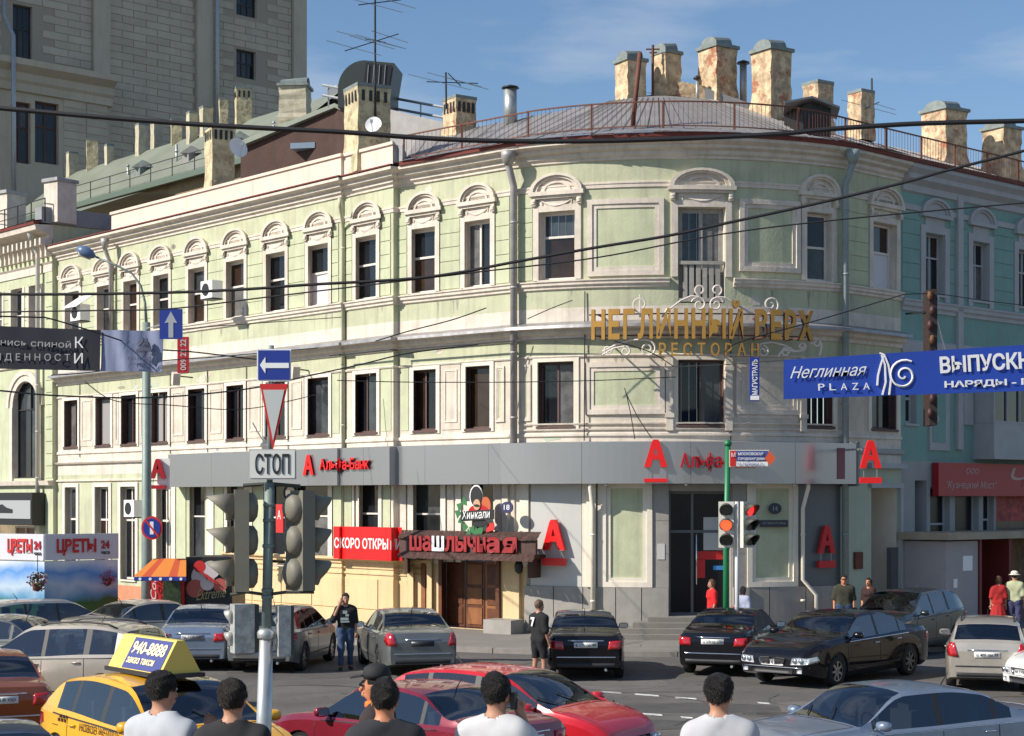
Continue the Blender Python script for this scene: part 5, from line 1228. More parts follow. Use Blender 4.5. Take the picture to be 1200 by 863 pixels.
scroll([(706,416),(720,408),(732,406)]); scroll(spiral(733, 412, 6, 2, 1.2, -math.pi*0.5)); scroll(spiral(712, 410, 5, 2, 1.3, 0))
scroll([(887,424),(887,412),(892,403),(905,401),(920,405),(932,412)]); scroll(spiral(894, 412, 7, 2, 1.3, -math.pi*0.5))
scroll([(912,418),(918,409),(930,412),(941,411)]); scroll(spiral(940, 406, 5, 1.5, 1.3, math.pi*0.5, -1)); scroll(spiral(920, 413, 5, 2, 1.2, -math.pi*0.6)); scroll(spiral(957, 402, 6, 2, 1.3, math.pi*0.9)); scroll([(963,402),(962,412),(960,417)])
# small blue vertical sign
c = P(884.5, 447, 48.4); mb = MB(); mb.box((c.x-0.13, c.y, c.z-0.55), (c.x+0.13, c.y+0.12, c.z+0.66)); vb = mb.build('vertical_blue_sign', bluesign); tag(vb, 'small vertical blue sign with white letters hanging under the gold restaurant sign', 'sign')
text_obj('МАГИСТРАЛЬ', (c.x+0.075, c.y-0.002, c.z-0.38), (0,0,1), (-1,0,0), 0.98, 0.15, whitem, 'lettering', vb, ext=0.01, bold=0.02)
mb = MB(); mb.box((c.x-0.12, c.y-0.01, c.z-0.52), (c.x+0.12, c.y-0.001, c.z-0.40)); mb.build('white_patch', whitem, vb)
# vertical rusty neon sign with iron scrolls
c = P(1088, 420, 50.5); vn = thing('vertical_neon_sign', 'rusty vertical neon sign seen edge on with white iron scrolls, half behind the blue banner', 'sign', tuple(c))
mb = MB(); mb.box((c.x-0.06, c.y-0.4, c.z-1.95), (c.x+0.16, c.y+0.4, c.z+1.95)); mb.build('sign_spine', mat('neon_spine', (0.035,0.02,0.018), 0.7, var=0.4, vs=8), vn)
for k, chx in enumerate('АПТЕКА'):
    pass
for k in range(9):
    z = c.z+1.75-k*0.42; mb = MB(); mb.lathe([(0.05,-0.13),(0.085,0),(0.05,0.13)], (c.x+(0.0 if k % 2 else -0.06), c.y-0.45, z), 8); mb.build('neon_tube', mat('neon_dull_red', (0.065,0.022,0.02), 0.6, var=0.5, vs=8) if k % 3 else mat('rusty_orange', (0.13,0.055,0.02), 0.7, var=0.5, vs=8), vn)
def sc3(pts, r=0.03): mb = MB(); mb.tube([P(x, y, 50.2) for x, y in pts], r, 5); mb.build('scroll', iron, vn)
sc3([(1107,410),(1102,392),(1096,368),(1091,352)]+spiral(1096, 351, 5, 1.5, 1.2, math.pi*0.9)); sc3([(1098,463),(1094,478),(1092,488)]+spiral(1096, 491, 4.5, 2, 1.0, math.pi*0.9, -1))
mb = MB(); mb.tube([P(1062, 368, 52.5), P(1086, 366, 50.5)], 0.04, 4); mb.build('wall_arm', blackm, vn)
# red vertical sign on the left wing
c = P(214.5, 416, 58.5); mb = MB(); mb.box((c.x-0.19, c.y, c.z-0.60), (c.x+0.19, c.y+0.1, c.z+0.60)); rv = mb.build('vertical_red_sign', mat('deep_red', (0,0,0))); tag(rv, 'vertical dark red sign with phone digits beside the straight ahead arrow sign', 'sign')
text_obj('009 22 22', (c.x+0.11, c.y-0.002, c.z-0.52), (0,0,1), (-1,0,0), 1.04, 0.20, mat('grey_letter', (0.5,0.45,0.42), 0.6), 'lettering', rv, ext=0.01, bold=0.02)
# floodlights, AC units
for x, y, Y, lab in ((206, 444, 58.6, 'cream floodlight under the red vertical sign'), (346, 436, 57.0, 'cream floodlight right of the blue left arrow sign')):
    c = P(x, y, Y); r = thing('floodlight', lab, 'floodlight', tuple(c), 'floodlights on the left wing')
    mb = MB(); mb.obox(c, (0.24, 0.3, 0.40), 0.4, rx=0.3); mb.build('housing', cream, r); mb = MB(); mb.tube([c+Vector((0,0.1,0.1)), c+Vector((0.4,0.9,0.1))], 0.03, 4); mb.build('bracket', blackm, r)
def ac(x, y, Y, w, h, hood_, label):
    c = P(x, y, Y); r = thing('air_conditioner', label, 'air conditioner', tuple(c), 'air conditioner units on the left wing'); e = Vector((0.656,-0.755,0)); nn = Vector((-0.755,-0.656,0)); rz = math.atan2(e.y, e.x)
    mb = MB(); mb.obox(c, (w, 0.42, h), rz); mb.build('case', whitem if hood_ != 2 else mat('old_white', (0.5,0.47,0.40), 0.7), r)
    f = c+nn*0.215-e*0.05; mb = MB(); A_ = [f+(e*math.cos(2*math.pi*k/14)+Vector((0,0,1))*math.sin(2*math.pi*k/14))*h*0.36 for k in range(14)]; mb.prism(A_, nn*0.02); mb.build('fan_grille', blackm, r)
    if hood_:
        mb = MB(); t = c+Vector((0,0,h/2+0.12)); A_ = [t-e*(w*0.75)+nn*0.45-Vector((0,0,0.25)), t+e*(w*0.75)+nn*0.45-Vector((0,0,0.25)), t+e*(w*0.75)-nn*0.3+Vector((0,0,0.25)), t-e*(w*0.75)-nn*0.3+Vector((0,0,0.25))]; mb.prism(A_, (0,0,0.03)); mb.build('tin_hood', whitem, r)
    mb = MB(); b = c-Vector((0,0,h/2+0.03))
    mb.obox(b, (w*0.9, 0.5, 0.04), rz); mb.build('shelf', blackm, r)
ac(94, 367, 67.6, 0.8, 0.62, 1, 'white air conditioner under a tilted tin hood near the left end of the top floor')
ac(248, 340, 60.4, 0.75, 0.60, 0, 'air conditioner between two top floor windows above the straight arrow sign')
ac(157, 596, 64.3, 0.75, 0.62, 0, 'small white air conditioner on the ground floor beside the lamp post')

# ============================================================ STREET BANNERS
def banner(corners, Y, m, label, dy=0.0, wav=1.0):
    a, b, c_, d = [P(x, y, Y+dy*(x-600)/600) for x, y in corners]; n = 14; mb = MB(); vs = []
    for j in range(5):
        for i in range(n+1):
            u, v = i/n, j/4; p = a.lerp(b, u).lerp(d.lerp(c_, u), v); w = 0.05*math.sin(u*9+v*2)+0.03*math.sin(u*23+1+v*3); vs.append(p+Vector((0, w*wav, 0)))
    N_ = len(vs); vs += [v+Vector((0, 0.012, 0)) for v in vs]
    fs = [(j*(n+1)+i, j*(n+1)+i+1, (j+1)*(n+1)+i+1, (j+1)*(n+1)+i) for j in range(4) for i in range(n)]; fs += [tuple(N_+k for k in reversed(f)) for f in fs]
    mb.add(vs, fs, smooth=True); o = mb.build('street_banner', m); tag(o, label, 'banner')
    fn = lambda px, py: P(px, py, Y+dy*(px-600)/600-0.09*wav); return o, fn
# left banner: dark part with lettering and grey blue part
bl, fL = banner([(-60,431),(117,435),(118,387),(-60,380)], 40, mat('navy_banner', (0.010,0.012,0.022), 0.7), 'dark navy street banner with spaced white lettering hung across the left side', wav=0.5)
def btext(body, x0, y0, x1, y1, h0, fnp, par, m=whitem, **k):
    vs0 = fnp(x0, y0); vs1 = fnp(x1, y1); xd = (vs1-vs0); w = xd.length; xd.normalize(); up = Vector((0,0,1)); up = (up-xd*up.dot(xd)).normalized()
    hh = (fnp(x0, y0-h0)-vs0).length; return text_obj(body, vs0, xd, up, w, hh, m, 'lettering', par, ext=0.006, **k)
dim = mat('dim_white', (0.35,0.36,0.36), 0.7)
btext('опнись спиной', -16, 404, 83, 408, 8, fL, bl, dim); btext('К', 88, 408, 98, 408, 13, fL, bl, whitem)
btext('И Д Е Н Н О С Т', -6, 424, 82, 425, 10, fL, bl, dim); btext('И', 87, 426, 97, 426, 12, fL, bl, whitem)
bl2, fL2 = banner([(117.6,435),(190,436),(192,388),(118.6,387)], 40, mat('greyblue_banner', (0.22,0.25,0.38), 0.75, var=0.1), 'pale grey blue street banner with small dark print beside the lamp post')
mkb = mat('print_grey', (0.09,0.10,0.15), 0.7)
mb = MB()
for pts in ([(162,405),(168,398),(173,403),(176,409)], [(166,410),(172,404),(171,397)], [(160,412),(168,409),(178,411)]): mb.tube([fL2(x, y) for x, y in pts], [0.05, 0.06, 0.05, 0.03][:len(pts)], 4)
mb.build('print_emblem', mkb, bl2); btext('PEUGEOT', 150, 422, 184, 423, 4, fL2, bl2, mkb); btext('дилер автосалон', 153, 428, 184, 428, 2, fL2, bl2, mkb)
# right banner
bluem = mat('banner_blue', (0.012,0.055,0.36), 0.6, var=0.12, vs=0.6)
br_, fR = banner([(918.5,468),(1300,455),(1300,398),(918.5,422)], 38, bluem, 'long bright blue street banner with white lettering and spiral emblem on the right', wav=0.3)
btext('Неглинная', 926, 444, 1016, 440, 14, fR, br_, whitem, shear=0.45)
for k, chx in enumerate('PLAZA'): x = 959+k*13.2; btext(chx, x, 458-k*0.3, x+7.5, 457.7-k*0.3, 8, fR, br_, whitem)
btext('ВЫПУСКНЫЕ', 1102, 438, 1240, 430, 20, fR, br_, whitem, bold=0.03); btext('НАРЯДЫ - ПРИЧЁСКИ', 1107, 456, 1290, 449, 11, fR, br_, whitem, bold=0.03)
mb = MB()
for pts in (spiral(1059, 440, 2, 22, 2.1, math.pi*0.2, 1, 40)[:34], [(1028,452),(1029,440),(1032,428),(1036,416)], [(1034,463),(1038,448),(1037,428),(1033,416)], [(1042,463),(1044,445),(1041,428),(1036,416),(1031,414)]):
    mb.tube([fR(x, y) for x, y in pts], 0.025, 4, cap=True)
mb.build('spiral_emblem', whitem, br_)

# ============================================================ LAMP POST, SIGN POST, SIGNALS
def plate_sign(c, w, h, m, name, parent, t=0.03, rz=0, border=None):
    mb = MB(); mb.obox(c, (w, t, h), rz); o = mb.build(name, m, parent); return o
lp = thing('street_lamp', 'tall grey green lamp post with curved arm and blue grey lamp head on the left', 'street lamp', tuple(G(172, 50)))
mb = MB(); mb.tube([G(172, 50, 0), P(172, 660, 50), P(171.5, 378, 50)], [0.17, 0.15, 0.11], 12); mb.build('post', polegr, lp)
mb = MB(); mb.tube([P(171.5, 380, 50), P(170, 355, 50), P(165, 335, 50), P(155, 321, 50), P(138, 312, 50), P(112, 301, 50)], [0.05, 0.04, 0.035, 0.03, 0.03, 0.03], 6); mb.build('arm', polegr, lp)
mb = MB(); c = P(101, 296, 50); d = (P(91, 292, 50)-P(112, 302, 50)).normalized(); mb.tube([c-d*0.28, c-d*0.15, c+d*0.1, c+d*0.27], [0.05, 0.14, 0.17, 0.08], 10); mb.build('lamp_head', mat('lamp_blue', (0.10,0.16,0.28), 0.4), lp)
mb = MB(); mb.tube([c-d*0.15-Vector((0,0,0.07)), c+d*0.22-Vector((0,0,0.09))], [0.09, 0.10], 8); mb.build('lamp_glass', mat('lamp_cream', (0.5,0.47,0.38), 0.3), lp)
# round no parking sign on lamp post
c = P(178, 619, 49.6); rn = thing('no_parking_sign', 'round blue no parking sign with red rim on the lamp post', 'traffic sign', tuple(c))
def disc(c, r, m, name, parent, y=0.0, n=28, t=0.012, hgt=1.0): mb = MB(); mb.prism([Vector((c.x+r*math.cos(2*math.pi*k/n), c.y+y, c.z+r*hgt*math.sin(2*math.pi*k/n))) for k in range(n)], (0, -t, 0)); return mb.build(name, m, parent)
disc(c, 0.30, red_m, 'red_rim', rn, 0.0, hgt=1.12); disc(c, 0.245, bluesign, 'blue_disc', rn, -0.014, hgt=1.12)
mb = MB(); mb.obox((c.x, c.y-0.03, c.z), (0.05, 0.01, 0.62), 0, ry=R(-38)); mb.build('red_slash', red_m, rn)
mb = MB(); mb.obox((c.x+0.0, c.y-0.028, c.z), (0.10, 0.006, 0.36), 0); mb.build('white_mark', whitem, rn)
# straight ahead arrow sign
c = P(200.5, 380, 36); sa = plate_sign(c, 0.47, 0.62, bluesign, 'ahead_arrow_sign', None); tag(sa, 'blue rectangular sign with grey arrow pointing up, beside the pale banner', 'traffic sign')
ga = mat('reflective_grey', (0.36,0.38,0.42), 0.5); mb = MB(); y = c.y-0.017
mb.prism([(c.x-0.05,y,c.z-0.28),(c.x+0.05,y,c.z-0.28),(c.x+0.05,y,c.z+0.03),(c.x+0.13,y,c.z+0.02),(c.x,y,c.z+0.26),(c.x-0.13,y,c.z+0.02),(c.x-0.05,y,c.z+0.03)], (0,-0.006,0)); mb.build('arrow', ga, sa)
mb = MB(); mb.tube([P(172, 385, 50), P(200, 378, 36.1)], 0.02, 4); mb.build('bracket', steel, sa)
# signal mast with signs
YS = 19.5; gs = FPX/YS
sp = thing('signal_post', 'galvanised signal post in the foreground carrying signs and two signal heads seen from behind', 'signal post', tuple(G(308, YS, 0.12)))
mb = MB(); mb.tube([G(306.5, YS, 0.12), P(309, 863, YS), P(312, 745, YS)], [0.11, 0.088, 0.078], 14); mb.lathe([(0.085,-0.02),(0.10,0),(0.10,0.06),(0.07,0.10)], P(311.5, 747, YS), 14); mb.build('lower_tube', mat('pole_bright', (0.48,0.49,0.49), 0.4, 0.6, var=0.12, vs=6), sp)
mb = MB(); mb.tube([P(312, 745, YS), P(316, 566, YS)], [0.056, 0.056], 14); mb.tube([P(316, 566, YS), P(318, 405, YS)], [0.035, 0.03], 8); mb.build('upper_tube', polegr, sp)
for yy in (592, 610, 640, 692, 700): mb = MB(); mb.lathe([(0.065,-0.02),(0.07,0),(0.065,0.02)], P(314.5-(yy-640)*0.02, yy, YS), 12); mb.build('clamp', polegr, sp)
# arrow left sign
def flat(pts, Y, t, m, name, parent): mb = MB(); mb.prism([P(x, y, Y) for x, y in pts], (0, t, 0)); return mb.build(name, m, parent)
Z1 = YS-0.09
ws = flat([(301,447),(341,447),(341,409),(301,409)], Z1, 0.02, whitem, 'left_arrow_sign', None); tag(ws, 'square blue sign with white arrow pointing left above the yield triangle', 'traffic sign')
flat([(302.5,445.3),(339.5,445.3),(339.5,410.7),(302.5,410.7)], Z1-0.006, 0.004, bluesign, 'blue_face', ws)
flat([(304.5,428),(311,418.5),(311,425.5),(338.5,425.5),(338.5,431.5),(311,431.5),(311,438)], Z1-0.012, 0.004, whitem, 'arrow', ws)
yt = flat([(319.5,529),(304.5,450),(337.5,450)][::-1], Z1, 0.02, red_m, 'yield_sign', None); tag(yt, 'narrow inverted yield triangle with red rim seen at a slant under the left arrow sign', 'traffic sign')
flat([(320,517),(308.2,457),(333.2,457)][::-1], Z1-0.006, 0.004, mat('sign_grey', (0.50,0.52,0.50), 0.5), 'triangle_face', yt)
st = flat([(291.5,562),(347,562),(347,526.5),(291.5,526.5)], Z1-0.02, 0.02, mat('sign_rim', (0.42,0.42,0.40), 0.5), 'stop_line_sign', None); tag(st, 'white rectangular sign lettered in black under the yield triangle', 'traffic sign')
flat([(293,560.5),(345.5,560.5),(345.5,528),(293,528)], Z1-0.026, 0.004, mat('sign_white', (0.66,0.66,0.62), 0.5), 'sign_face', st)
a = P(299, 556, Z1-0.030); text_obj('СТОП', a, (1,0,0), (0,0,1), 40/gs, 24/gs, blackm, 'lettering', st, ext=0.004, bold=0.012)
for s_, yy in ((yt, 450),): pass
# signal heads (seen from the back / side)
sgk = mat('signal_khaki', (0.175,0.162,0.125), 0.6, var=0.1, vs=5); sgd = mat('signal_dark', (0.05,0.055,0.045), 0.6)
def visor(c, dirv, r, L_, m, name, parent):
    """open tubular visor, longer on top; c rim centre"""
    d = Vector(dirv).normalized(); up = Vector((0,0,1)); sd = d.cross(up).normalized(); n = 18; mb = MB(); vs = []
    for k in range(n+1):
        a = -math.pi*0.30+(math.pi*1.60)*k/n; e = sd*math.cos(a)+up*math.sin(a); l = L_*(0.30+0.70*max(0, (math.sin(a)+0.35)/1.35))
        for rr, tt in ((r, 0), (r*1.02, l), (r*0.95, l), (r*0.93, 0)): vs.append(c+e*rr+d*tt)
    fs = []
    for k in range(n):
        for j in range(4): a = k*4+j; b = k*4+(j+1) % 4; fs.append((a, b, b+4, a+4))
    mb.add(vs, fs, smooth=True); return mb.build(name, m, parent)
def sighead(cx, y0, y1, Y, depth, yaw, label, lit=None, back=True, rimm=None, scale=1.0, group='traffic signal heads'):
    top = P(cx, y0, Y); bot = P(cx, y1, Y); h = top.z-bot.z; c = (top+bot)/2; r = thing('traffic_light', label, 'traffic light', tuple(bot), group)
    f = Vector((math.sin(yaw), -math.cos(yaw), 0)); sd = Vector((math.cos(yaw), math.sin(yaw), 0)); w = h*0.33
    mb = MB(); mb.obox(c, (w, depth, h), yaw); mb.build('housing', rimm or sgk, r)
    if back:
        for k in range(3):
            b = c-f*(depth/2)+Vector((0,0,(1-k)*h*0.325)); mb = MB(); 
            prof = [(w*0.46, 0), (w*0.44, depth*0.35), (w*0.28, depth*0.6), (w*0.05, depth*0.66)]; vs = []; n = 14
            for rr, tt in prof:
                for j in range(n): a = 2*math.pi*j/n; vs.append(b+sd*rr*math.cos(a)+Vector((0,0,1))*rr*math.sin(a)-f*tt)
            fs = [(i*n+j, i*n+(j+1) % n, (i+1)*n+(j+1) % n, (i+1)*n+j) for i in range(3) for j in range(n)]+[tuple((3*n+j) for j in range(n))]
            mb.add(vs, fs, smooth=True); mb.build('back_cover', rimm or sgk, r)
    cols = ['red', 'amber', 'green']
    for k in range(3):
        b = c+f*(depth/2+0.004)+Vector((0,0,(1-k)*h*0.325)); n = 16
        lm_ = mat('lens_dark', (0.02,0.02,0.02), 0.2)
        if lit == cols[k]: lm_ = mat('lens_lit_'+cols[k], (1.0,0.10,0.03) if k == 1 else (1.0,0.03,0.03), 0.3, emit=1.3)
        mb = MB(); mb.prism([b+(sd*math.cos(2*math.pi*j/n)+Vector((0,0,1))*math.sin(2*math.pi*j/n))*w*0.38 for j in range(n)], f*0.02); mb.build('lens', lm_, r)
        visor(b, f-Vector((0,0,0.12)), w*0.43, w*0.82, sgd if lit else sgk, 'visor', r)
    return r
sighead(283, 574, 693, YS, 0.16, R(-80), 'traffic light facing left with long visors, left of the foreground signal post')
sighead(352, 575, 692, YS+0.1, 0.16, R(128), 'traffic light turned away, rounded back covers showing right of the foreground signal post')
mb = MB(); mb.tube([P(270, 697, YS), P(290, 694, YS), P(312, 697, YS), P(335, 694, YS), P(368, 694, YS)], 0.02, 5); mb.build('lower_bracket', sgd, sp)
mb = MB(); mb.tube([P(285, 569, YS), P(316, 567, YS), P(352, 570, YS)], 0.022, 5); mb.build('upper_bracket', sgd, sp)
mb = MB(); mb.tube([P(276, 768, YS), P(312, 766, YS), P(340, 768, YS)], 0.022, 5); mb.build('box_bracket', steel, sp)
for (x0, x1, y0, y1, lab) in ((268, 300, 708, 765, 'left weathered grey metal box on the foreground signal post'), (322, 342, 710, 769, 'right weathered grey metal box on the foreground signal post')):
    c = P((x0+x1)/2, (y0+y1)/2, YS); w = (x1-x0)/gs; h = (y1-y0)/gs; r = thing('pedestrian_signal', lab, 'pedestrian signal', tuple(c), 'pedestrian signal boxes')
    mb = MB(); mb.obox(c, (w*0.75, w*0.6, h), R(25)); mb.build('box', mat('weathered_zinc', (0.42,0.42,0.40), 0.55, 0.3, var=0.5, vs=9), r)
    mb = MB(); mb.obox(c+Vector((w*0.42,0.05,0)), (w*0.2, w*0.5, h*0.98), R(25)); mb.build('dark_side', sgd, r)
    for k in (0, 1): visor(c+Vector((-w*0.28, 0, (0.5-k)*h*0.45)), (-1,0.3,-0.1), w*0.28, w*0.4, mat('weathered_zinc', (0,0,0)), 'visor', r)
# loop ring on the post top
mb = MB(); mb.tube([P(340+7*math.cos(t), 578+9*math.sin(t), YS+0.05) for t in [k*0.45 for k in range(15)]], 0.012, 4); mb.build('cable_loop', blackm, sp)
# far signals by the bank, green pole
gp = thing('green_pole', 'slim green pole in front of the bank door', 'pole', tuple(G(851, 44.5, 0.0)))
mb = MB(); mb.tube([G(851, 44.5, 0.0), P(851, 640, 44.5), P(853, 522, 44.5)], [0.085, 0.08, 0.07], 10); mb.build('tube', greenp, gp)
mb = MB(); mb.lathe([(0.08,-0.06),(0.11,0),(0.06,0.08),(0.02,0.10)], P(853, 520, 44.5), 10); mb.build('finial', greenp, gp)
lw = mat('signal_pale', (0.62,0.60,0.52), 0.6)
sighead(851, 588, 642, 44.2, 0.12, R(-8), 'traffic light with lit amber lamp on the green pole', lit='amber', back=False, rimm=lw)
sighead(876, 588, 642, 44.0, 0.12, R(34), 'traffic light with lit red lamp turned to the right beside the green pole', lit='red', back=False, rimm=lw)
wp = thing('signal_pole', 'thin white signal pole just right of the green pole', 'pole', tuple(G(864, 44.3, 0.0)))
mb = MB(); mb.tube([G(864, 44.3, 0.0), P(863.5, 588, 44.3)], 0.055, 8); mb.build('tube', mat('pole_white', (0.6,0.6,0.6), 0.5), wp)
# direction sign
ds = flat([(854.5,547.5),(901,547.5),(901,527.5),(854.5,527.5)], 44.3, 0.03, mat('sign_rim_cream', (0.7,0.62,0.5), 0.5), 'direction_sign', None); tag(ds, 'small blue and white street direction sign with orange diamond on the green pole', 'sign')
flat([(855.5,546.5),(862.5,546.5),(862.5,528.5),(855.5,528.5)], 44.29, 0.006, red_m, 'red_field', ds); flat([(863,540.5),(900,540.5),(900,528.5),(863,528.5)], 44.29, 0.006, mat('violet_blue', (0.06,0.09,0.28), 0.5), 'blue_field', ds)
flat([(863,546.5),(900,546.5),(900,541.2),(863,541.2)], 44.29, 0.006, whitem, 'white_field', ds); flat([(902.5,545.5),(909,537.5),(902.5,529),(896,537.5)], 44.27, 0.01, mat('orange_red', (0.7,0.10,0.03), 0.5), 'diamond', ds)
a = P(865, 533.8, 44.27); text_obj('МОСКОВСКАЯ', a, (1,0,0), (0,0,1), 29/46, 3.4/46, whitem, 'lettering', ds, ext=0.004, bold=0.02)
a = P(865, 539.8, 44.27); text_obj('ГОРОДСКАЯ ДУМА', a, (1,0,0), (0,0,1), 31/46, 3.4/46, whitem, 'lettering', ds, ext=0.004, bold=0.02)
a = P(864, 545.6, 44.27); text_obj('УЛ. ПЕТРОВКА 22', a, (1,0,0), (0,0,1), 30/46, 3.0/46, mat('violet_blue', (0,0,0)), 'lettering', ds, ext=0.004)
a = P(857, 535.6, 44.27); text_obj('М', a, (1,0,0), (0,0,1), 4.6/46, 5/46, whitem, 'letter', ds, ext=0.004)
# house number plates
q = S(905); mb = MB(); M.sbox(mb, q-0.45, q+0.42, 3.22, 3.42, 0.115, 0.15); np_ = mb.build('street_name_plate', mat('plate_dark', (0.03,0.035,0.05), 0.5)); tag(np_, 'dark street name plate on the mint niche right of the traffic lights', 'name plate')
text_obj('НЕГЛИННАЯ УЛИЦА', None, None, None, 0.72, 0.07, mat('dim_white', (0,0,0)), 'lettering', np_, ext=0.004, fn=lambda u, v, n: M.pos(q-0.37+u, 0.152+n, 3.29+v))
mb = MB(); M.plate(mb, ell(q+0.02, 3.75, 0.20, 0.16), 0.115, 0.04); o = mb.build('house_number_plate', mat('plate_dark', (0,0,0))); tag(o, 'oval dark house number plate above the street name plate', 'name plate')
text_obj('14', None, None, None, 0.14, 0.14, mat('dim_white', (0,0,0)), 'number', o, ext=0.004, fn=lambda u, v, n: M.pos(q-0.05+u, 0.157+n, 3.68+v))

# ============================================================ KIOSKS
fk = thing('flower_kiosk', 'flower kiosk with sky and tulip print panels and red lettering on the far left', 'kiosk', tuple(G(52, 50)))
KC = G(52, 50, 0); eL = Vector((-0.88, 0.47, 0)); eR = Vector((0.80, 0.60, 0)); hK = 3.02
def gradm(name, stops):
    m = bpy.data.materials.new(name); m.use_nodes = True; nt = m.node_tree; b = nt.nodes['Principled BSDF']; g = nt.nodes.new('ShaderNodeNewGeometry'); sx = nt.nodes.new('ShaderNodeSeparateXYZ'); nz = nt.nodes.new('ShaderNodeTexNoise'); nz.inputs['Scale'].default_value = 1.3; nz.inputs['Detail'].default_value = 5
    ad = nt.nodes.new('ShaderNodeMath'); ad.operation = 'MULTIPLY_ADD'; ad.inputs[1].default_value = 0.7; mr = nt.nodes.new('ShaderNodeMapRange'); mr.inputs[1].default_value = 0.3+0.35; mr.inputs[2].default_value = 3.02+0.35; cr = nt.nodes.new('ShaderNodeValToRGB')
    nt.links.new(g.outputs['Position'], sx.inputs[0]); nt.links.new(g.outputs['Position'], nz.inputs['Vector']); nt.links.new(nz.outputs['Fac'], ad.inputs[0]); nt.links.new(sx.outputs['Z'], ad.inputs[2]); nt.links.new(ad.outputs[0], mr.inputs[0]); nt.links.new(mr.outputs[0], cr.inputs[0])
    e = cr.color_ramp.elements; e[0].position = stops[0][0]; e[0].color = (*stops[0][1], 1); e[1].position = stops[-1][0]; e[1].color = (*stops[-1][1], 1)
    for p, c in stops[1:-1]: x = e.new(p); x.color = (*c, 1)
    nt.links.new(cr.outputs[0], b.inputs['Base Color']); b.inputs['Roughness'].default_value = 0.5; return m
skyp = gradm('printed_sky_field', [(0.0, (0.30,0.12,0.06)), (0.12, (0.06,0.16,0.03)), (0.28, (0.03,0.13,0.03)), (0.34, (0.10,0.28,0.45)), (0.45, (0.45,0.55,0.65)), (0.58, (0.10,0.28,0.62)), (0.72, (0.70,0.74,0.78))])
for e, w, nm in ((eL, 2.6, 'left'), (eR, 2.25, 'right')):
    nrm = Vector((-e.y, e.x, 0)) if nm == 'left' else Vector((e.y, -e.x, 0))
    if nm == 'left': nrm = Vector((-0.47, -0.88, 0))
    A_ = [KC, KC+e*w, KC+e*w+Vector((0,0,2.25)), KC+Vector((0,0,2.25))]; mb = MB(); mb.prism(A_, -nrm*0.05); mb.build('printed_panel', skyp, fk)
    A_ = [KC+Vector((0,0,2.27)), KC+e*w+Vector((0,0,2.27)), KC+e*w+Vector((0,0,hK)), KC+Vector((0,0,hK))]; mb = MB(); mb.prism([p+nrm*0.04 for p in A_], -nrm*0.10); mb.build('name_board', mat('kiosk_board', (0.62,0.62,0.66), 0.5), fk)
    o_ = (KC+e*1.36 if nm == 'left' else KC+e*0.35)+nrm*0.05; xd = -e if nm == 'left' else e
    text_obj('ЦВЕТЫ', o_+Vector((0,0,2.40)), xd, (0,0,1), 0.94 if nm == 'left' else 1.2, 0.48, red_m, 'lettering', fk, ext=0.02, bold=0.04)
    text_obj('24', o_+xd*(1.02 if nm == 'left' else 1.35)+Vector((0,0,2.58)), xd, (0,0,1), 0.26, 0.24, mat('deep_red', (0,0,0)), 'lettering', fk, ext=0.02, bold=0.03)
    text_obj('часа', o_+xd*(1.02 if nm == 'left' else 1.35)+Vector((0,0,2.42)), xd, (0,0,1), 0.26, 0.08, blackm, 'lettering', fk, ext=0.02)
mb = MB(); mb.prism([KC+Vector((0,0,hK-0.05)), KC+eR*2.25+Vector((0,0,hK-0.05)), KC+eR*2.25+eL*2.6+Vector((0,0,hK-0.05)), KC+eL*2.6+Vector((0,0,hK-0.05))], (0,0,-0.1)); mb.build('roof', steel, fk)
rngf = random.Random(5)
for x, y, Y, lab, cl in ((125, 676, 51.2, 'pink hanging flower basket at the right edge of the flower kiosk', (0.50,0.10,0.22)), (44, 681, 49.3, 'dark plum hanging flower basket at the corner of the flower kiosk', (0.20,0.05,0.09))):
    c = P(x, y, Y); r = thing('flower_basket', lab, 'flower basket', tuple(c)); mb = MB()
    for k in range(220):
        v = Vector((rngf.gauss(0,1), rngf.gauss(0,1), rngf.gauss(0,1))).normalized()*rngf.uniform(0.1, 0.30); p = c+v; s_ = 0.035; u = Vector((rngf.uniform(-1,1), rngf.uniform(-1,1), rngf.uniform(-1,1))).normalized(); w = u.orthogonal().normalized()
        mb.add([p-u*s_, p+w*s_, p+u*s_, p-w*s_], [(0,1,2,3)], 0 if rngf.random() < 0.7 else 1)
    o = mb.build('flowers', [mat('petal_%d' % x, cl, 0.7), mat('leaf_green', (0,0,0))], r, kind='stuff')
    mb = MB(); mb.lathe([(0.03,-0.30),(0.13,-0.22),(0.17,-0.08),(0.16,-0.06)], c, 10); mb.build('basket', rust, r); mb = MB(); mb.tube([c+Vector((0,0,-0.25)), c+Vector((0,0,0.7))], 0.012, 4); mb.build('hanger', blackm, r)
ik = thing('ice_cream_kiosk', 'small kiosk with orange awning and black ice cream poster behind the parked cars', 'kiosk', tuple(G(218, 50)))
KC2 = G(218, 50, 0)
mb = MB(); mb.prism([G(218,50,0.1), G(273,50,0.1), P(271,653,50), P(218,653,50)], (0.1, 1.8, 0)); mb.build('black_panel', blackm, ik)
cr = []
for (x, y, r_, m_) in ((238,676,0.34,mat('cream_ice', (0.62,0.55,0.55), 0.6)), (247,668,0.26,mat('cream_ice', (0,0,0))), (234,664,0.17,red_m), (229,690,0.26,mat('ice_red', (0.45,0.10,0.08), 0.6)), (258,686,0.20,mat('ice_red', (0,0,0))), (243,684,0.20,mat('cream_ice', (0,0,0)))):
    c = P(x, y, 49.95); disc(c, r_, m_, 'scoop_print', ik, -0.005*len(cr), 18, 0.004); cr.append(1)
for k in range(4): mb = MB(); mb.tube([P(231+k*4, 668+3*k, 49.88), P(238+k*4, 671+3*k, 49.88), P(243+k*4, 679+2*k, 49.88)], 0.025, 4); mb.build('swirl_print', red_m, ik)
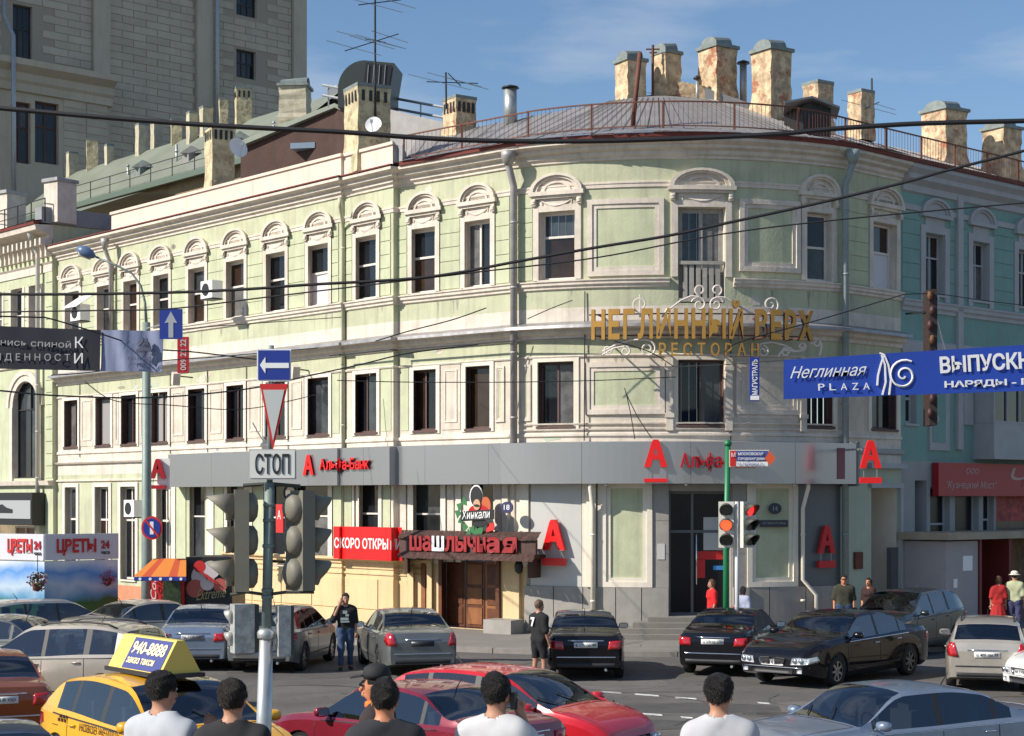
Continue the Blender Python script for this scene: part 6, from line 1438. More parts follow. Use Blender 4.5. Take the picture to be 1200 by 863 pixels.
a = P(230, 704, 49.9); text_obj('Extreme', a, (1,0,0.12), (0,0,1), 0.85, 0.30, mat('print_gold', (0.35,0.30,0.14), 0.6), 'lettering', ik, ext=0.01, shear=0.4)
mb = MB(); mb.prism([G(177,49.8,0.1), G(215,49.8,0.1), P(215,675,49.8), P(177,675,49.8)], (0, 1.2, 0)); mb.build('drinks_fridge', red_m, ik)
mb = MB(); mb.prism([G(191,49.75,0.5), G(212,49.75,0.5), P(212,680,49.75), P(191,680,49.75)], (0, 0.03, 0)); mb.build('fridge_glass', mat('fridge_inside', (0.03,0.05,0.02), 0.3, var=0.8, vs=8), ik)
text_obj('Cola', P(183, 703, 49.74), (0,0,1), (-1,0,0), 0.75, 0.16, whitem, 'lettering', ik, ext=0.01, shear=0.3)
n = 6
for k in range(n):
    x0, x1 = 0+k/n, (k+1)/n; lo = lambda t: P(157+61*t, 676, 48.6); hi = lambda t: P(180+38*t, 656, 50); mb = MB(); mb.prism([lo(x0), lo(x1), hi(x1), hi(x0)], (0,0.02,0.03)); mb.build('awning_strip', mat('awning_orange', (0.62,0.20,0.03), 0.7) if k % 3 != 1 else mat('awning_red', (0.48,0.07,0.02), 0.7), ik)
mb = MB(); mb.prism([P(157,681,48.6), P(218,681,48.6), P(218,676.2,48.6), P(157,676.2,48.6)], (0,0.02,0)); mb.build('valance', bluesign, ik)
for k in range(5): disc(P(164+k*12, 678.7, 48.58), 0.045, whitem, 'valance_star', ik, n=6, t=0.004)
# low white kerb wall with bowl by the restaurant door
mb = MB(); M.sbox(mb, S(586), S(617), 0.12, 0.52, 0.12, 0.9); o = mb.build('stone_block_bench', stoneg); tag(o, 'low stone block between the wooden doors and the bank plinth', 'stone block')

# ============================================================ OVERHEAD WIRES
def wire(pts, Y0, Y1, r, label, cat='cable'):
    fine = []
    for i in range(len(pts)-1):
        for k in range(8):
            t = k/8; p0 = pts[max(i-1,0)]; p1 = pts[i]; p2 = pts[i+1]; p3 = pts[min(i+2, len(pts)-1)]
            f = lambda j: 0.5*(2*p1[j]+(p2[j]-p0[j])*t+(2*p0[j]-5*p1[j]+4*p2[j]-p3[j])*t*t+(3*p1[j]-p0[j]-3*p2[j]+p3[j])*t**3)
            fine.append((f(0), f(1)))
    fine.append(pts[-1]); x0, x1 = fine[0][0], fine[-1][0]; mb = MB()
    mb.tube([P(x, y, Y0+(Y1-Y0)*(x-x0)/(x1-x0)) for x, y in fine], r, 5); o = mb.build('overhead_cable', blackm); return tag(o, label, cat, 'overhead cables over the street')
wire([(-40,123),(0,127),(100,136),(200,144),(300,150),(400,155),(480,161),(560,165),(660,166),(760,164),(900,158),(980,151),(1080,145),(1200,142),(1260,140)], 24, 24, 0.035, 'thickest black cable crossing just under the roof railing')
wire([(-40,345),(0,345),(80,345),(200,343),(290,339),(360,334),(500,325),(610,306),(700,290),(780,277),(850,262),(960,238),(1060,214),(1110,200),(1200,177),(1260,160)], 26, 26, 0.023, 'heavy cable rising from the left wing windows to the right roof edge')
wire([(-40,370),(0,366),(120,364),(200,362),(300,350),(400,338),(560,319),(700,302),(850,274),(1000,256),(1200,238)], 29, 29, 0.013, 'thin cable just below the heavy rising cable across the top floor')
wire([(-40,370),(40,372),(60,374),(120,392),(172,408),(230,413),(330,425)], 36, 44, 0.018, 'dark cable sloping down across the pale grey banner')
wire([(-40,455),(0,458),(70,464),(180,466),(290,456),(360,441),(420,428),(480,414),(560,404)], 33, 45, 0.018, 'sagging cable over the second floor windows of the left wing')
wire([(60,440),(110,436),(180,424),(260,418),(372,408)], 50, 54, 0.016, 'thin cable along the cornice between lamp post and arrow sign')
wire([(100,448),(135,470),(200,475),(262,480),(300,478),(340,470),(372,462)], 48, 52, 0.014, 'slack thin wire dipping behind the yield triangle')
wire([(395,446),(480,448),(600,448),(700,446),(792,442)], 46, 46, 0.013, 'straight thin wire level across the second floor windows')
wire([(440,400),(480,388),(530,375),(570,361)], 50, 50.5, 0.018, 'short wire rising to a wall hook left of the large downpipe')
wire([(618,374),(645,362),(671,352)], 49, 49, 0.014, 'short wire rising to a wall hook right of the large downpipe')
wire([(732,455),(738,480),(744,515)], 48.5, 48.3, 0.014, 'left of the two guy wires above the central red letter')
wire([(733,460),(748,490),(764,514)], 48.5, 48.3, 0.014, 'right of the two guy wires above the central red letter')
wire([(720,400),(760,412),(790,430)], 47.5, 48.5, 0.014, 'short dark wire below the left iron scrolls')
wire([(920,405),(850,412),(870,400),(960,375),(1060,345)][1:], 46, 50, 0.016, 'pale looking wire running from the gold letters up to the turquoise wall')
wire([(1060,345),(1100,345),(1150,352),(1200,358)], 50, 52, 0.013, 'thin wire along the sill course of the turquoise wall')
wire([(140,196+150),(158,300),(172,262),(180,200)], 66, 66, 0.01, 'thin vertical wire at the left end of the parapet') if False else None
wire([(-30,300),(60,372)], 30, 40, 0.012, 'thin taut wire dropping to the navy banner from upper left') if False else None
wire([(192,388),(260,382),(400,372)], 40, 50, 0.012, 'support wire running right from the pale grey banner')
wire([(918,422),(840,428),(700,432)], 38, 48, 0.010, 'support wire running left from the blue banner')

# ============================================================ ROAD WEAR
rr_ = random.Random(9)
for k, (x, y, wx_, wy_) in enumerate([(560,800,2.2,0.9),(720,800,1.6,1.2),(800,830,2.8,0.7),(350,790,1.8,1.1),(880,850,2.0,1.0),(650,830,1.2,1.6),(230,780,2.5,0.8),(1000,830,2.0,1.2),(760,850,1.4,0.6)]):
    Yp = FPX*CAMH/(y-HZ); c0 = G(x, Yp); n = 10; mb = MB(); a_ = rr_.uniform(0, 1)
    pts = [(c0.x+wx_*math.cos(2*math.pi*j/n+a_)*rr_.uniform(.7,1.0), c0.y+wy_*1.4*math.sin(2*math.pi*j/n+a_)*rr_.uniform(.7,1), 0.0012+0.0004*k) for j in range(n)]
    mb.add(pts, [tuple(range(n))]); o = mb.build('asphalt_patch', mat('patch_asphalt_%d' % (k % 3), [(0.082,0.077,0.072),(0.13,0.12,0.11),(0.072,0.068,0.064)][k % 3], 0.85, var=0.3, vs=1.5, bump=0.4, bs=30)); o['kind'] = 'structure'
for k in range(14):
    x, y = rr_.uniform(300, 1100), rr_.uniform(792, 860); Yp = FPX*CAMH/(y-HZ); p = G(x, Yp, 0.0075+0.0003*k); dr = rr_.uniform(-0.5, 0.5) if k % 3 else rr_.uniform(1, 2); pts = [p]
    for j in range(9): dr += rr_.uniform(-0.45, 0.45); p = p+Vector((math.cos(dr), math.sin(dr), 0))*0.45; pts.append(p)
    mb = MB(); vs = []
    for j, q in enumerate(pts): w_ = 0.014+0.012*rr_.random(); vs += [q-Vector((0, w_, 0)), q+Vector((0, w_, 0))]
    mb.add(vs, [(2*j, 2*j+2, 2*j+3, 2*j+1) for j in range(len(pts)-1)]); o = mb.build('road_crack', mat('tar', (0.02,0.02,0.02), 0.6)); o['kind'] = 'structure'
for x, y, lb in ((700, 822, 'worn iron manhole cover in the road among the white dashes'), (905, 838, 'iron manhole cover in the road beside the white shirted man')):
    mb = MB(); mb.lathe([(0.34,0.004),(0.34,0.014),(0.30,0.014),(0.29,0.009),(0.0,0.009)], G(x, FPX*CAMH/(y-HZ)), 22); o = mb.build('manhole_cover', mat('cast_iron', (0,0,0))); tag(o, lb, 'manhole cover')
# ============================================================ VEHICLES
def interp(tab, x):
    if x <= tab[0][0]: return tab[0][1]
    for i in range(len(tab)-1):
        x0, y0 = tab[i]; x1, y1 = tab[i+1]
        if x <= x1: t = (x-x0)/(x1-x0); return y0+(y1-y0)*t
    return tab[-1][1]
def sinterp(tab, x):
    """monotone-ish smooth interpolation (pchip)"""
    n = len(tab)
    if x <= tab[0][0]: return tab[0][1]
    if x >= tab[-1][0]: return tab[-1][1]
    for i in range(n-1):
        if x <= tab[i+1][0]: break
    h = [tab[k+1][0]-tab[k][0] for k in range(n-1)]; d = [(tab[k+1][1]-tab[k][1])/h[k] for k in range(n-1)]
    def m(k):
        if k == 0: return d[0]
        if k == n-1: return d[-1]
        if d[k-1]*d[k] <= 0: return 0
        w1 = 2*h[k]+h[k-1]; w2 = h[k]+2*h[k-1]; return (w1+w2)/(w1/d[k-1]+w2/d[k])
    t = (x-tab[i][0])/h[i]; a, b = tab[i][1], tab[i+1][1]; ma, mb_ = m(i)*h[i], m(i+1)*h[i]
    return (2*t**3-3*t*t+1)*a+(t**3-2*t*t+t)*ma+(-2*t**3+3*t*t)*b+(t**3-t*t)*mb_
SHAPES = {
 'sedan': dict(L=4.55, W=1.76, H=1.46, wb=2.65, top=[(-2.275,.80),(-2.22,1.00),(-1.95,1.06),(-1.52,1.09),(-0.85,1.395),(-0.3,1.455),(0.25,1.43),(1.05,1.00),(1.6,.93),(2.05,.80),(2.2,.70),(2.275,.58)], belt=[(-2.3,.98),(-1.5,.98),(0,.93),(1.1,.92),(2.3,.80)], rg=(-1.50,-0.88), ws=(0.28,1.02), win=[(-1.35,-1.05),(-0.98,-0.22),(-0.12,0.86)]),
 'limo': dict(L=5.05, W=1.88, H=1.47, wb=2.99, top=[(-2.525,.82),(-2.47,1.01),(-2.2,1.07),(-1.62,1.10),(-0.95,1.39),(-0.35,1.46),(0.30,1.44),(1.12,1.02),(1.8,.95),(2.3,.82),(2.46,.72),(2.525,.60)], belt=[(-2.5,1.0),(-1.5,.99),(0,.94),(1.1,.92),(2.5,.80)], rg=(-1.60,-1.00), ws=(0.34,1.10), win=[(-1.42,-1.16),(-1.10,-0.24),(-0.14,0.93)]),
 'hatch': dict(L=4.20, W=1.76, H=1.47, wb=2.60, top=[(-2.10,.85),(-2.06,1.00),(-1.86,1.12),(-1.45,1.38),(-0.6,1.47),(0.2,1.43),(1.15,1.00),(1.5,.93),(1.85,.82),(2.02,.70),(2.10,.58)], belt=[(-2.1,1.0),(-1.0,.98),(0,.93),(1.1,.90),(2.1,.78)], rg=(-1.87,-1.47), ws=(0.25,1.12), win=[(-1.45,-1.02),(-0.94,-0.18),(-0.08,0.95)]),
 'wagon': dict(L=4.45, W=1.74, H=1.50, wb=2.65, top=[(-2.225,.85),(-2.19,1.00),(-2.08,1.08),(-1.80,1.40),(-1.0,1.49),(0.2,1.46),(1.1,1.02),(1.6,.93),(2.0,.80),(2.15,.70),(2.225,.58)], belt=[(-2.2,1.0),(-1.0,.97),(0,.94),(1.1,.92),(2.2,.80)], rg=(-2.07,-1.82), ws=(0.28,1.06), win=[(-1.72,-1.08),(-1.0,-0.20),(-0.12,0.88)]),
 'suv': dict(L=4.58, W=1.85, H=1.69, wb=2.78, top=[(-2.29,.95),(-2.25,1.12),(-2.13,1.22),(-1.75,1.58),(-0.9,1.68),(0.15,1.64),(0.98,1.16),(1.6,1.08),(2.05,.96),(2.2,.84),(2.29,.68)], belt=[(-2.3,1.14),(-1.0,1.11),(0,1.05),(1.1,1.02),(2.3,.92)], rg=(-2.10,-1.78), ws=(0.22,0.94), win=[(-1.62,-1.10),(-0.98,-0.18),(-0.10,0.80)], cl=0.26, wr=0.36),
}
CARDATA = {}
def car(kind, paint, label, loc, heading, name='parked_car', plate_txt='м 118 ор', group='cars in the street', rails=False, cat='car', pbg=None, tl='wide', rim=None, ext=None, sf=1.0, grille='plain', dirt=0.0):
    sh = SHAPES[kind]; Lh = sh['L']/2; W2_ = sh['W']/2; wb = sh['wb']/2; WR = sh.get('wr', 0.315); wx = (-wb-0.02, wb+0.02); zc = WR
    root = bpy.data.objects.new(name, None); COL.objects.link(root); root['label'] = label; root['category'] = cat
    if group: root['group'] = group
    clr = sh.get('cl', 0.20)
    xs = set([-Lh, -Lh+0.02, -Lh+0.06, -Lh+0.12, -Lh+0.2, -Lh+0.32, Lh, Lh-0.02, Lh-0.06, Lh-0.12, Lh-0.2, Lh-0.32])
    for (x, z) in sh['top']: xs.add(x)
    for a, b in sh['win']: xs |= {a, b}
    xs |= set(sh['rg'])|set(sh['ws'])
    for c in wx:
        for k in range(-6, 7): xs.add(c+(WR+0.065)*math.sin(k*math.pi/12))
    x = -Lh
    while x < Lh: xs.add(round(x, 3)); x += 0.12
    xs = sorted(xs); f = [xs[0]]
    must = set([v for ab in sh['win'] for v in ab]+list(sh['rg'])+list(sh['ws'])+[-Lh, Lh])
    for x in xs[1:]:
        if x-f[-1] < 0.018 and x not in must: continue
        if x-f[-1] < 0.018 and f[-1] not in must: f[-1] = x; continue
        f.append(x)
    xs = f
    def halfw(x):
        t = max(0, (abs(x)-(Lh-0.75))/0.75); e = 0.17 if x > 0 else 0.10
        return W2_*(1-e*t**2.4-0.03*(t > 0)*t)
    def sect(x):
        w = halfw(x); T = sinterp(sh['top'], x); B = min(sinterp(sh['belt'], x), T-0.055)
        zb = clr+0.10*max(0, (abs(x)-(Lh-0.5))/0.5); gh = T-B; za = zb
        endt = max(0, (abs(x)-(Lh-0.06))/0.06); w *= 1-0.035*endt
        for c in wx:
            d = abs(x-c); ra = WR+0.07
            if d < ra: za = max(za, zc+math.sqrt(ra*ra-d*d)*1.0)
        wr = 0.93*w-0.03-0.34*max(0, gh-0.055)
        g1 = 0.93*w-0.012; top_y = g1+(wr-g1)*0.88
        za2 = max(za, zb)
        lo = lambda z: max(z, za2)
        m1 = lo(zb+0.07); m2 = lo(zb+0.25); m3 = max(lo(B-0.26), m2)
        return [(0, zb), (0.86*w, zb if za2 == zb else zb), (0.965*w, za2), (0.985*w, m1 if m1 > za2 else za2+0.004), (1.0*w, m2 if m2 > za2 else za2+0.008), (1.0*w, m3 if m3 > za2 else za2+0.012), (0.985*w, B-0.05), (0.93*w, B),
                (g1, B+0.012), (top_y, B+(T-B)*0.84 if gh > .1 else B+(T-B)*0.6), (wr-0.03, T-0.035 if gh > .1 else B+(T-B)*0.8), (wr*0.62, T-0.010), (0, T)]
    K = 13; ring = 2*K-2; V = []
    for x in xs:
        s_ = sect(x); V += [(x, y, z) for y, z in s_]+[(x, -y, z) for y, z in reversed(s_[1:-1])]
    body = MB(); parts = {}
    def inr(x0, x1, a, b): return x0 >= a-1e-4 and x1 <= b+1e-4
    F = {'body': []}
    for i in range(len(xs)-1):
        x0, x1 = xs[i], xs[i+1]
        for j in range(ring):
            a = i*ring+j; b = i*ring+(j+1) % ring; f = (a, b, b+ring, a+ring)
            jj = j if j < K-1 else ring-1-j; side = 'L' if j < K-1 else 'R'
            key = 'body'
            if jj in (10, 11):
                if inr(x0, x1, *sh['rg']): key = 'rear_window'
                elif inr(x0, x1, *sh['ws']): key = 'windscreen'
            if jj == 8:
                if sh['win'][0][0]-1e-4 <= x0 and x1 <= sh['win'][2][1]+1e-4: key = 'pillar%s%d' % (side, (x0+x1)/2 > (sh['win'][1][0]+sh['win'][1][1])/2)
                for k, (wa, wb_) in enumerate(sh['win']):
                    if inr(x0, x1, wa, wb_): key = 'side_window%s%d' % (side, k)
            if jj == 1 and any(abs((x0+x1)/2-c) < WR+0.07 for c in wx): key = 'arch'
            F.setdefault(key, []).append(f)
    F['body'].append(tuple(range(ring))); F['body'].append(tuple((len(xs)-1)*ring+k for k in reversed(range(ring))))
    bvh = BVHTree.FromPolygons([Vector(v) for v in V], [f for fs in F.values() for f in fs])
    def mk(fs, nm, m, smooth=True, off=0.0):
        used = sorted(set(i for f in fs for i in f)); mp = {u: k for k, u in enumerate(used)}; mb = MB(); mb.add([V[u] for u in used], [tuple(mp[i] for i in f) for f in fs], 0, smooth); return mb.build(nm, m, root, local=True)
    bo = mk(F['body'], 'body', paint)
    bo.data.set_sharp_from_angle(angle=R(24))
    # flat shading on end caps
    bo.data.polygons[-1].use_smooth = False; bo.data.polygons[-2].use_smooth = False
    if 'arch' in F: mk(F['arch'], 'wheel_arch', trimk)
    for key, fs in F.items():
        if key == 'rear_window': mk(fs, 'rear_window', cglass)
        elif key == 'windscreen': mk(fs, 'windscreen', cglass)
        elif key.startswith('side_window'): mk(fs, 'side_window', cglass)
        elif key.startswith('pillar'): mk(fs, 'door_pillar', trimk)
    # dark inner floor so nothing shows below
    mb = MB(); mb.box((-Lh+0.4, -W2_*0.80, clr+0.02), (Lh-0.4, W2_*0.80, clr+0.5)); mb.build('underbody', trimk, root, local=True)
    bel = sh['belt'][2][1]; seatm = mat('seat_fabric', (0.06, 0.06, 0.062), 0.9)
    mb = MB(); mb.box((sh['rg'][0]+0.15, -W2_*0.8, bel-0.32), (sh['ws'][1]-0.1, W2_*0.8, bel-0.30)); mb.box((sh['ws'][1]-0.42, -W2_*0.78, bel-0.30), (sh['ws'][1]-0.06, W2_*0.78, bel-0.05)); mb.build('cabin', seatm, root, local=True)
    for sx_ in ((0.02, -1.0) if kind != 'hatch' else (0.0, -0.9)):
        for sg in (-1, 1):
            mb = MB(); mb.obox((sx_, sg*0.36, bel-0.06), (0.13, 0.46, 0.50), 0, ry=0); s_o = mb.build('seat', seatm, root, local=True)
            mb = MB(); mb.obox((sx_-0.02, sg*0.36, bel+0.26), (0.09, 0.24, 0.15), 0); mb.build('headrest', seatm, s_o, local=True)
    mb = MB(); cw = Vector((sh['ws'][1]-0.50, 0.36, bel-0.0)); mb.tube([cw+Vector((0.05*math.sin(t), 0.18*math.cos(t), 0.18*math.sin(t))) for t in [k*math.pi/8 for k in range(17)]], 0.014, 5); mb.build('steering_wheel', trimk, root, local=True)
    # projected patches
    def ray(o, d):
        h = bvh.ray_cast(Vector(o), Vector(d)); return h[0] if h[0] is not None else None
    def patch(axis, quad, m, nm, par=None, nx=6, ny=4, off=0.008, th=0.0, smooth=True):
        """axis 'F','B','L','R'; quad 4 points in the projection plane"""
        par = par or root; pts = []
        for j in range(ny+1):
            for i in range(nx+1):
                u, v = i/nx, j/ny; a = quad[0][0]*(1-u)*(1-v)+quad[1][0]*u*(1-v)+quad[2][0]*u*v+quad[3][0]*(1-u)*v; b = quad[0][1]*(1-u)*(1-v)+quad[1][1]*u*(1-v)+quad[2][1]*u*v+quad[3][1]*(1-u)*v
                if axis == 'F': o, d = (4, a, b), (-1, 0, 0)
                elif axis == 'B': o, d = (-4, a, b), (1, 0, 0)
                elif axis == 'L': o, d = (a, 3, b), (0, -1, 0)
                elif axis == 'R': o, d = (a, -3, b), (0, 1, 0)
                else: o, d = (a, b, 4), (0, 0, -1)
                h = ray(o, d)
                if h is None: return None
                pts.append(h-Vector(d)*off)
        W_ = nx+1; fs = [(j*W_+i, j*W_+i+1, (j+1)*W_+i+1, (j+1)*W_+i) for j in range(ny) for i in range(nx)]
        if axis in ('B', 'L'): fs = [tuple(reversed(f)) for f in fs]
        mb = MB(); mb.add(pts, fs, 0, smooth)
        # rim down to the body
        dv = {'F': Vector((1,0,0)), 'B': Vector((-1,0,0)), 'L': Vector((0,1,0)), 'R': Vector((0,-1,0)), 'T': Vector((0,0,1))}[axis]
        loop = [i for i in range(W_)]+[j*W_+nx for j in range(1, ny+1)]+[ny*W_+i for i in reversed(range(nx))]+[j*W_ for j in reversed(range(1, ny))]
        b0 = len(mb.v); mb.v += [tuple(Vector(pts[k])-dv*(off+0.01)) for k in loop]; n = len(loop)
        for k in range(n): mb.f.append((loop[k], loop[(k+1) % n], b0+(k+1) % n, b0+k)); mb.m.append(0); mb.sm.append(False)
        return mb.build(nm, m, par, local=True)
    w = W2_; Tt = interp(sh['top'], -Lh+0.1); Tf = interp(sh['top'], Lh-0.1)
    tz_ = interp(sh['top'], -Lh+0.06)
    # tail lamps
    if tl == 'wide':
        z1 = tz_-0.10; z0 = z1-0.20
        for sg in (-1, 1):
            q = [(sg*w*0.55, z0), (sg*w*0.925, z0+0.02), (sg*w*0.925, z1), (sg*w*0.58, z1-0.02)]; patch('B', q, tail, 'tail_lamp', off=0.018)
            sx = [(-Lh+0.03, z0+0.03), (-Lh+0.30, z0+0.08), (-Lh+0.26, z1), (-Lh+0.05, z1)]; patch('L' if sg > 0 else 'R', sx, tail, 'tail_lamp', off=0.010)
    elif tl == 'tall':
        z1 = tz_+0.0; z0 = tz_-0.30
        for sg in (-1, 1):
            q = [(sg*w*0.66, z0), (sg*w*0.93, z0+0.02), (sg*w*0.90, z1), (sg*w*0.76, z1)]; patch('B', q, tail, 'tail_lamp', off=0.018)
            sx = [(-Lh+0.03, z0+0.03), (-Lh+0.28, z0+0.10), (-Lh+0.22, z1), (-Lh+0.08, z1)]; patch('L' if sg > 0 else 'R', sx, tail, 'tail_lamp', off=0.010)
    # plates
    zp = tz_-0.26 if tl == 'wide' else tz_-0.30
    for ax, zz in (('B', zp), ('F', 0.46 if kind != 'suv' else 0.56)):
        p = patch(ax, [(-0.26, zz), (0.26, zz), (0.26, zz+0.115), (-0.26, zz+0.115)], pbg or platem, 'number_plate', off=0.02, nx=2, ny=1)
        if p:
            c = ray((-4 if ax == 'B' else 4, 0, zz+0.055), (1 if ax == 'B' else -1, 0, 0)); 
            text_obj(plate_txt, (c.x+(-0.028 if ax == 'B' else 0.028), 0.22 if ax == 'B' else -0.22, zz+0.025), (0,-1,0) if ax == 'B' else (0,1,0), (0,0,1), 0.44, 0.07, blackm, 'plate_number', p, ext=0.003, local=True)
    # bumpers: dark lower strip, bright line
    patch('B', [(-w*0.86, clr+0.11), (w*0.86, clr+0.11), (w*0.86, clr+0.20), (-w*0.86, clr+0.20)], trimk, 'rear_valance', nx=10, ny=1)
    patch('B', [(-w*0.9, clr+0.32), (w*0.9, clr+0.32), (w*0.9, clr+0.345), (-w*0.9, clr+0.345)], chrome if kind in ('limo', 'sedan') else trimk, 'bumper_strip', nx=10, ny=1, off=0.012)
    patch('B', [(-0.40, zp+0.14), (0.40, zp+0.14), (0.40, zp+0.165), (-0.40, zp+0.165)], chrome, 'boot_strip', nx=4, ny=1, off=0.014)
    patch('F', [(-w*0.5, clr+0.10), (w*0.5, clr+0.10), (w*0.52, clr+0.22), (-w*0.52, clr+0.22)], trimk, 'lower_intake', nx=8, ny=1)
    zh = Tf-0.02
    if grille == 'twin':
        for sg in (-1, 1):
            o = patch('F', [(sg*0.03, zh-0.27), (sg*0.28, zh-0.25), (sg*0.33, zh-0.11), (sg*0.04, zh-0.09)], chrome, 'grille_rim', off=0.016); 
            patch('F', [(sg*0.055, zh-0.25), (sg*0.265, zh-0.235), (sg*0.305, zh-0.125), (sg*0.06, zh-0.108)], blackm, 'grille', off=0.024)
        patch('F', [(-w*0.86, zh-0.30), (w*0.86, zh-0.30), (w*0.86, zh-0.285), (-w*0.86, zh-0.285)], chrome, 'bumper_strip', nx=12, ny=1, off=0.012)
    else:
        patch('F', [(-0.36, zh-0.24), (0.36, zh-0.24), (0.42, zh-0.10), (-0.42, zh-0.10)], blackm, 'grille', off=0.010); patch('F', [(-0.38, zh-0.175), (0.38, zh-0.175), (0.38, zh-0.155), (-0.38, zh-0.155)], chrome, 'grille_bar', nx=4, ny=1, off=0.018)
    for sg in (-1, 1):
        hl = patch('F', [(sg*w*0.46, zh-0.24), (sg*w*0.86, zh-0.22), (sg*w*0.84, zh-0.09), (sg*w*0.50, zh-0.10)], headl, 'head_lamp', off=0.014)
        sx = [(Lh-0.36, zh-0.16), (Lh-0.07, zh-0.22), (Lh-0.09, zh-0.10), (Lh-0.30, zh-0.07)]; patch('L' if sg > 0 else 'R', sx, headl, 'head_lamp', off=0.010)
        if hl:
            for t in (0.58, 0.72):
                c = ray((4, sg*w*t, zh-0.16), (-1, 0, 0))
                if c: mb = MB(); mb.lathe([(0.055, 0.0), (0.05, 0.02), (0.02, 0.026)], (c.x+0.012, c.y, c.z), 12, 'X'); mb.build('lens', chrome, hl, local=True)
        patch('F', [(sg*w*0.62, clr+0.12), (sg*w*0.74, clr+0.12), (sg*w*0.74, clr+0.20), (sg*w*0.62, clr+0.20)], headl, 'fog_lamp', off=0.010, nx=2, ny=2)
    # panel gaps and wipers
    xb = sh['ws'][1]+0.06; xt = sh['rg'][0]-0.04
    patch('T', [(xb, -w*0.80), (xb+0.008, -w*0.80), (xb+0.008, w*0.80), (xb, w*0.80)], blackm, 'bonnet_gap', nx=1, ny=10, off=0.003)
    for sg in (-1, 1): patch('T', [(xb, sg*w*0.80), (Lh-0.16, sg*w*0.70), (Lh-0.16, sg*(w*0.70-0.008)), (xb, sg*(w*0.80-0.008))], blackm, 'bonnet_gap', nx=10, ny=1, off=0.003)
    if kind in ('sedan', 'limo'):
        for sg in (-1, 1): patch('T', [(xt, sg*w*0.76), (-Lh+0.10, sg*w*0.72), (-Lh+0.10, sg*(w*0.72-0.008)), (xt, sg*(w*0.76-0.008))], blackm, 'boot_gap', nx=6, ny=1, off=0.003)
    for sg in (0.15, 0.75):
        a1 = ray((xb-0.10, -w*0.62+sg*w, 3), (0,0,-1)); a2 = ray((xb-0.32, -w*0.62+sg*w-0.45*0.7+0.1, 3), (0,0,-1))
        if a1 and a2: mb = MB(); mb.tube([a1+Vector((0,0,0.015)), a2+Vector((0,0,0.02))], 0.008, 4); mb.build('wiper', blackm, root, local=True)
    for ax_ in ('L', 'R'):
        for xx in (-Lh+0.46, Lh-0.50):
            patch(ax_, [(xx-0.004, clr+0.20), (xx+0.004, clr+0.20), (xx+0.004, clr+0.40), (xx-0.004, clr+0.40)], blackm, 'bumper_gap', nx=1, ny=3, off=0.003)
        patch(ax_, [(-wb+WR+0.12, clr+0.16), (wb-WR-0.12, clr+0.16), (wb-WR-0.12, clr+0.185), (-wb+WR+0.12, clr+0.185)], trimk, 'sill_strip', nx=8, ny=1, off=0.006)
    patch('R', [(-Lh+0.66, 0.80), (-Lh+0.84, 0.80), (-Lh+0.84, 0.81), (-Lh+0.66, 0.81)], blackm, 'fuel_flap_gap', nx=2, ny=1, off=0.003)
    # side details
    sil = clr+0.14
    doors = [sh['win'][1][0]-0.05 if kind != 'hatch' or True else 0, (sh['win'][1][1]+sh['win'][2][0])/2, sh['ws'][1]+0.02]
    for ax in ('L', 'R'):
        for k, x in enumerate(doors):
            B = interp(sh['belt'], x); lo_ = sil if abs(x-wx[0]) > WR+0.1 else zc+math.sqrt(max(0, (WR+0.09)**2-(x-wx[0])**2))
            patch(ax, [(x-0.006, lo_), (x+0.006, lo_), (x+0.006, B-0.055), (x-0.006, B-0.055)], blackm, 'door_gap', nx=1, ny=5, off=0.003)
        for x in (doors[0]+0.16, doors[1]+0.14):
            B = interp(sh['belt'], x)-0.13; c = ray((x, 3 if ax == 'L' else -3, B), (0, -1 if ax == 'L' else 1, 0)); sg = 1 if ax == 'L' else -1
            if c: mb = MB(); mb.tube([(x-0.09, c.y-0.005*sg, B), (x-0.07, c.y+0.03*sg, B+0.005), (x+0.07, c.y+0.03*sg, B+0.005), (x+0.09, c.y-0.005*sg, B)], 0.014, 6); mb.build('door_handle', paint if kind != 'limo' else chrome, root, local=True)
        # window line trim
        patch(ax, [(sh['win'][0][0], interp(sh['belt'], -1.2)-0.045), (sh['win'][2][1]+0.08, interp(sh['belt'], 0.9)-0.045), (sh['win'][2][1]+0.08, interp(sh['belt'], 0.9)-0.03), (sh['win'][0][0], interp(sh['belt'], -1.2)-0.03)], chrome if kind in ('limo',) else trimk, 'window_trim', nx=14, ny=1, off=0.006)
        sg = 1 if ax == 'L' else -1; x = sh['ws'][1]-0.22; B = interp(sh['belt'], x)
        mb = MB(); mb.tube([(x, sg*w*0.90, B+0.03), (x+0.02, sg*(w*0.90+0.12), B+0.07)], 0.02, 5); my = sg*(w*0.90+0.17); mz = B+0.095
        oc = [(0.11*math.cos(t)*1.0, 0.068*math.sin(t)) for t in [2*math.pi*(k+0.5)/12 for k in range(12)]]; sq = lambda v, e: math.copysign(abs(v)**0.6, v)*e
        rr_ = [(-0.05, 1.0), (0.0, 1.0), (0.05, 0.85), (0.085, 0.45)]; vs = [(x+dx, my+a_*f_, mz+b_*f_) for dx, f_ in rr_ for a_, b_ in [(sq(math.cos(2*math.pi*(k+0.5)/12), 0.115), sq(math.sin(2*math.pi*(k+0.5)/12), 0.068)) for k in range(12)]]
        mb.add(vs, [(i*12+k, i*12+(k+1) % 12, (i+1)*12+(k+1) % 12, (i+1)*12+k) for i in range(3) for k in range(12)]+[tuple(36+k for k in range(12)), tuple(reversed(range(12)))], 0, True); o = mb.build('wing_mirror', paint, root, local=True)
        mb = MB(); mb.box((x-0.056, my-0.095, mz-0.052), (x-0.052, my+0.095, mz+0.052)); mb.build('mirror_glass', chrome, o, local=True)
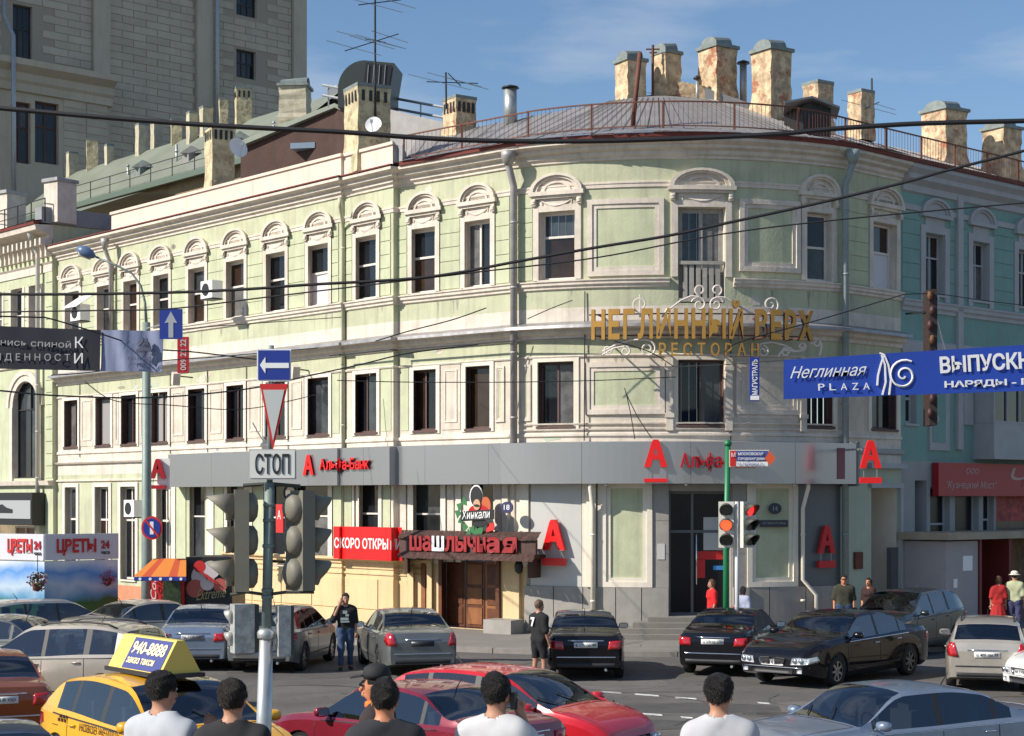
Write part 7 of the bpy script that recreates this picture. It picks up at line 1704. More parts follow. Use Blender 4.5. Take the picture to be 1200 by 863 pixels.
        if rails:
            pts = []
            for k in range(9):
                x = -1.55+k*0.2; T = interp(sh['top'], x); h = ray((x, sg*(w*0.62), 3), (0,0,-1)); pts.append((x, sg*w*0.62, (h.z if h else T)+(0.05 if 0 < k < 8 else 0.0)))
            mb = MB(); mb.tube(pts, 0.018, 6); mb.build('roof_rail', trimk, root, local=True)
    # wheels
    tm = MB(); tr_, tw = WR, 0.105
    tm.lathe([(tr_*0.66, -tw), (tr_*0.93, -tw), (tr_, -tw*0.7), (tr_, tw*0.7), (tr_*0.93, tw), (tr_*0.66, tw)], (0,0,0), 26, 'Y', cap=False)
    rm_ = MB(); rm_.lathe([(tr_*0.67, -tw*0.9), (tr_*0.67, tw*0.40)], (0,0,0), 26, 'Y'); ns = 7
    sp_ = MB(); sp_.lathe([(tr_*0.15, tw*0.55), (tr_*0.15, tw*0.80), (0.0, tw*0.82)], (0,0,0), 12, 'Y'); sp_.lathe([(tr_*0.60, tw*0.86), (tr_*0.67, tw*0.93), (tr_*0.69, tw*0.90)], (0,0,0), 26, 'Y', cap=False)
    for k in range(ns):
        a = 2*math.pi*k/ns; u = Vector((math.cos(a), 0, math.sin(a))); v = Vector((-math.sin(a), 0, math.cos(a))); y0, y1 = tw*0.62, tw*0.84
        A_ = [u*tr_*0.12+v*0.03, u*tr_*0.64+v*0.022, u*tr_*0.64-v*0.022, u*tr_*0.12-v*0.03]; sp_.prism([p+Vector((0, y1, 0)) for p in A_], (0, y0-y1, 0))
    first = None
    for c in wx:
        for sg in (-1, 1):
            t = tm.build('wheel', rubber, root, local=True) if first is None else bpy.data.objects.new('wheel', first[0].data)
            if first is None:
                d_ = rm_.build('brake_drum', blackm, t, local=True); s_ = sp_.build('rim', rim or alloy, t, local=True); first = (t, d_, s_)
            else:
                COL.objects.link(t); t.parent = root
                for ch, nm in ((first[1], 'brake_drum'), (first[2], 'rim')): o = bpy.data.objects.new(nm, ch.data); COL.objects.link(o); o.parent = t
            t.location = (c, sg*(W2_-tw-0.015), WR); t.rotation_euler = (0, random.uniform(0, 1), 0 if sg > 0 else math.pi)
    # exhaust, aerial
    mb = MB(); mb.tube([(-Lh-0.02, -w*0.5, clr+0.05), (-Lh+0.2, -w*0.5, clr+0.06)], 0.03, 8); mb.build('exhaust', steel, root, local=True)
    h = ray((-0.9, 0, 3), (0,0,-1)); mb = MB(); mb.tube([h, h+Vector((-0.12, 0, 0.16))], [0.012, 0.005], 5); mb.build('aerial', blackm, root, local=True)
    # seats and steering shapes hidden by dark glass are left out
    if ext: ext(root, ray, patch, sh)
    root.location = loc; root.rotation_euler = (0, 0, math.atan2(heading[1], heading[0])); root.scale = (sf, sf, sf)
    return root
def paintm(name, col, metal=0.35, rough=0.32, dust=0.12):
    return mat(name, col, rough, metal, var=dust, vs=2.5, coord='obj', coat=0.8)
p_yel = paintm('taxi_yellow', (0.74, 0.37, 0.008), 0.0, 0.35, 0.06); p_red = paintm('bright_red_paint', (0.52, 0.012, 0.022), 0.1); p_burg = paintm('burgundy_paint', (0.20, 0.010, 0.028), 0.2)
p_sil = paintm('silver_paint', (0.42, 0.43, 0.42), 0.6); p_silblue = paintm('silver_blue_paint', (0.25, 0.31, 0.40), 0.55); p_beige = paintm('beige_silver_paint', (0.50, 0.45, 0.38), 0.5)
p_blk = paintm('black_car_paint', (0.006, 0.006, 0.009), 0.0, 0.12, 0.1); p_grey = paintm('grey_car_paint', (0.19, 0.20, 0.195), 0.5); p_brn = paintm('copper_paint', (0.30, 0.085, 0.03), 0.4); p_blk.node_tree.nodes['Principled BSDF'].inputs['Coat Weight'].default_value = 0.45; p_blk.node_tree.nodes['Principled BSDF'].inputs['Specular IOR Level'].default_value = 0.25; p_navy = paintm('navy_paint', (0.02, 0.035, 0.07), 0.3)
p_wht = paintm('white_car_paint', (0.62, 0.62, 0.60), 0.1); p_dgreen = paintm('dark_green_grey_paint', (0.022, 0.028, 0.028), 0.3)
def at(px, Y): return tuple(G(px, Y, 0.0))
def taxi_ext(root, ray, patch, sh):
    h = ray((-0.35, 0, 3), (0,0,-1)).z
    b = MB(); b.box((-1.15, -0.30, h+0.01), (0.42, 0.30, h+0.06)); rb = b.build('sign_base', trimk, root, local=True)
    # prism shaped roof sign, ridge along the car
    A_ = [(-1.10, -0.27, h+0.062), (-1.10, 0.27, h+0.062), (-1.10, 0.05, h+0.46), (-1.10, -0.05, h+0.46)]; b = MB(); b.prism(A_[::-1], (1.46, 0, 0)); sg = b.build('roof_sign', mat('taxi_sign_cream', (0.72,0.55,0.12), 0.5), root, local=True)
    for s_ in (-1, 1):
        # blue field on the sloped face
        p0 = Vector((-0.45, s_*0.322, h+0.085)); up = Vector((0, -s_*0.22, 0.398)).normalized(); n_ = Vector((0, s_*0.398, 0.22)).normalized(); L_ = 0.42
        xd = Vector((1,0,0)) if s_ < 0 else Vector((-1,0,0)); o0 = Vector((-0.72 if s_ < 0 else 0.32, s_*0.266, h+0.072))+n_*0.006
        b = MB(); q = [o0, o0+xd*1.02, o0+xd*1.02+up*L_, o0+up*L_]; b.prism(q, -n_*0.004); b.build('blue_field', mat('taxi_blue', (0.05,0.06,0.22), 0.5), sg, local=True)
        text_obj('940-8888', o0+xd*0.06+up*0.20+n_*0.004, xd, up, 0.90, 0.17, mat('print_cream', (0.85,0.74,0.45), 0.5), 'lettering', sg, ext=0.003, bold=0.025, local=True)
        text_obj('заказ такси', o0+xd*0.06+up*0.07+n_*0.004, xd, up, 0.74, 0.08, mat('print_cream', (0,0,0)), 'lettering', sg, ext=0.003, bold=0.02, local=True)
        for k in range(10):
            x = -0.50+k*0.11; 
        c = ray((-0.1, s_*3, 0.86), (0, -s_, 0))
        xd2 = Vector((1,0,0)) if s_ < 0 else Vector((-1,0,0))
        text_obj('НОВОЕ ЖЕЛТОЕ', Vector((-0.62 if s_ < 0 else 0.62, c.y+s_*0.012, 0.80)), xd2, (0,0,1), 1.15, 0.10, mat('print_brown', (0.06,0.03,0.02), 0.5), 'lettering', root, ext=0.003, shear=0.3, local=True)
        b = MB()
        for r_ in range(2):
            for k in range(3): x = -1.25+k*0.09+r_*0.045; b.box((x, min(c.y+s_*0.004, c.y+s_*0.014)-0.002, 0.86+r_*0.05), (x+0.045, max(c.y+s_*0.004, c.y+s_*0.014), 0.90+r_*0.05))
        b.build('taxi_checks', mat('print_brown', (0,0,0)), root, kind='stuff', local=True)
taxi = car('hatch', p_yel, 'yellow taxi with prism roof sign reading a phone number, bottom left', at(196, 23.7), (0.615, -0.79), 'taxi', ext=taxi_ext, group=None, cat='taxi', sf=1.10, rim=steel)
def door_ext(root, ray, patch, sh):
    # open front passenger door on the far (right) side
    d = MB(); hinge = Vector((1.0, -0.84, 0)); ang = R(-118); u = Vector((math.cos(ang), math.sin(ang), 0)); nrm = Vector((-u.y, u.x, 0))
    low = [hinge+Vector((0,0,0.35)), hinge+u*1.0+Vector((0,0,0.35)), hinge+u*1.02+Vector((0,0,0.90)), hinge+Vector((0,0,0.88))]; d.prism(low, nrm*0.07); o = d.build('open_door', p_burg, root, local=True)
    d = MB(); d.tube([hinge+u*0.02+Vector((0,0,0.88)), hinge+u*0.32+Vector((0,0,1.20)), hinge+u*0.60+Vector((0,0,1.34)), hinge+u*0.86+Vector((0,0,1.32)), hinge+u*0.99+Vector((0,0,0.9))], 0.026, 6); d.build('window_frame', trimk, o, local=True)
car('sedan', p_burg, 'burgundy sedan with its far door standing open between taxi and bright red hatchback', at(480, 24.8), (-0.75, 0.66), 'parked_car', ext=door_ext, rim=steel)
car('hatch', p_red, 'bright red hatchback facing right in the lower middle', at(600, 26.3), (0.83, -0.56), 'hatchback', rim=alloy, sf=1.02)
car('limo', p_silblue, 'large silver blue sedan in the bottom right corner with chrome mirror', at(1042, 24.3), (-0.90, -0.43), 'parked_car', sf=1.0)
car('limo', p_blk, 'long black sedan with twin chrome grille crossing toward the viewer', at(981, 39.3), (-0.66, -0.75), 'parked_car', sf=1.05, grille='twin', plate_txt='н 018 мк')
car('suv', p_beige, 'beige silver off roader with dark roof rails at left, facing left', at(70, 33.6), (-0.955, 0.27), 'off_road_car', rails=True, tl='tall')
car('sedan', p_brn, 'copper brown sedan cut by the left edge, seen from behind', at(-22, 30), (-0.42, 0.91), 'parked_car')
car('sedan', p_navy, 'dark navy car in the bottom left corner, only its roof and rear glass showing', at(-26, 20.3), (-0.45, 0.89), 'parked_car')
car('sedan', p_grey, 'dark grey car mostly hidden behind the beige off roader at the left edge', at(-10, 39.0), (-0.95, 0.3), 'parked_car')
car('wagon', p_sil, 'silver estate car parked before the flower kiosk, rear to the left', at(58, 44.8), (0.72, 0.69), 'estate_car', tl='tall')
car('sedan', p_beige, 'pale beige sedan parked between flower kiosk and ice cream kiosk', at(178, 45.0), (0.70, 0.71), 'parked_car')
car('sedan', p_silblue, 'pale blue silver sedan seen from behind under the ice cream poster', at(243, 43.0), (-0.02, 1), 'parked_car', pbg=mat('plate_dim', (0.3,0.32,0.33), 0.5))
car('wagon', p_grey, 'grey hatchback seen from behind through the signal boxes', at(334, 42.4), (0.14, 0.99), 'parked_car', tl='wide', pbg=mat('plate_dim', (0,0,0)))
car('sedan', p_grey, 'grey sedan seen from behind in front of the ochre wall, with dark number plate', at(474, 41.6), (-0.24, 0.97), 'parked_car', tl='tall', pbg=mat('plate_black', (0.03,0.035,0.04), 0.4))
car('sedan', p_blk, 'black sedan seen squarely from behind, stopped beside the man with number seven', at(684, 40.8), (0.02, 1), 'parked_car', plate_txt='в 111 ос 99', pbg=None)
car('sedan', p_blk, 'black sedan with wide red lamps seen from behind right of the bank steps', at(861, 41.6), (0.34, 0.94), 'parked_car', plate_txt='а 378 ет 177')
car('suv', p_dgreen, 'very dark off roader behind the long black sedan on the right', at(1056, 45.6), (-0.62, -0.78), 'off_road_car')
car('wagon', p_beige, 'pale gold estate car seen from behind at the right edge', at(1158, 38.5), (0.27, 0.96), 'estate_car', tl='tall', plate_txt='о 400 ом 99', rails=True)
car('sedan', p_wht, 'white car nose with orange indicator at the right edge', at(1308, 36.0), (-0.94, -0.34), 'parked_car')
# ============================================================ PEOPLE (implicit surfaces, surface nets)
def surf_nets(val, lo, h):
    nx, ny, nz = val.shape; ins = val < 0
    acc = np.zeros((nx-1, ny-1, nz-1, 3)); cnt = np.zeros((nx-1, ny-1, nz-1))
    faces = []; idx_edges = []
    for ax in range(3):
        sl0 = [slice(None)]*3; sl1 = [slice(None)]*3; sl0[ax] = slice(0, -1); sl1[ax] = slice(1, None)
        a = val[tuple(sl0)]; b = val[tuple(sl1)]; cr = (a < 0) != (b < 0); I = np.argwhere(cr); t = a[cr]/(a[cr]-b[cr])
        pos = I.astype(float); pos[:, ax] += t; o1, o2 = [(1, 2), (2, 0), (0, 1)][ax]
        for d1 in (0, -1):
            for d2 in (0, -1):
                c = I.copy(); c[:, o1] += d1; c[:, o2] += d2
                ok = np.all((c >= 0) & (c < np.array([nx-1, ny-1, nz-1])), axis=1); cc = c[ok]
                np.add.at(acc, (cc[:, 0], cc[:, 1], cc[:, 2]), pos[ok]); np.add.at(cnt, (cc[:, 0], cc[:, 1], cc[:, 2]), 1)
        idx_edges.append((ax, o1, o2, I, (a[cr] < 0)))
    used = cnt > 0; vid = -np.ones(cnt.shape, int); vid[used] = np.arange(used.sum()); P_ = acc[used]/cnt[used][:, None]*h+np.array(lo)
    for ax, o1, o2, I, s in idx_edges:
        q = []
        for d1, d2 in ((-1, -1), (0, -1), (0, 0), (-1, 0)):
            c = I.copy(); c[:, o1] += d1; c[:, o2] += d2; q.append(c)
        ok = np.ones(len(I), bool)
        for c in q: ok &= np.all((c >= 0) & (c < np.array([nx-1, ny-1, nz-1])), axis=1)
        ids = np.stack([vid[c[ok][:, 0], c[ok][:, 1], c[ok][:, 2]] for c in q], 1); s_ = s[ok]
        ids[~s_] = ids[~s_][:, ::-1]; faces.append(ids)
    return P_, np.concatenate(faces)
def sd_prims(prims, lo, hi, h, k=0.02):
    n = [int((hi[i]-lo[i])/h)+2 for i in range(3)]; val = np.full(n, 1.0)
    for pr in prims:
        a, b, ra, rb = pr[:4]; fl = pr[4] if len(pr) > 4 else (1, 1, 1); kk = pr[5] if len(pr) > 5 else k
        a = np.array(a, float); b = np.array(b, float); R_ = max(ra, rb)*max(fl)+0.07
        i0 = np.maximum(0, np.floor((np.minimum(a, b)-R_-lo)/h).astype(int)); i1 = np.minimum(n, np.ceil((np.maximum(a, b)+R_-lo)/h).astype(int)+1)
        if np.any(i1 <= i0): continue
        g = np.meshgrid(*[lo[d]+h*np.arange(i0[d], i1[d]) for d in range(3)], indexing='ij'); p = np.stack(g, -1)
        f = np.array(fl, float); ap = a/f; bp = b/f; pp = p/f; ab = bp-ap; L2 = max(1e-9, ab.dot(ab)); t = np.clip(((pp-ap)@ab)/L2, 0, 1)
        d = (np.linalg.norm(pp-ap-t[..., None]*ab, axis=-1)-(ra+(rb-ra)*t))*min(f)
        s = tuple(slice(i0[j], i1[j]) for j in range(3)); v = val[s]; hh = np.maximum(kk-np.abs(v-d), 0)/kk; val[s] = np.minimum(v, d)-hh*hh*kk*0.25
    return val, n
def meshobj(name, P_, F_, m, parent):
    me = bpy.data.meshes.new(name); me.vertices.add(len(P_)); me.vertices.foreach_set('co', P_.astype(np.float32).ravel()); nF = len(F_)
    me.loops.add(nF*4); me.polygons.add(nF); me.loops.foreach_set('vertex_index', F_.astype(np.int32).ravel()); me.polygons.foreach_set('loop_start', np.arange(0, nF*4, 4, dtype=np.int32)); 
    me.polygons.foreach_set('use_smooth', np.ones(nF, bool)); me.update(calc_edges=True); me.validate(); me.materials.append(m)
    o = bpy.data.objects.new(name, me); COL.objects.link(o); o.parent = parent; return o
skin = mat('skin', (0.42, 0.21, 0.13), 0.55, coord='obj', var=0.08, vs=8); skin_r = mat('skin_warm', (0.50, 0.20, 0.10), 0.55)
hair_d = mat('hair_dark', (0.010, 0.007, 0.006), 0.55, coord='obj', bump=1.0, bs=160, var=0.4, vs=60)
hair_k = mat('hair_brownish_black', (0.022, 0.013, 0.009), 0.6, coord='obj', bump=1.0, bs=140, var=0.5, vs=50); hair_b = mat('hair_brown', (0.10, 0.045, 0.02), 0.5, coord='obj', bump=0.8, bs=60); hair_s = mat('hair_short', (0.12, 0.07, 0.045), 0.7, coord='obj', bump=0.5, bs=60)
def V3(*a): return np.array(a, float)
def person(label, px, Y, z, face_deg, height=1.75, shirt=(0.02,0.02,0.02), pants=(0.03,0.04,0.08), hair=None, armR=None, armL=None, near=False, fem=False, sleeve=0.62, hem=0.90, neck=1.475, pants_len=0.10, skirt=False, lean=0.0, stride=0.0, headyaw=0.0, extras=None, bulk=1.0, hairlen=0, skinm=None, shoes=(0.02,0.02,0.02), group='people in the street', hat=None, armRf=None):
    """face_deg: 0 = facing the viewer (-Y world), 180 = back turned; positive turns toward +X"""
    sk = skinm or skin
    root = bpy.data.objects.new('person', None); COL.objects.link(root); root['label'] = label; root['category'] = 'person'; root['group'] = group
    h = 0.011 if near else 0.0165
    lo, hi = V3(-0.52, -0.34, -0.02), V3(0.52, 0.62, 1.84)
    # figure faces local -Y so yaw 0 looks at the camera; x mirrored naturally
    hc = V3(0, -0.015, 1.63); b = bulk; cy, sy = math.cos(headyaw), math.sin(headyaw)
    def hp(x, y, zz): return V3(cy*x-sy*y, sy*x+cy*y, zz)+V3(0, -0.01, 0)
    head = [(hp(0, 0.012, 1.645), hp(0, 0.012, 1.66), 0.083, 0.086, (0.92, 1.14, 1.12)), (hp(0, -0.035, 1.56), hp(0, -0.02, 1.60), 0.045, 0.062), (hp(0, -0.095, 1.625), hp(0, -0.112, 1.598), 0.010, 0.016, (1,1,1), 0.012), (hp(0, -0.085, 1.568), hp(0, -0.09, 1.560), 0.018, 0.018, (1,1,1), 0.015),
            (hp(0.078, 0.01, 1.635), hp(0.083, 0.016, 1.595), 0.016, 0.010, (0.7,1,1), 0.01), (hp(-0.078, 0.01, 1.635), hp(-0.083, 0.016, 1.595), 0.016, 0.010, (0.7,1,1), 0.01)]
    neckp = [(V3(0, 0.02, 1.42), hp(0, 0.01, 1.57), 0.062*b, 0.055*b)]
    sw = (0.155 if fem else 0.172)*b
    torso = [(V3(-0.075*b, 0.005, 1.31), V3(0.075*b, 0.005, 1.31), 0.125*b, 0.125*b, (1, 0.82, 1.15)), (V3(-0.05*b, 0, 1.12), V3(0.05*b, 0, 1.12), 0.115*b, 0.115*b, (1, 0.82, 1.2)), (V3(-0.07*b, 0.01, 0.95), V3(0.07*b, 0.01, 0.95), 0.115*b, 0.115*b, (1, 0.9, 1)), (V3(-sw+0.02, 0.01, 1.385), V3(sw-0.02, 0.01, 1.385), 0.058*b, 0.058*b), (V3(-0.03, 0.02, 1.475), V3(-sw+0.01, 0.015, 1.395), 0.045, 0.05), (V3(0.03, 0.02, 1.475), V3(sw-0.01, 0.015, 1.395), 0.045, 0.05)]
    if fem: torso.append((V3(-0.06, -0.07, 1.28), V3(0.06, -0.07, 1.28), 0.06, 0.06))
    aR = armR or [(-sw, 0.01, 1.375), (-sw-0.06, 0.03, 1.12), (-sw-0.06, -0.05, 0.88)]
    aL = armL or [(sw, 0.01, 1.375), (sw+0.06, 0.03, 1.12), (sw+0.06, -0.05, 0.88)]
    arms = []; hands = []; sleeves = []
    for A_, sgn in ((aR, -1), (aL, 1)):
        s_, e_, w_ = [V3(*p) for p in A_]; arms += [(s_, e_, 0.050*b, 0.040*b), (e_, w_, 0.040*b, 0.027)]
        sleeves.append((s_, s_+(e_-s_)*min(1, sleeve*1.6) if sleeve <= 0.62 else e_, 0.066*b, 0.056*b if not near else 0.064*b))
        if sleeve > 0.7: sleeves.append((e_, w_, 0.052*b, 0.04))
        d = w_-e_; d /= np.linalg.norm(d); side = np.cross(d, V3(0, 1, 0) if abs(d[1]) < 0.8 else V3(1, 0, 0)); side /= np.linalg.norm(side); pn = np.cross(side, d)
        fr = 0.0092 if near else 0.0125; hands.append((w_, w_+d*0.075, 0.026, 0.032, (1,1,1), 0.02))
        for f_ in range(4):
            o = (f_-1.5)*0.0205; base = w_+d*0.085+side*o; L1 = (0.038, 0.044, 0.041, 0.032)[f_]; d1 = d*0.9+pn*0.42*1; d1 /= np.linalg.norm(d1); d2 = d*0.45+pn*0.9; d2 /= np.linalg.norm(d2)
            m1 = base+d1*L1; hands += [(base-d*0.02, m1, fr, fr*0.95, (1,1,1), 0.006), (m1, m1+d2*L1*0.8, fr*0.95, fr*0.8, (1,1,1), 0.006)]
        tb_ = w_+d*0.03+side*0.026; td = d*0.7+side*0.7*1+pn*0.3; td /= np.linalg.norm(td); hands += [(tb_, tb_+td*0.045, 0.013, 0.011, (1,1,1), 0.008), (tb_+td*0.045, tb_+td*0.045+(d*0.9+pn*0.4)*0.028, 0.011, 0.009, (1,1,1), 0.006)]
    legs = []; feet = []
    for sgn in (-1, 1):
        st = stride*sgn; hip = V3(sgn*0.095*b, 0.01, 0.90); kn = V3(sgn*0.105*b, -0.02+st*0.5, 0.50); an = V3(sgn*0.11*b, 0.03+st, 0.095)
        legs += [(hip, kn, 0.088*b, 0.058*b), (kn, an, 0.056*b, 0.040)]; feet.append((an+V3(0, 0.03, -0.05), an+V3(sgn*0.02, -0.15, -0.06), 0.040, 0.033, (1, 1, 0.8)))
    allp = head+neckp+torso+arms+hands+legs+feet
    if lean:
        pass
    val, n = sd_prims(allp, lo, hi, h, 0.035 if not near else 0.03)
    Pp, Fp = surf_nets(val, lo, h); meshobj('body', Pp, Fp, sk, root)
    gx, gy, gz = np.meshgrid(*[lo[d]+h*np.arange(n[d]) for d in range(3)], indexing='ij')
    ph = px*0.37; fold = 0.004*np.sin(gz*19+gx*13+2.2*np.sin(gy*9+gx*7+ph)+ph)+0.003*np.sin(gx*31+gz*24*np.sign(gx+0.001)+1.5*np.sin(gz*13+ph))*np.clip(1.5-gz, 0, 0.6)*1.6
    # shirt
    val, _ = sd_prims([(a, b_, ra+0.0, rb+0.0, *r) for a, b_, ra, rb, *r in torso]+sleeves, lo, hi, h, 0.05)
    v = val-0.016+fold*(1.7 if near else 1.0)
    if hem < 0.6: pass
    v = np.maximum(v, hem-gz+0.006*np.sin(gx*30)); v = np.maximum(v, gz-1.512-(gy)*0.12); v = np.maximum(v, np.minimum(0.071-np.sqrt(gx**2+(gy-0.008)**2*0.9), gz-1.44))
    if skirt:
        t = np.clip((0.98-gz)/0.5, 0, 1); rad = np.sqrt((gx/1.15)**2+(gy/0.9)**2)-(0.135+0.10*t)+0.012*np.sin(np.arctan2(gy, gx)*9)*t; sk_ = np.maximum(np.maximum(rad, gz-1.02), skirt-gz); v = np.minimum(v, sk_)
    Ps, Fs = surf_nets(v, lo, h)
    cm = mat('cloth_%d_%d_%d' % tuple(int(c*1000) for c in shirt), shirt, 0.9, coord='obj', var=0.06, vs=5); so = meshobj('dress' if skirt else 'shirt', Ps, Fs, cm, root)
    if not skirt:
        val, _ = sd_prims([(a, b_, ra*1.05, rb*1.12, *r) for a, b_, ra, rb, *r in legs]+torso[2:3], lo, hi, h, 0.05)
        v = np.maximum(np.maximum(val-0.014+fold, gz-0.985), pants_len-gz); Ps, Fs = surf_nets(v, lo, h); pm2 = mat('cloth_%d_%d_%d' % tuple(int(c*1000) for c in pants), pants, 0.9, coord='obj', var=0.15, vs=5); meshobj('trousers', Ps, Fs, pm2, root)
    for f_ in feet:
        lo2 = np.minimum(f_[0], f_[1])-0.09; hi2 = np.maximum(f_[0], f_[1])+0.09; val, _ = sd_prims([(f_[0], f_[1], f_[2]+0.010, f_[3]+0.012, (1,1,0.85))], lo2, hi2, 0.012); Ps, Fs = surf_nets(val, lo2, 0.012); meshobj('shoe', Ps, Fs, mat('shoe_%d' % int(shoes[0]*100), shoes, 0.6), root)
    # hair
    hm = hair or hair_d; hr = 0.006 if near else 0.010; lo3, hi3 = V3(-0.17, -0.2, 1.30), V3(0.17, 0.22, 1.85)
    hpz = [(hp(0, 0.016, 1.652), hp(0, 0.018, 1.668), 0.093, 0.098, (0.93, 1.13, 1.13))]
    if hairlen: hpz += [(hp(sx_, 0.05, 1.62), hp(sx_*1.1, 0.055, 1.62-hairlen), 0.055, 0.045) for sx_ in (-0.04, 0.04)]
    val, n3 = sd_prims(hpz, lo3, hi3, hr, 0.04); g = np.meshgrid(*[lo3[d]+hr*np.arange(n3[d]) for d in range(3)], indexing='ij')
    X_, Y_ = g[0], g[1]; fx = cy*X_+sy*(Y_+0.01); fy = -sy*X_+cy*(Y_+0.01)
    nz_ = 0.0022*np.sin(X_*60+3*np.sin(g[2]*50+px))+0.0015*np.sin(Y_*75+g[2]*60+px)+0.005*np.sin(X_*23+px)*np.clip((g[2]-1.66)*8, 0, 1)
    v = val+nz_+np.clip((1.635-g[2])*0.16, 0, 0.010); face_cut = np.minimum(-(fy+0.045), 1.705-g[2]+0.0*fx)    # >0 where face is open
    v = np.maximum(v, face_cut); ear = np.minimum(np.minimum(0.03-(fy-0.0), 0.04+(fy)), 1.645-g[2]); v = np.maximum(v, ear) if not hairlen else v
    v = np.maximum(v, (1.558+0.0*fy if not hairlen else 1.35)-g[2]); Ps, Fs = surf_nets(v, lo3, hr); ho = meshobj('hair', Ps, Fs, hm, root)
    if near and not hat:
        rg_ = random.Random(int(px)); NV = len(Ps); bl = MB(); c0 = hp(0, 0.016, 1.66); crown = hp(0, 0.05, 1.75)
        for k in range(5200):
            p = Vector(Ps[rg_.randrange(NV)]); nrm = (p-Vector(c0)); nrm.normalize(); t = (p-Vector(crown)); t -= nrm*t.dot(nrm); t = (t.normalized() if t.length > 1e-4 else Vector((0,0,-1)))
            t = (t+nrm*rg_.uniform(0.05, 0.42)+Vector((rg_.uniform(-.35,.35), rg_.uniform(-.35,.35), rg_.uniform(-.5,.05)))).normalized(); low = p.z < 1.60; t = (t+Vector((0,0,-1.2))-nrm*0.25).normalized() if low else t; L_ = rg_.uniform(0.012, 0.028)*(0.9 if low else 1.0); sd = t.cross(nrm).normalized()*rg_.uniform(0.0012, 0.0022)
            p0 = p-nrm*0.002; bl.add([p0-sd, p0+sd, p0+t*L_*0.6+sd*0.7+nrm*0.001, p0+t*L_], [(0, 1, 2, 3)])
        so_ = bl.build('hair_strands', hm, root, kind='stuff', local=True)
    if hat:
        mb = MB(); c = hp(0, 0.014, 1.70); mb.lathe([(0.105,-0.01),(0.108,0.02),(0.095,0.07),(0.05,0.095),(0.0,0.10)], c, 18); hh = mb.build('hat', hat[0], root, local=True)
        if hat[1] == 'cap':
            a_, b_ = hp(-0.075, -0.09, 1.70), hp(0.075, -0.09, 1.70); c_, d_ = hp(0.055, -0.18, 1.685), hp(-0.055, -0.18, 1.685); mb = MB(); mb.prism([a_, b_, c_, d_], (0,0,0.012)); mb.build('peak', hat[0], hh, local=True)
        else: mb = MB(); mb.lathe([(0.10,-0.012),(0.165,-0.02),(0.165,-0.012),(0.10,0.0)], c, 20); mb.build('brim', hat[0], hh, local=True)
    # face
    for sgn in (-1, 1):
        c = hp(sgn*0.031, -0.083, 1.642); mb = MB(); mb.lathe([(0.0,-0.011),(0.009,-0.006),(0.011,0),(0.009,0.006),(0,0.011)], c, 8); mb.build('eye', mat('eye_white', (0.5,0.48,0.45), 0.3), root, local=True)
        c = hp(sgn*0.031, -0.0945, 1.642); mb = MB(); mb.lathe([(0.0,-0.005),(0.005,0),(0,0.005)], c, 6); mb.build('iris', blackm, root, local=True)
        mb = MB(); mb.tube([hp(sgn*0.015, -0.096, 1.664), hp(sgn*0.048, -0.084, 1.667)], 0.005, 4); mb.build('eyebrow', hm, root, local=True)
    mb = MB(); mb.tube([hp(-0.024, -0.084, 1.577), hp(0, -0.093, 1.577), hp(0.024, -0.084, 1.577)], 0.005, 5); mb.build('mouth', mat('lips', (0.30,0.09,0.07), 0.5), root, local=True)
    if extras: extras(root, hp)
    root.location = G(px, Y, z); s_ = height/1.765; root.scale = (s_, s_, s_); root.rotation_euler = (lean, 0, R(face_deg))
    return root
def phone(p, m=blackm, sz=(0.03, 0.05, 0.11)):
    return lambda root, hp: (lambda mb: (mb.obox(p, sz), mb.build('mobile_phone', m, root, local=True)))(MB())
def chest_print(root, hp):
    mb = MB(); 
    for (x, z_, w, hh) in ((-0.02, 1.30, 0.10, 0.07), (0.03, 1.24, 0.08, 0.05), (-0.03, 1.15, 0.18, 0.06), (-0.02, 1.10, 0.20, 0.035)): mb.box((x-w/2, -0.149, z_), (x+w/2, -0.133, z_+hh))
    mb.build('chest_print', mat('print_pale', (0.35,0.42,0.40), 0.7), root, local=True)
def ex1(root, hp): chest_print(root, hp); phone((-0.105, -0.05, 1.60))(root, hp)
person('man in black printed t shirt and blue jeans holding a phone to his ear', 405, 41.2, 0, 8, 1.80, (0.012,0.012,0.014), (0.035,0.07,0.14), armR=[(-0.175,0.01,1.375),(-0.30,-0.08,1.16),(-0.15,-0.10,1.50)], extras=ex1, stride=0.10, hair=hair_d, bulk=1.03)
def num7(root, hp): text_obj('7', (-0.20, 0.135, 1.22), (1,0,0), (0,0,1), 0.11, 0.19, whitem, 'back_number', root, ext=0.012, bold=0.05, local=True) if False else (lambda: text_obj('7', (0.10, 0.152, 1.20), (-1,0,0), (0,0,1), 0.13, 0.20, whitem, 'back_number', root, ext=0.01, bold=0.05, local=True))()
person('short haired man in black shirt with number seven on the back, black shorts', 632, 38.4, 0, 130, 1.80, (0.010,0.010,0.011), (0.010,0.010,0.012), hair=hair_s, pants_len=0.52, extras=num7, bulk=1.06, stride=0.05)
person('woman in bright red top with brown hair walking left by the bank steps', 834, 48.3, 0.12, -75, 1.68, (0.62,0.012,0.015), (0.03,0.03,0.04), hair=hair_b, fem=True, hairlen=0.14, stride=0.14)
def bag(root, hp): mb = MB(); mb.obox((0.28, 0.0, 1.0), (0.12, 0.30, 0.30)); mb.build('shoulder_bag', red_m, root, local=True)
person('person in pale striped top half hidden behind the white signal pole', 871, 47.0, 0.12, 150, 1.55, (0.35,0.38,0.50), (0.08,0.10,0.2), fem=True, extras=bag, hairlen=0.1)
def shades(root, hp): mb = MB(); mb.tube([hp(-0.06, -0.098, 1.642), hp(0, -0.108, 1.642), hp(0.06, -0.098, 1.642)], 0.014, 5); mb.build('sunglasses', blackm, root, local=True)
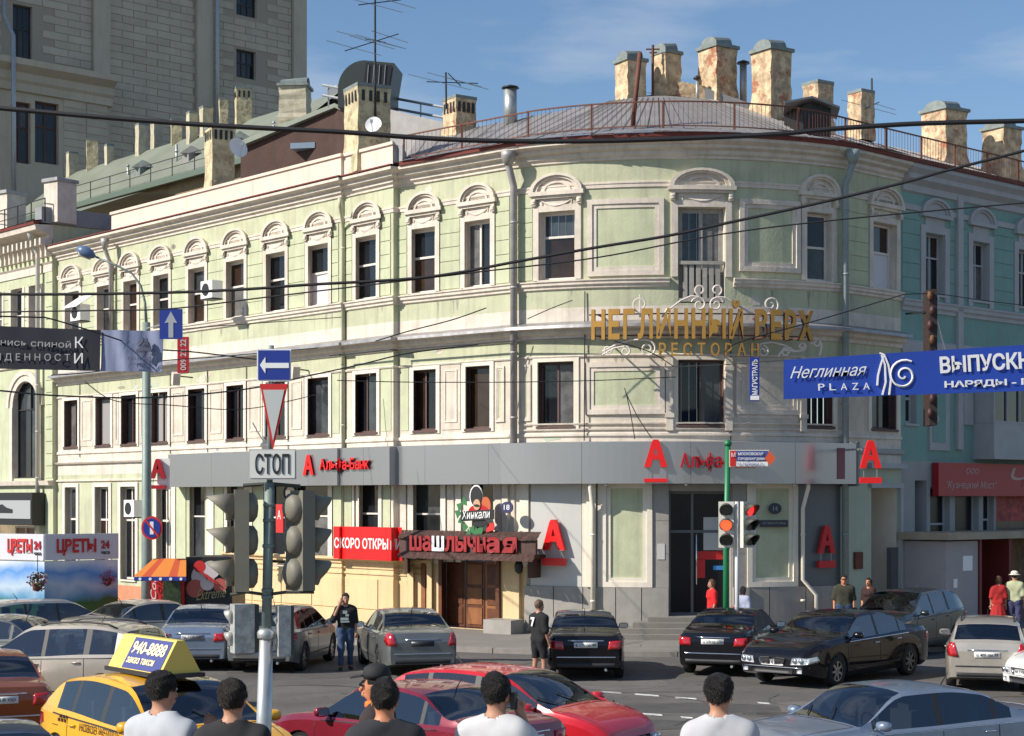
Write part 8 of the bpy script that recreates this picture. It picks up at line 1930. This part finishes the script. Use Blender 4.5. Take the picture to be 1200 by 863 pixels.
person('stout man in dark olive shirt, jeans and sunglasses walking toward the viewer', 989, 48.6, 0.12, -10, 1.80, (0.035,0.035,0.022), (0.03,0.06,0.13), skinm=skin_r, bulk=1.16, extras=shades, stride=0.12)
person('dark clothed person beside the stout man, by the passage', 1018, 49.8, 0.12, -40, 1.66, (0.03,0.012,0.01), (0.02,0.02,0.02), skinm=skin_r, fem=True, hairlen=0.06)
person('woman in long red dress in front of the brown doorway', 1170, 50.6, 0.12, 170, 1.68, (0.36,0.015,0.015), fem=True, skirt=0.30, hem=0.9, hair=hair_b, hairlen=0.08)
person('man in pale green shirt and white hat at the right edge', 1189, 50.6, 0.12, 160, 1.80, (0.40,0.42,0.26), (0.05,0.05,0.12), hat=(mat('hat_straw', (0.7,0.62,0.5), 0.8), 'brim'), bulk=1.05)
# near row on the raised pavement
TZ = 1.15; gN = 'people standing with their backs to the viewer'
person('man in pale grey t shirt and dark cap of hair, turned right beside the taxi', 190, 11.2, TZ, 150, 1.755, (0.42,0.44,0.47), near=True, headyaw=R(-5), group=gN, bulk=1.04)
person('dark haired man in black top with white shoulder line, one hand raised beside the taxi', 273, 11.0, TZ, 172, 1.72, (0.018,0.018,0.020), near=True, hair=hair_k, group=gN, armR=None, armL=[(0.175,0.01,1.375),(0.24,-0.06,1.13),(0.235,-0.20,1.37)], extras=lambda root, hp: (lambda mb: (mb.tube([(-0.06, 0.03, 1.475), (-0.14, 0.03, 1.468), (-0.21, 0.02, 1.43)], 0.009, 5), mb.build('shoulder_stripe', whitem, root, local=True)))(MB()))
person('dark haired man in black top standing before the burgundy sedan', 451, 11.0, TZ, 180, 1.72, (0.020,0.021,0.026), near=True, skinm=skin_r, group=gN, bulk=1.02)
def capx(root, hp): shades(root, hp); mb = MB(); mb.lathe([(0.075,1.46),(0.10,1.475),(0.095,1.51),(0.068,1.52)], (0,0.01,0), 14); mb.build('scarf', mat('scarf_orange', (0.75,0.16,0.02), 0.8), root, local=True)
person('person in dark cap and sunglasses seen in profile, orange scarf, behind the dark haired man', 441, 12.4, TZ, 262, 1.66, (0.03,0.02,0.02), near=True, skinm=skin_r, hat=(mat('cap_dark', (0.012,0.012,0.014), 0.8), 'cap'), extras=capx, group=gN)
person('black haired man in white t shirt holding a phone to his ear', 582, 11.1, TZ, 172, 1.745, (0.50,0.50,0.51), near=True, group=gN, bulk=1.03, armR=None, armL=None, headyaw=R(8), extras=phone((-0.115, -0.03, 1.60), blackm)) if False else person('black haired man in white t shirt holding a phone to his ear', 582, 11.1, TZ, 158, 1.745, (0.50,0.50,0.51), near=True, group=gN, bulk=1.03, armR=[(-0.175,0.01,1.375),(-0.27,-0.13,1.17),(-0.135,-0.085,1.50)], extras=phone((-0.108, -0.03, 1.595)))
person('black haired man in plain white t shirt in front of the silver blue sedan', 843, 11.0, TZ, 170, 1.755, (0.44,0.44,0.46), near=True, group=gN, headyaw=R(-12), bulk=0.96)
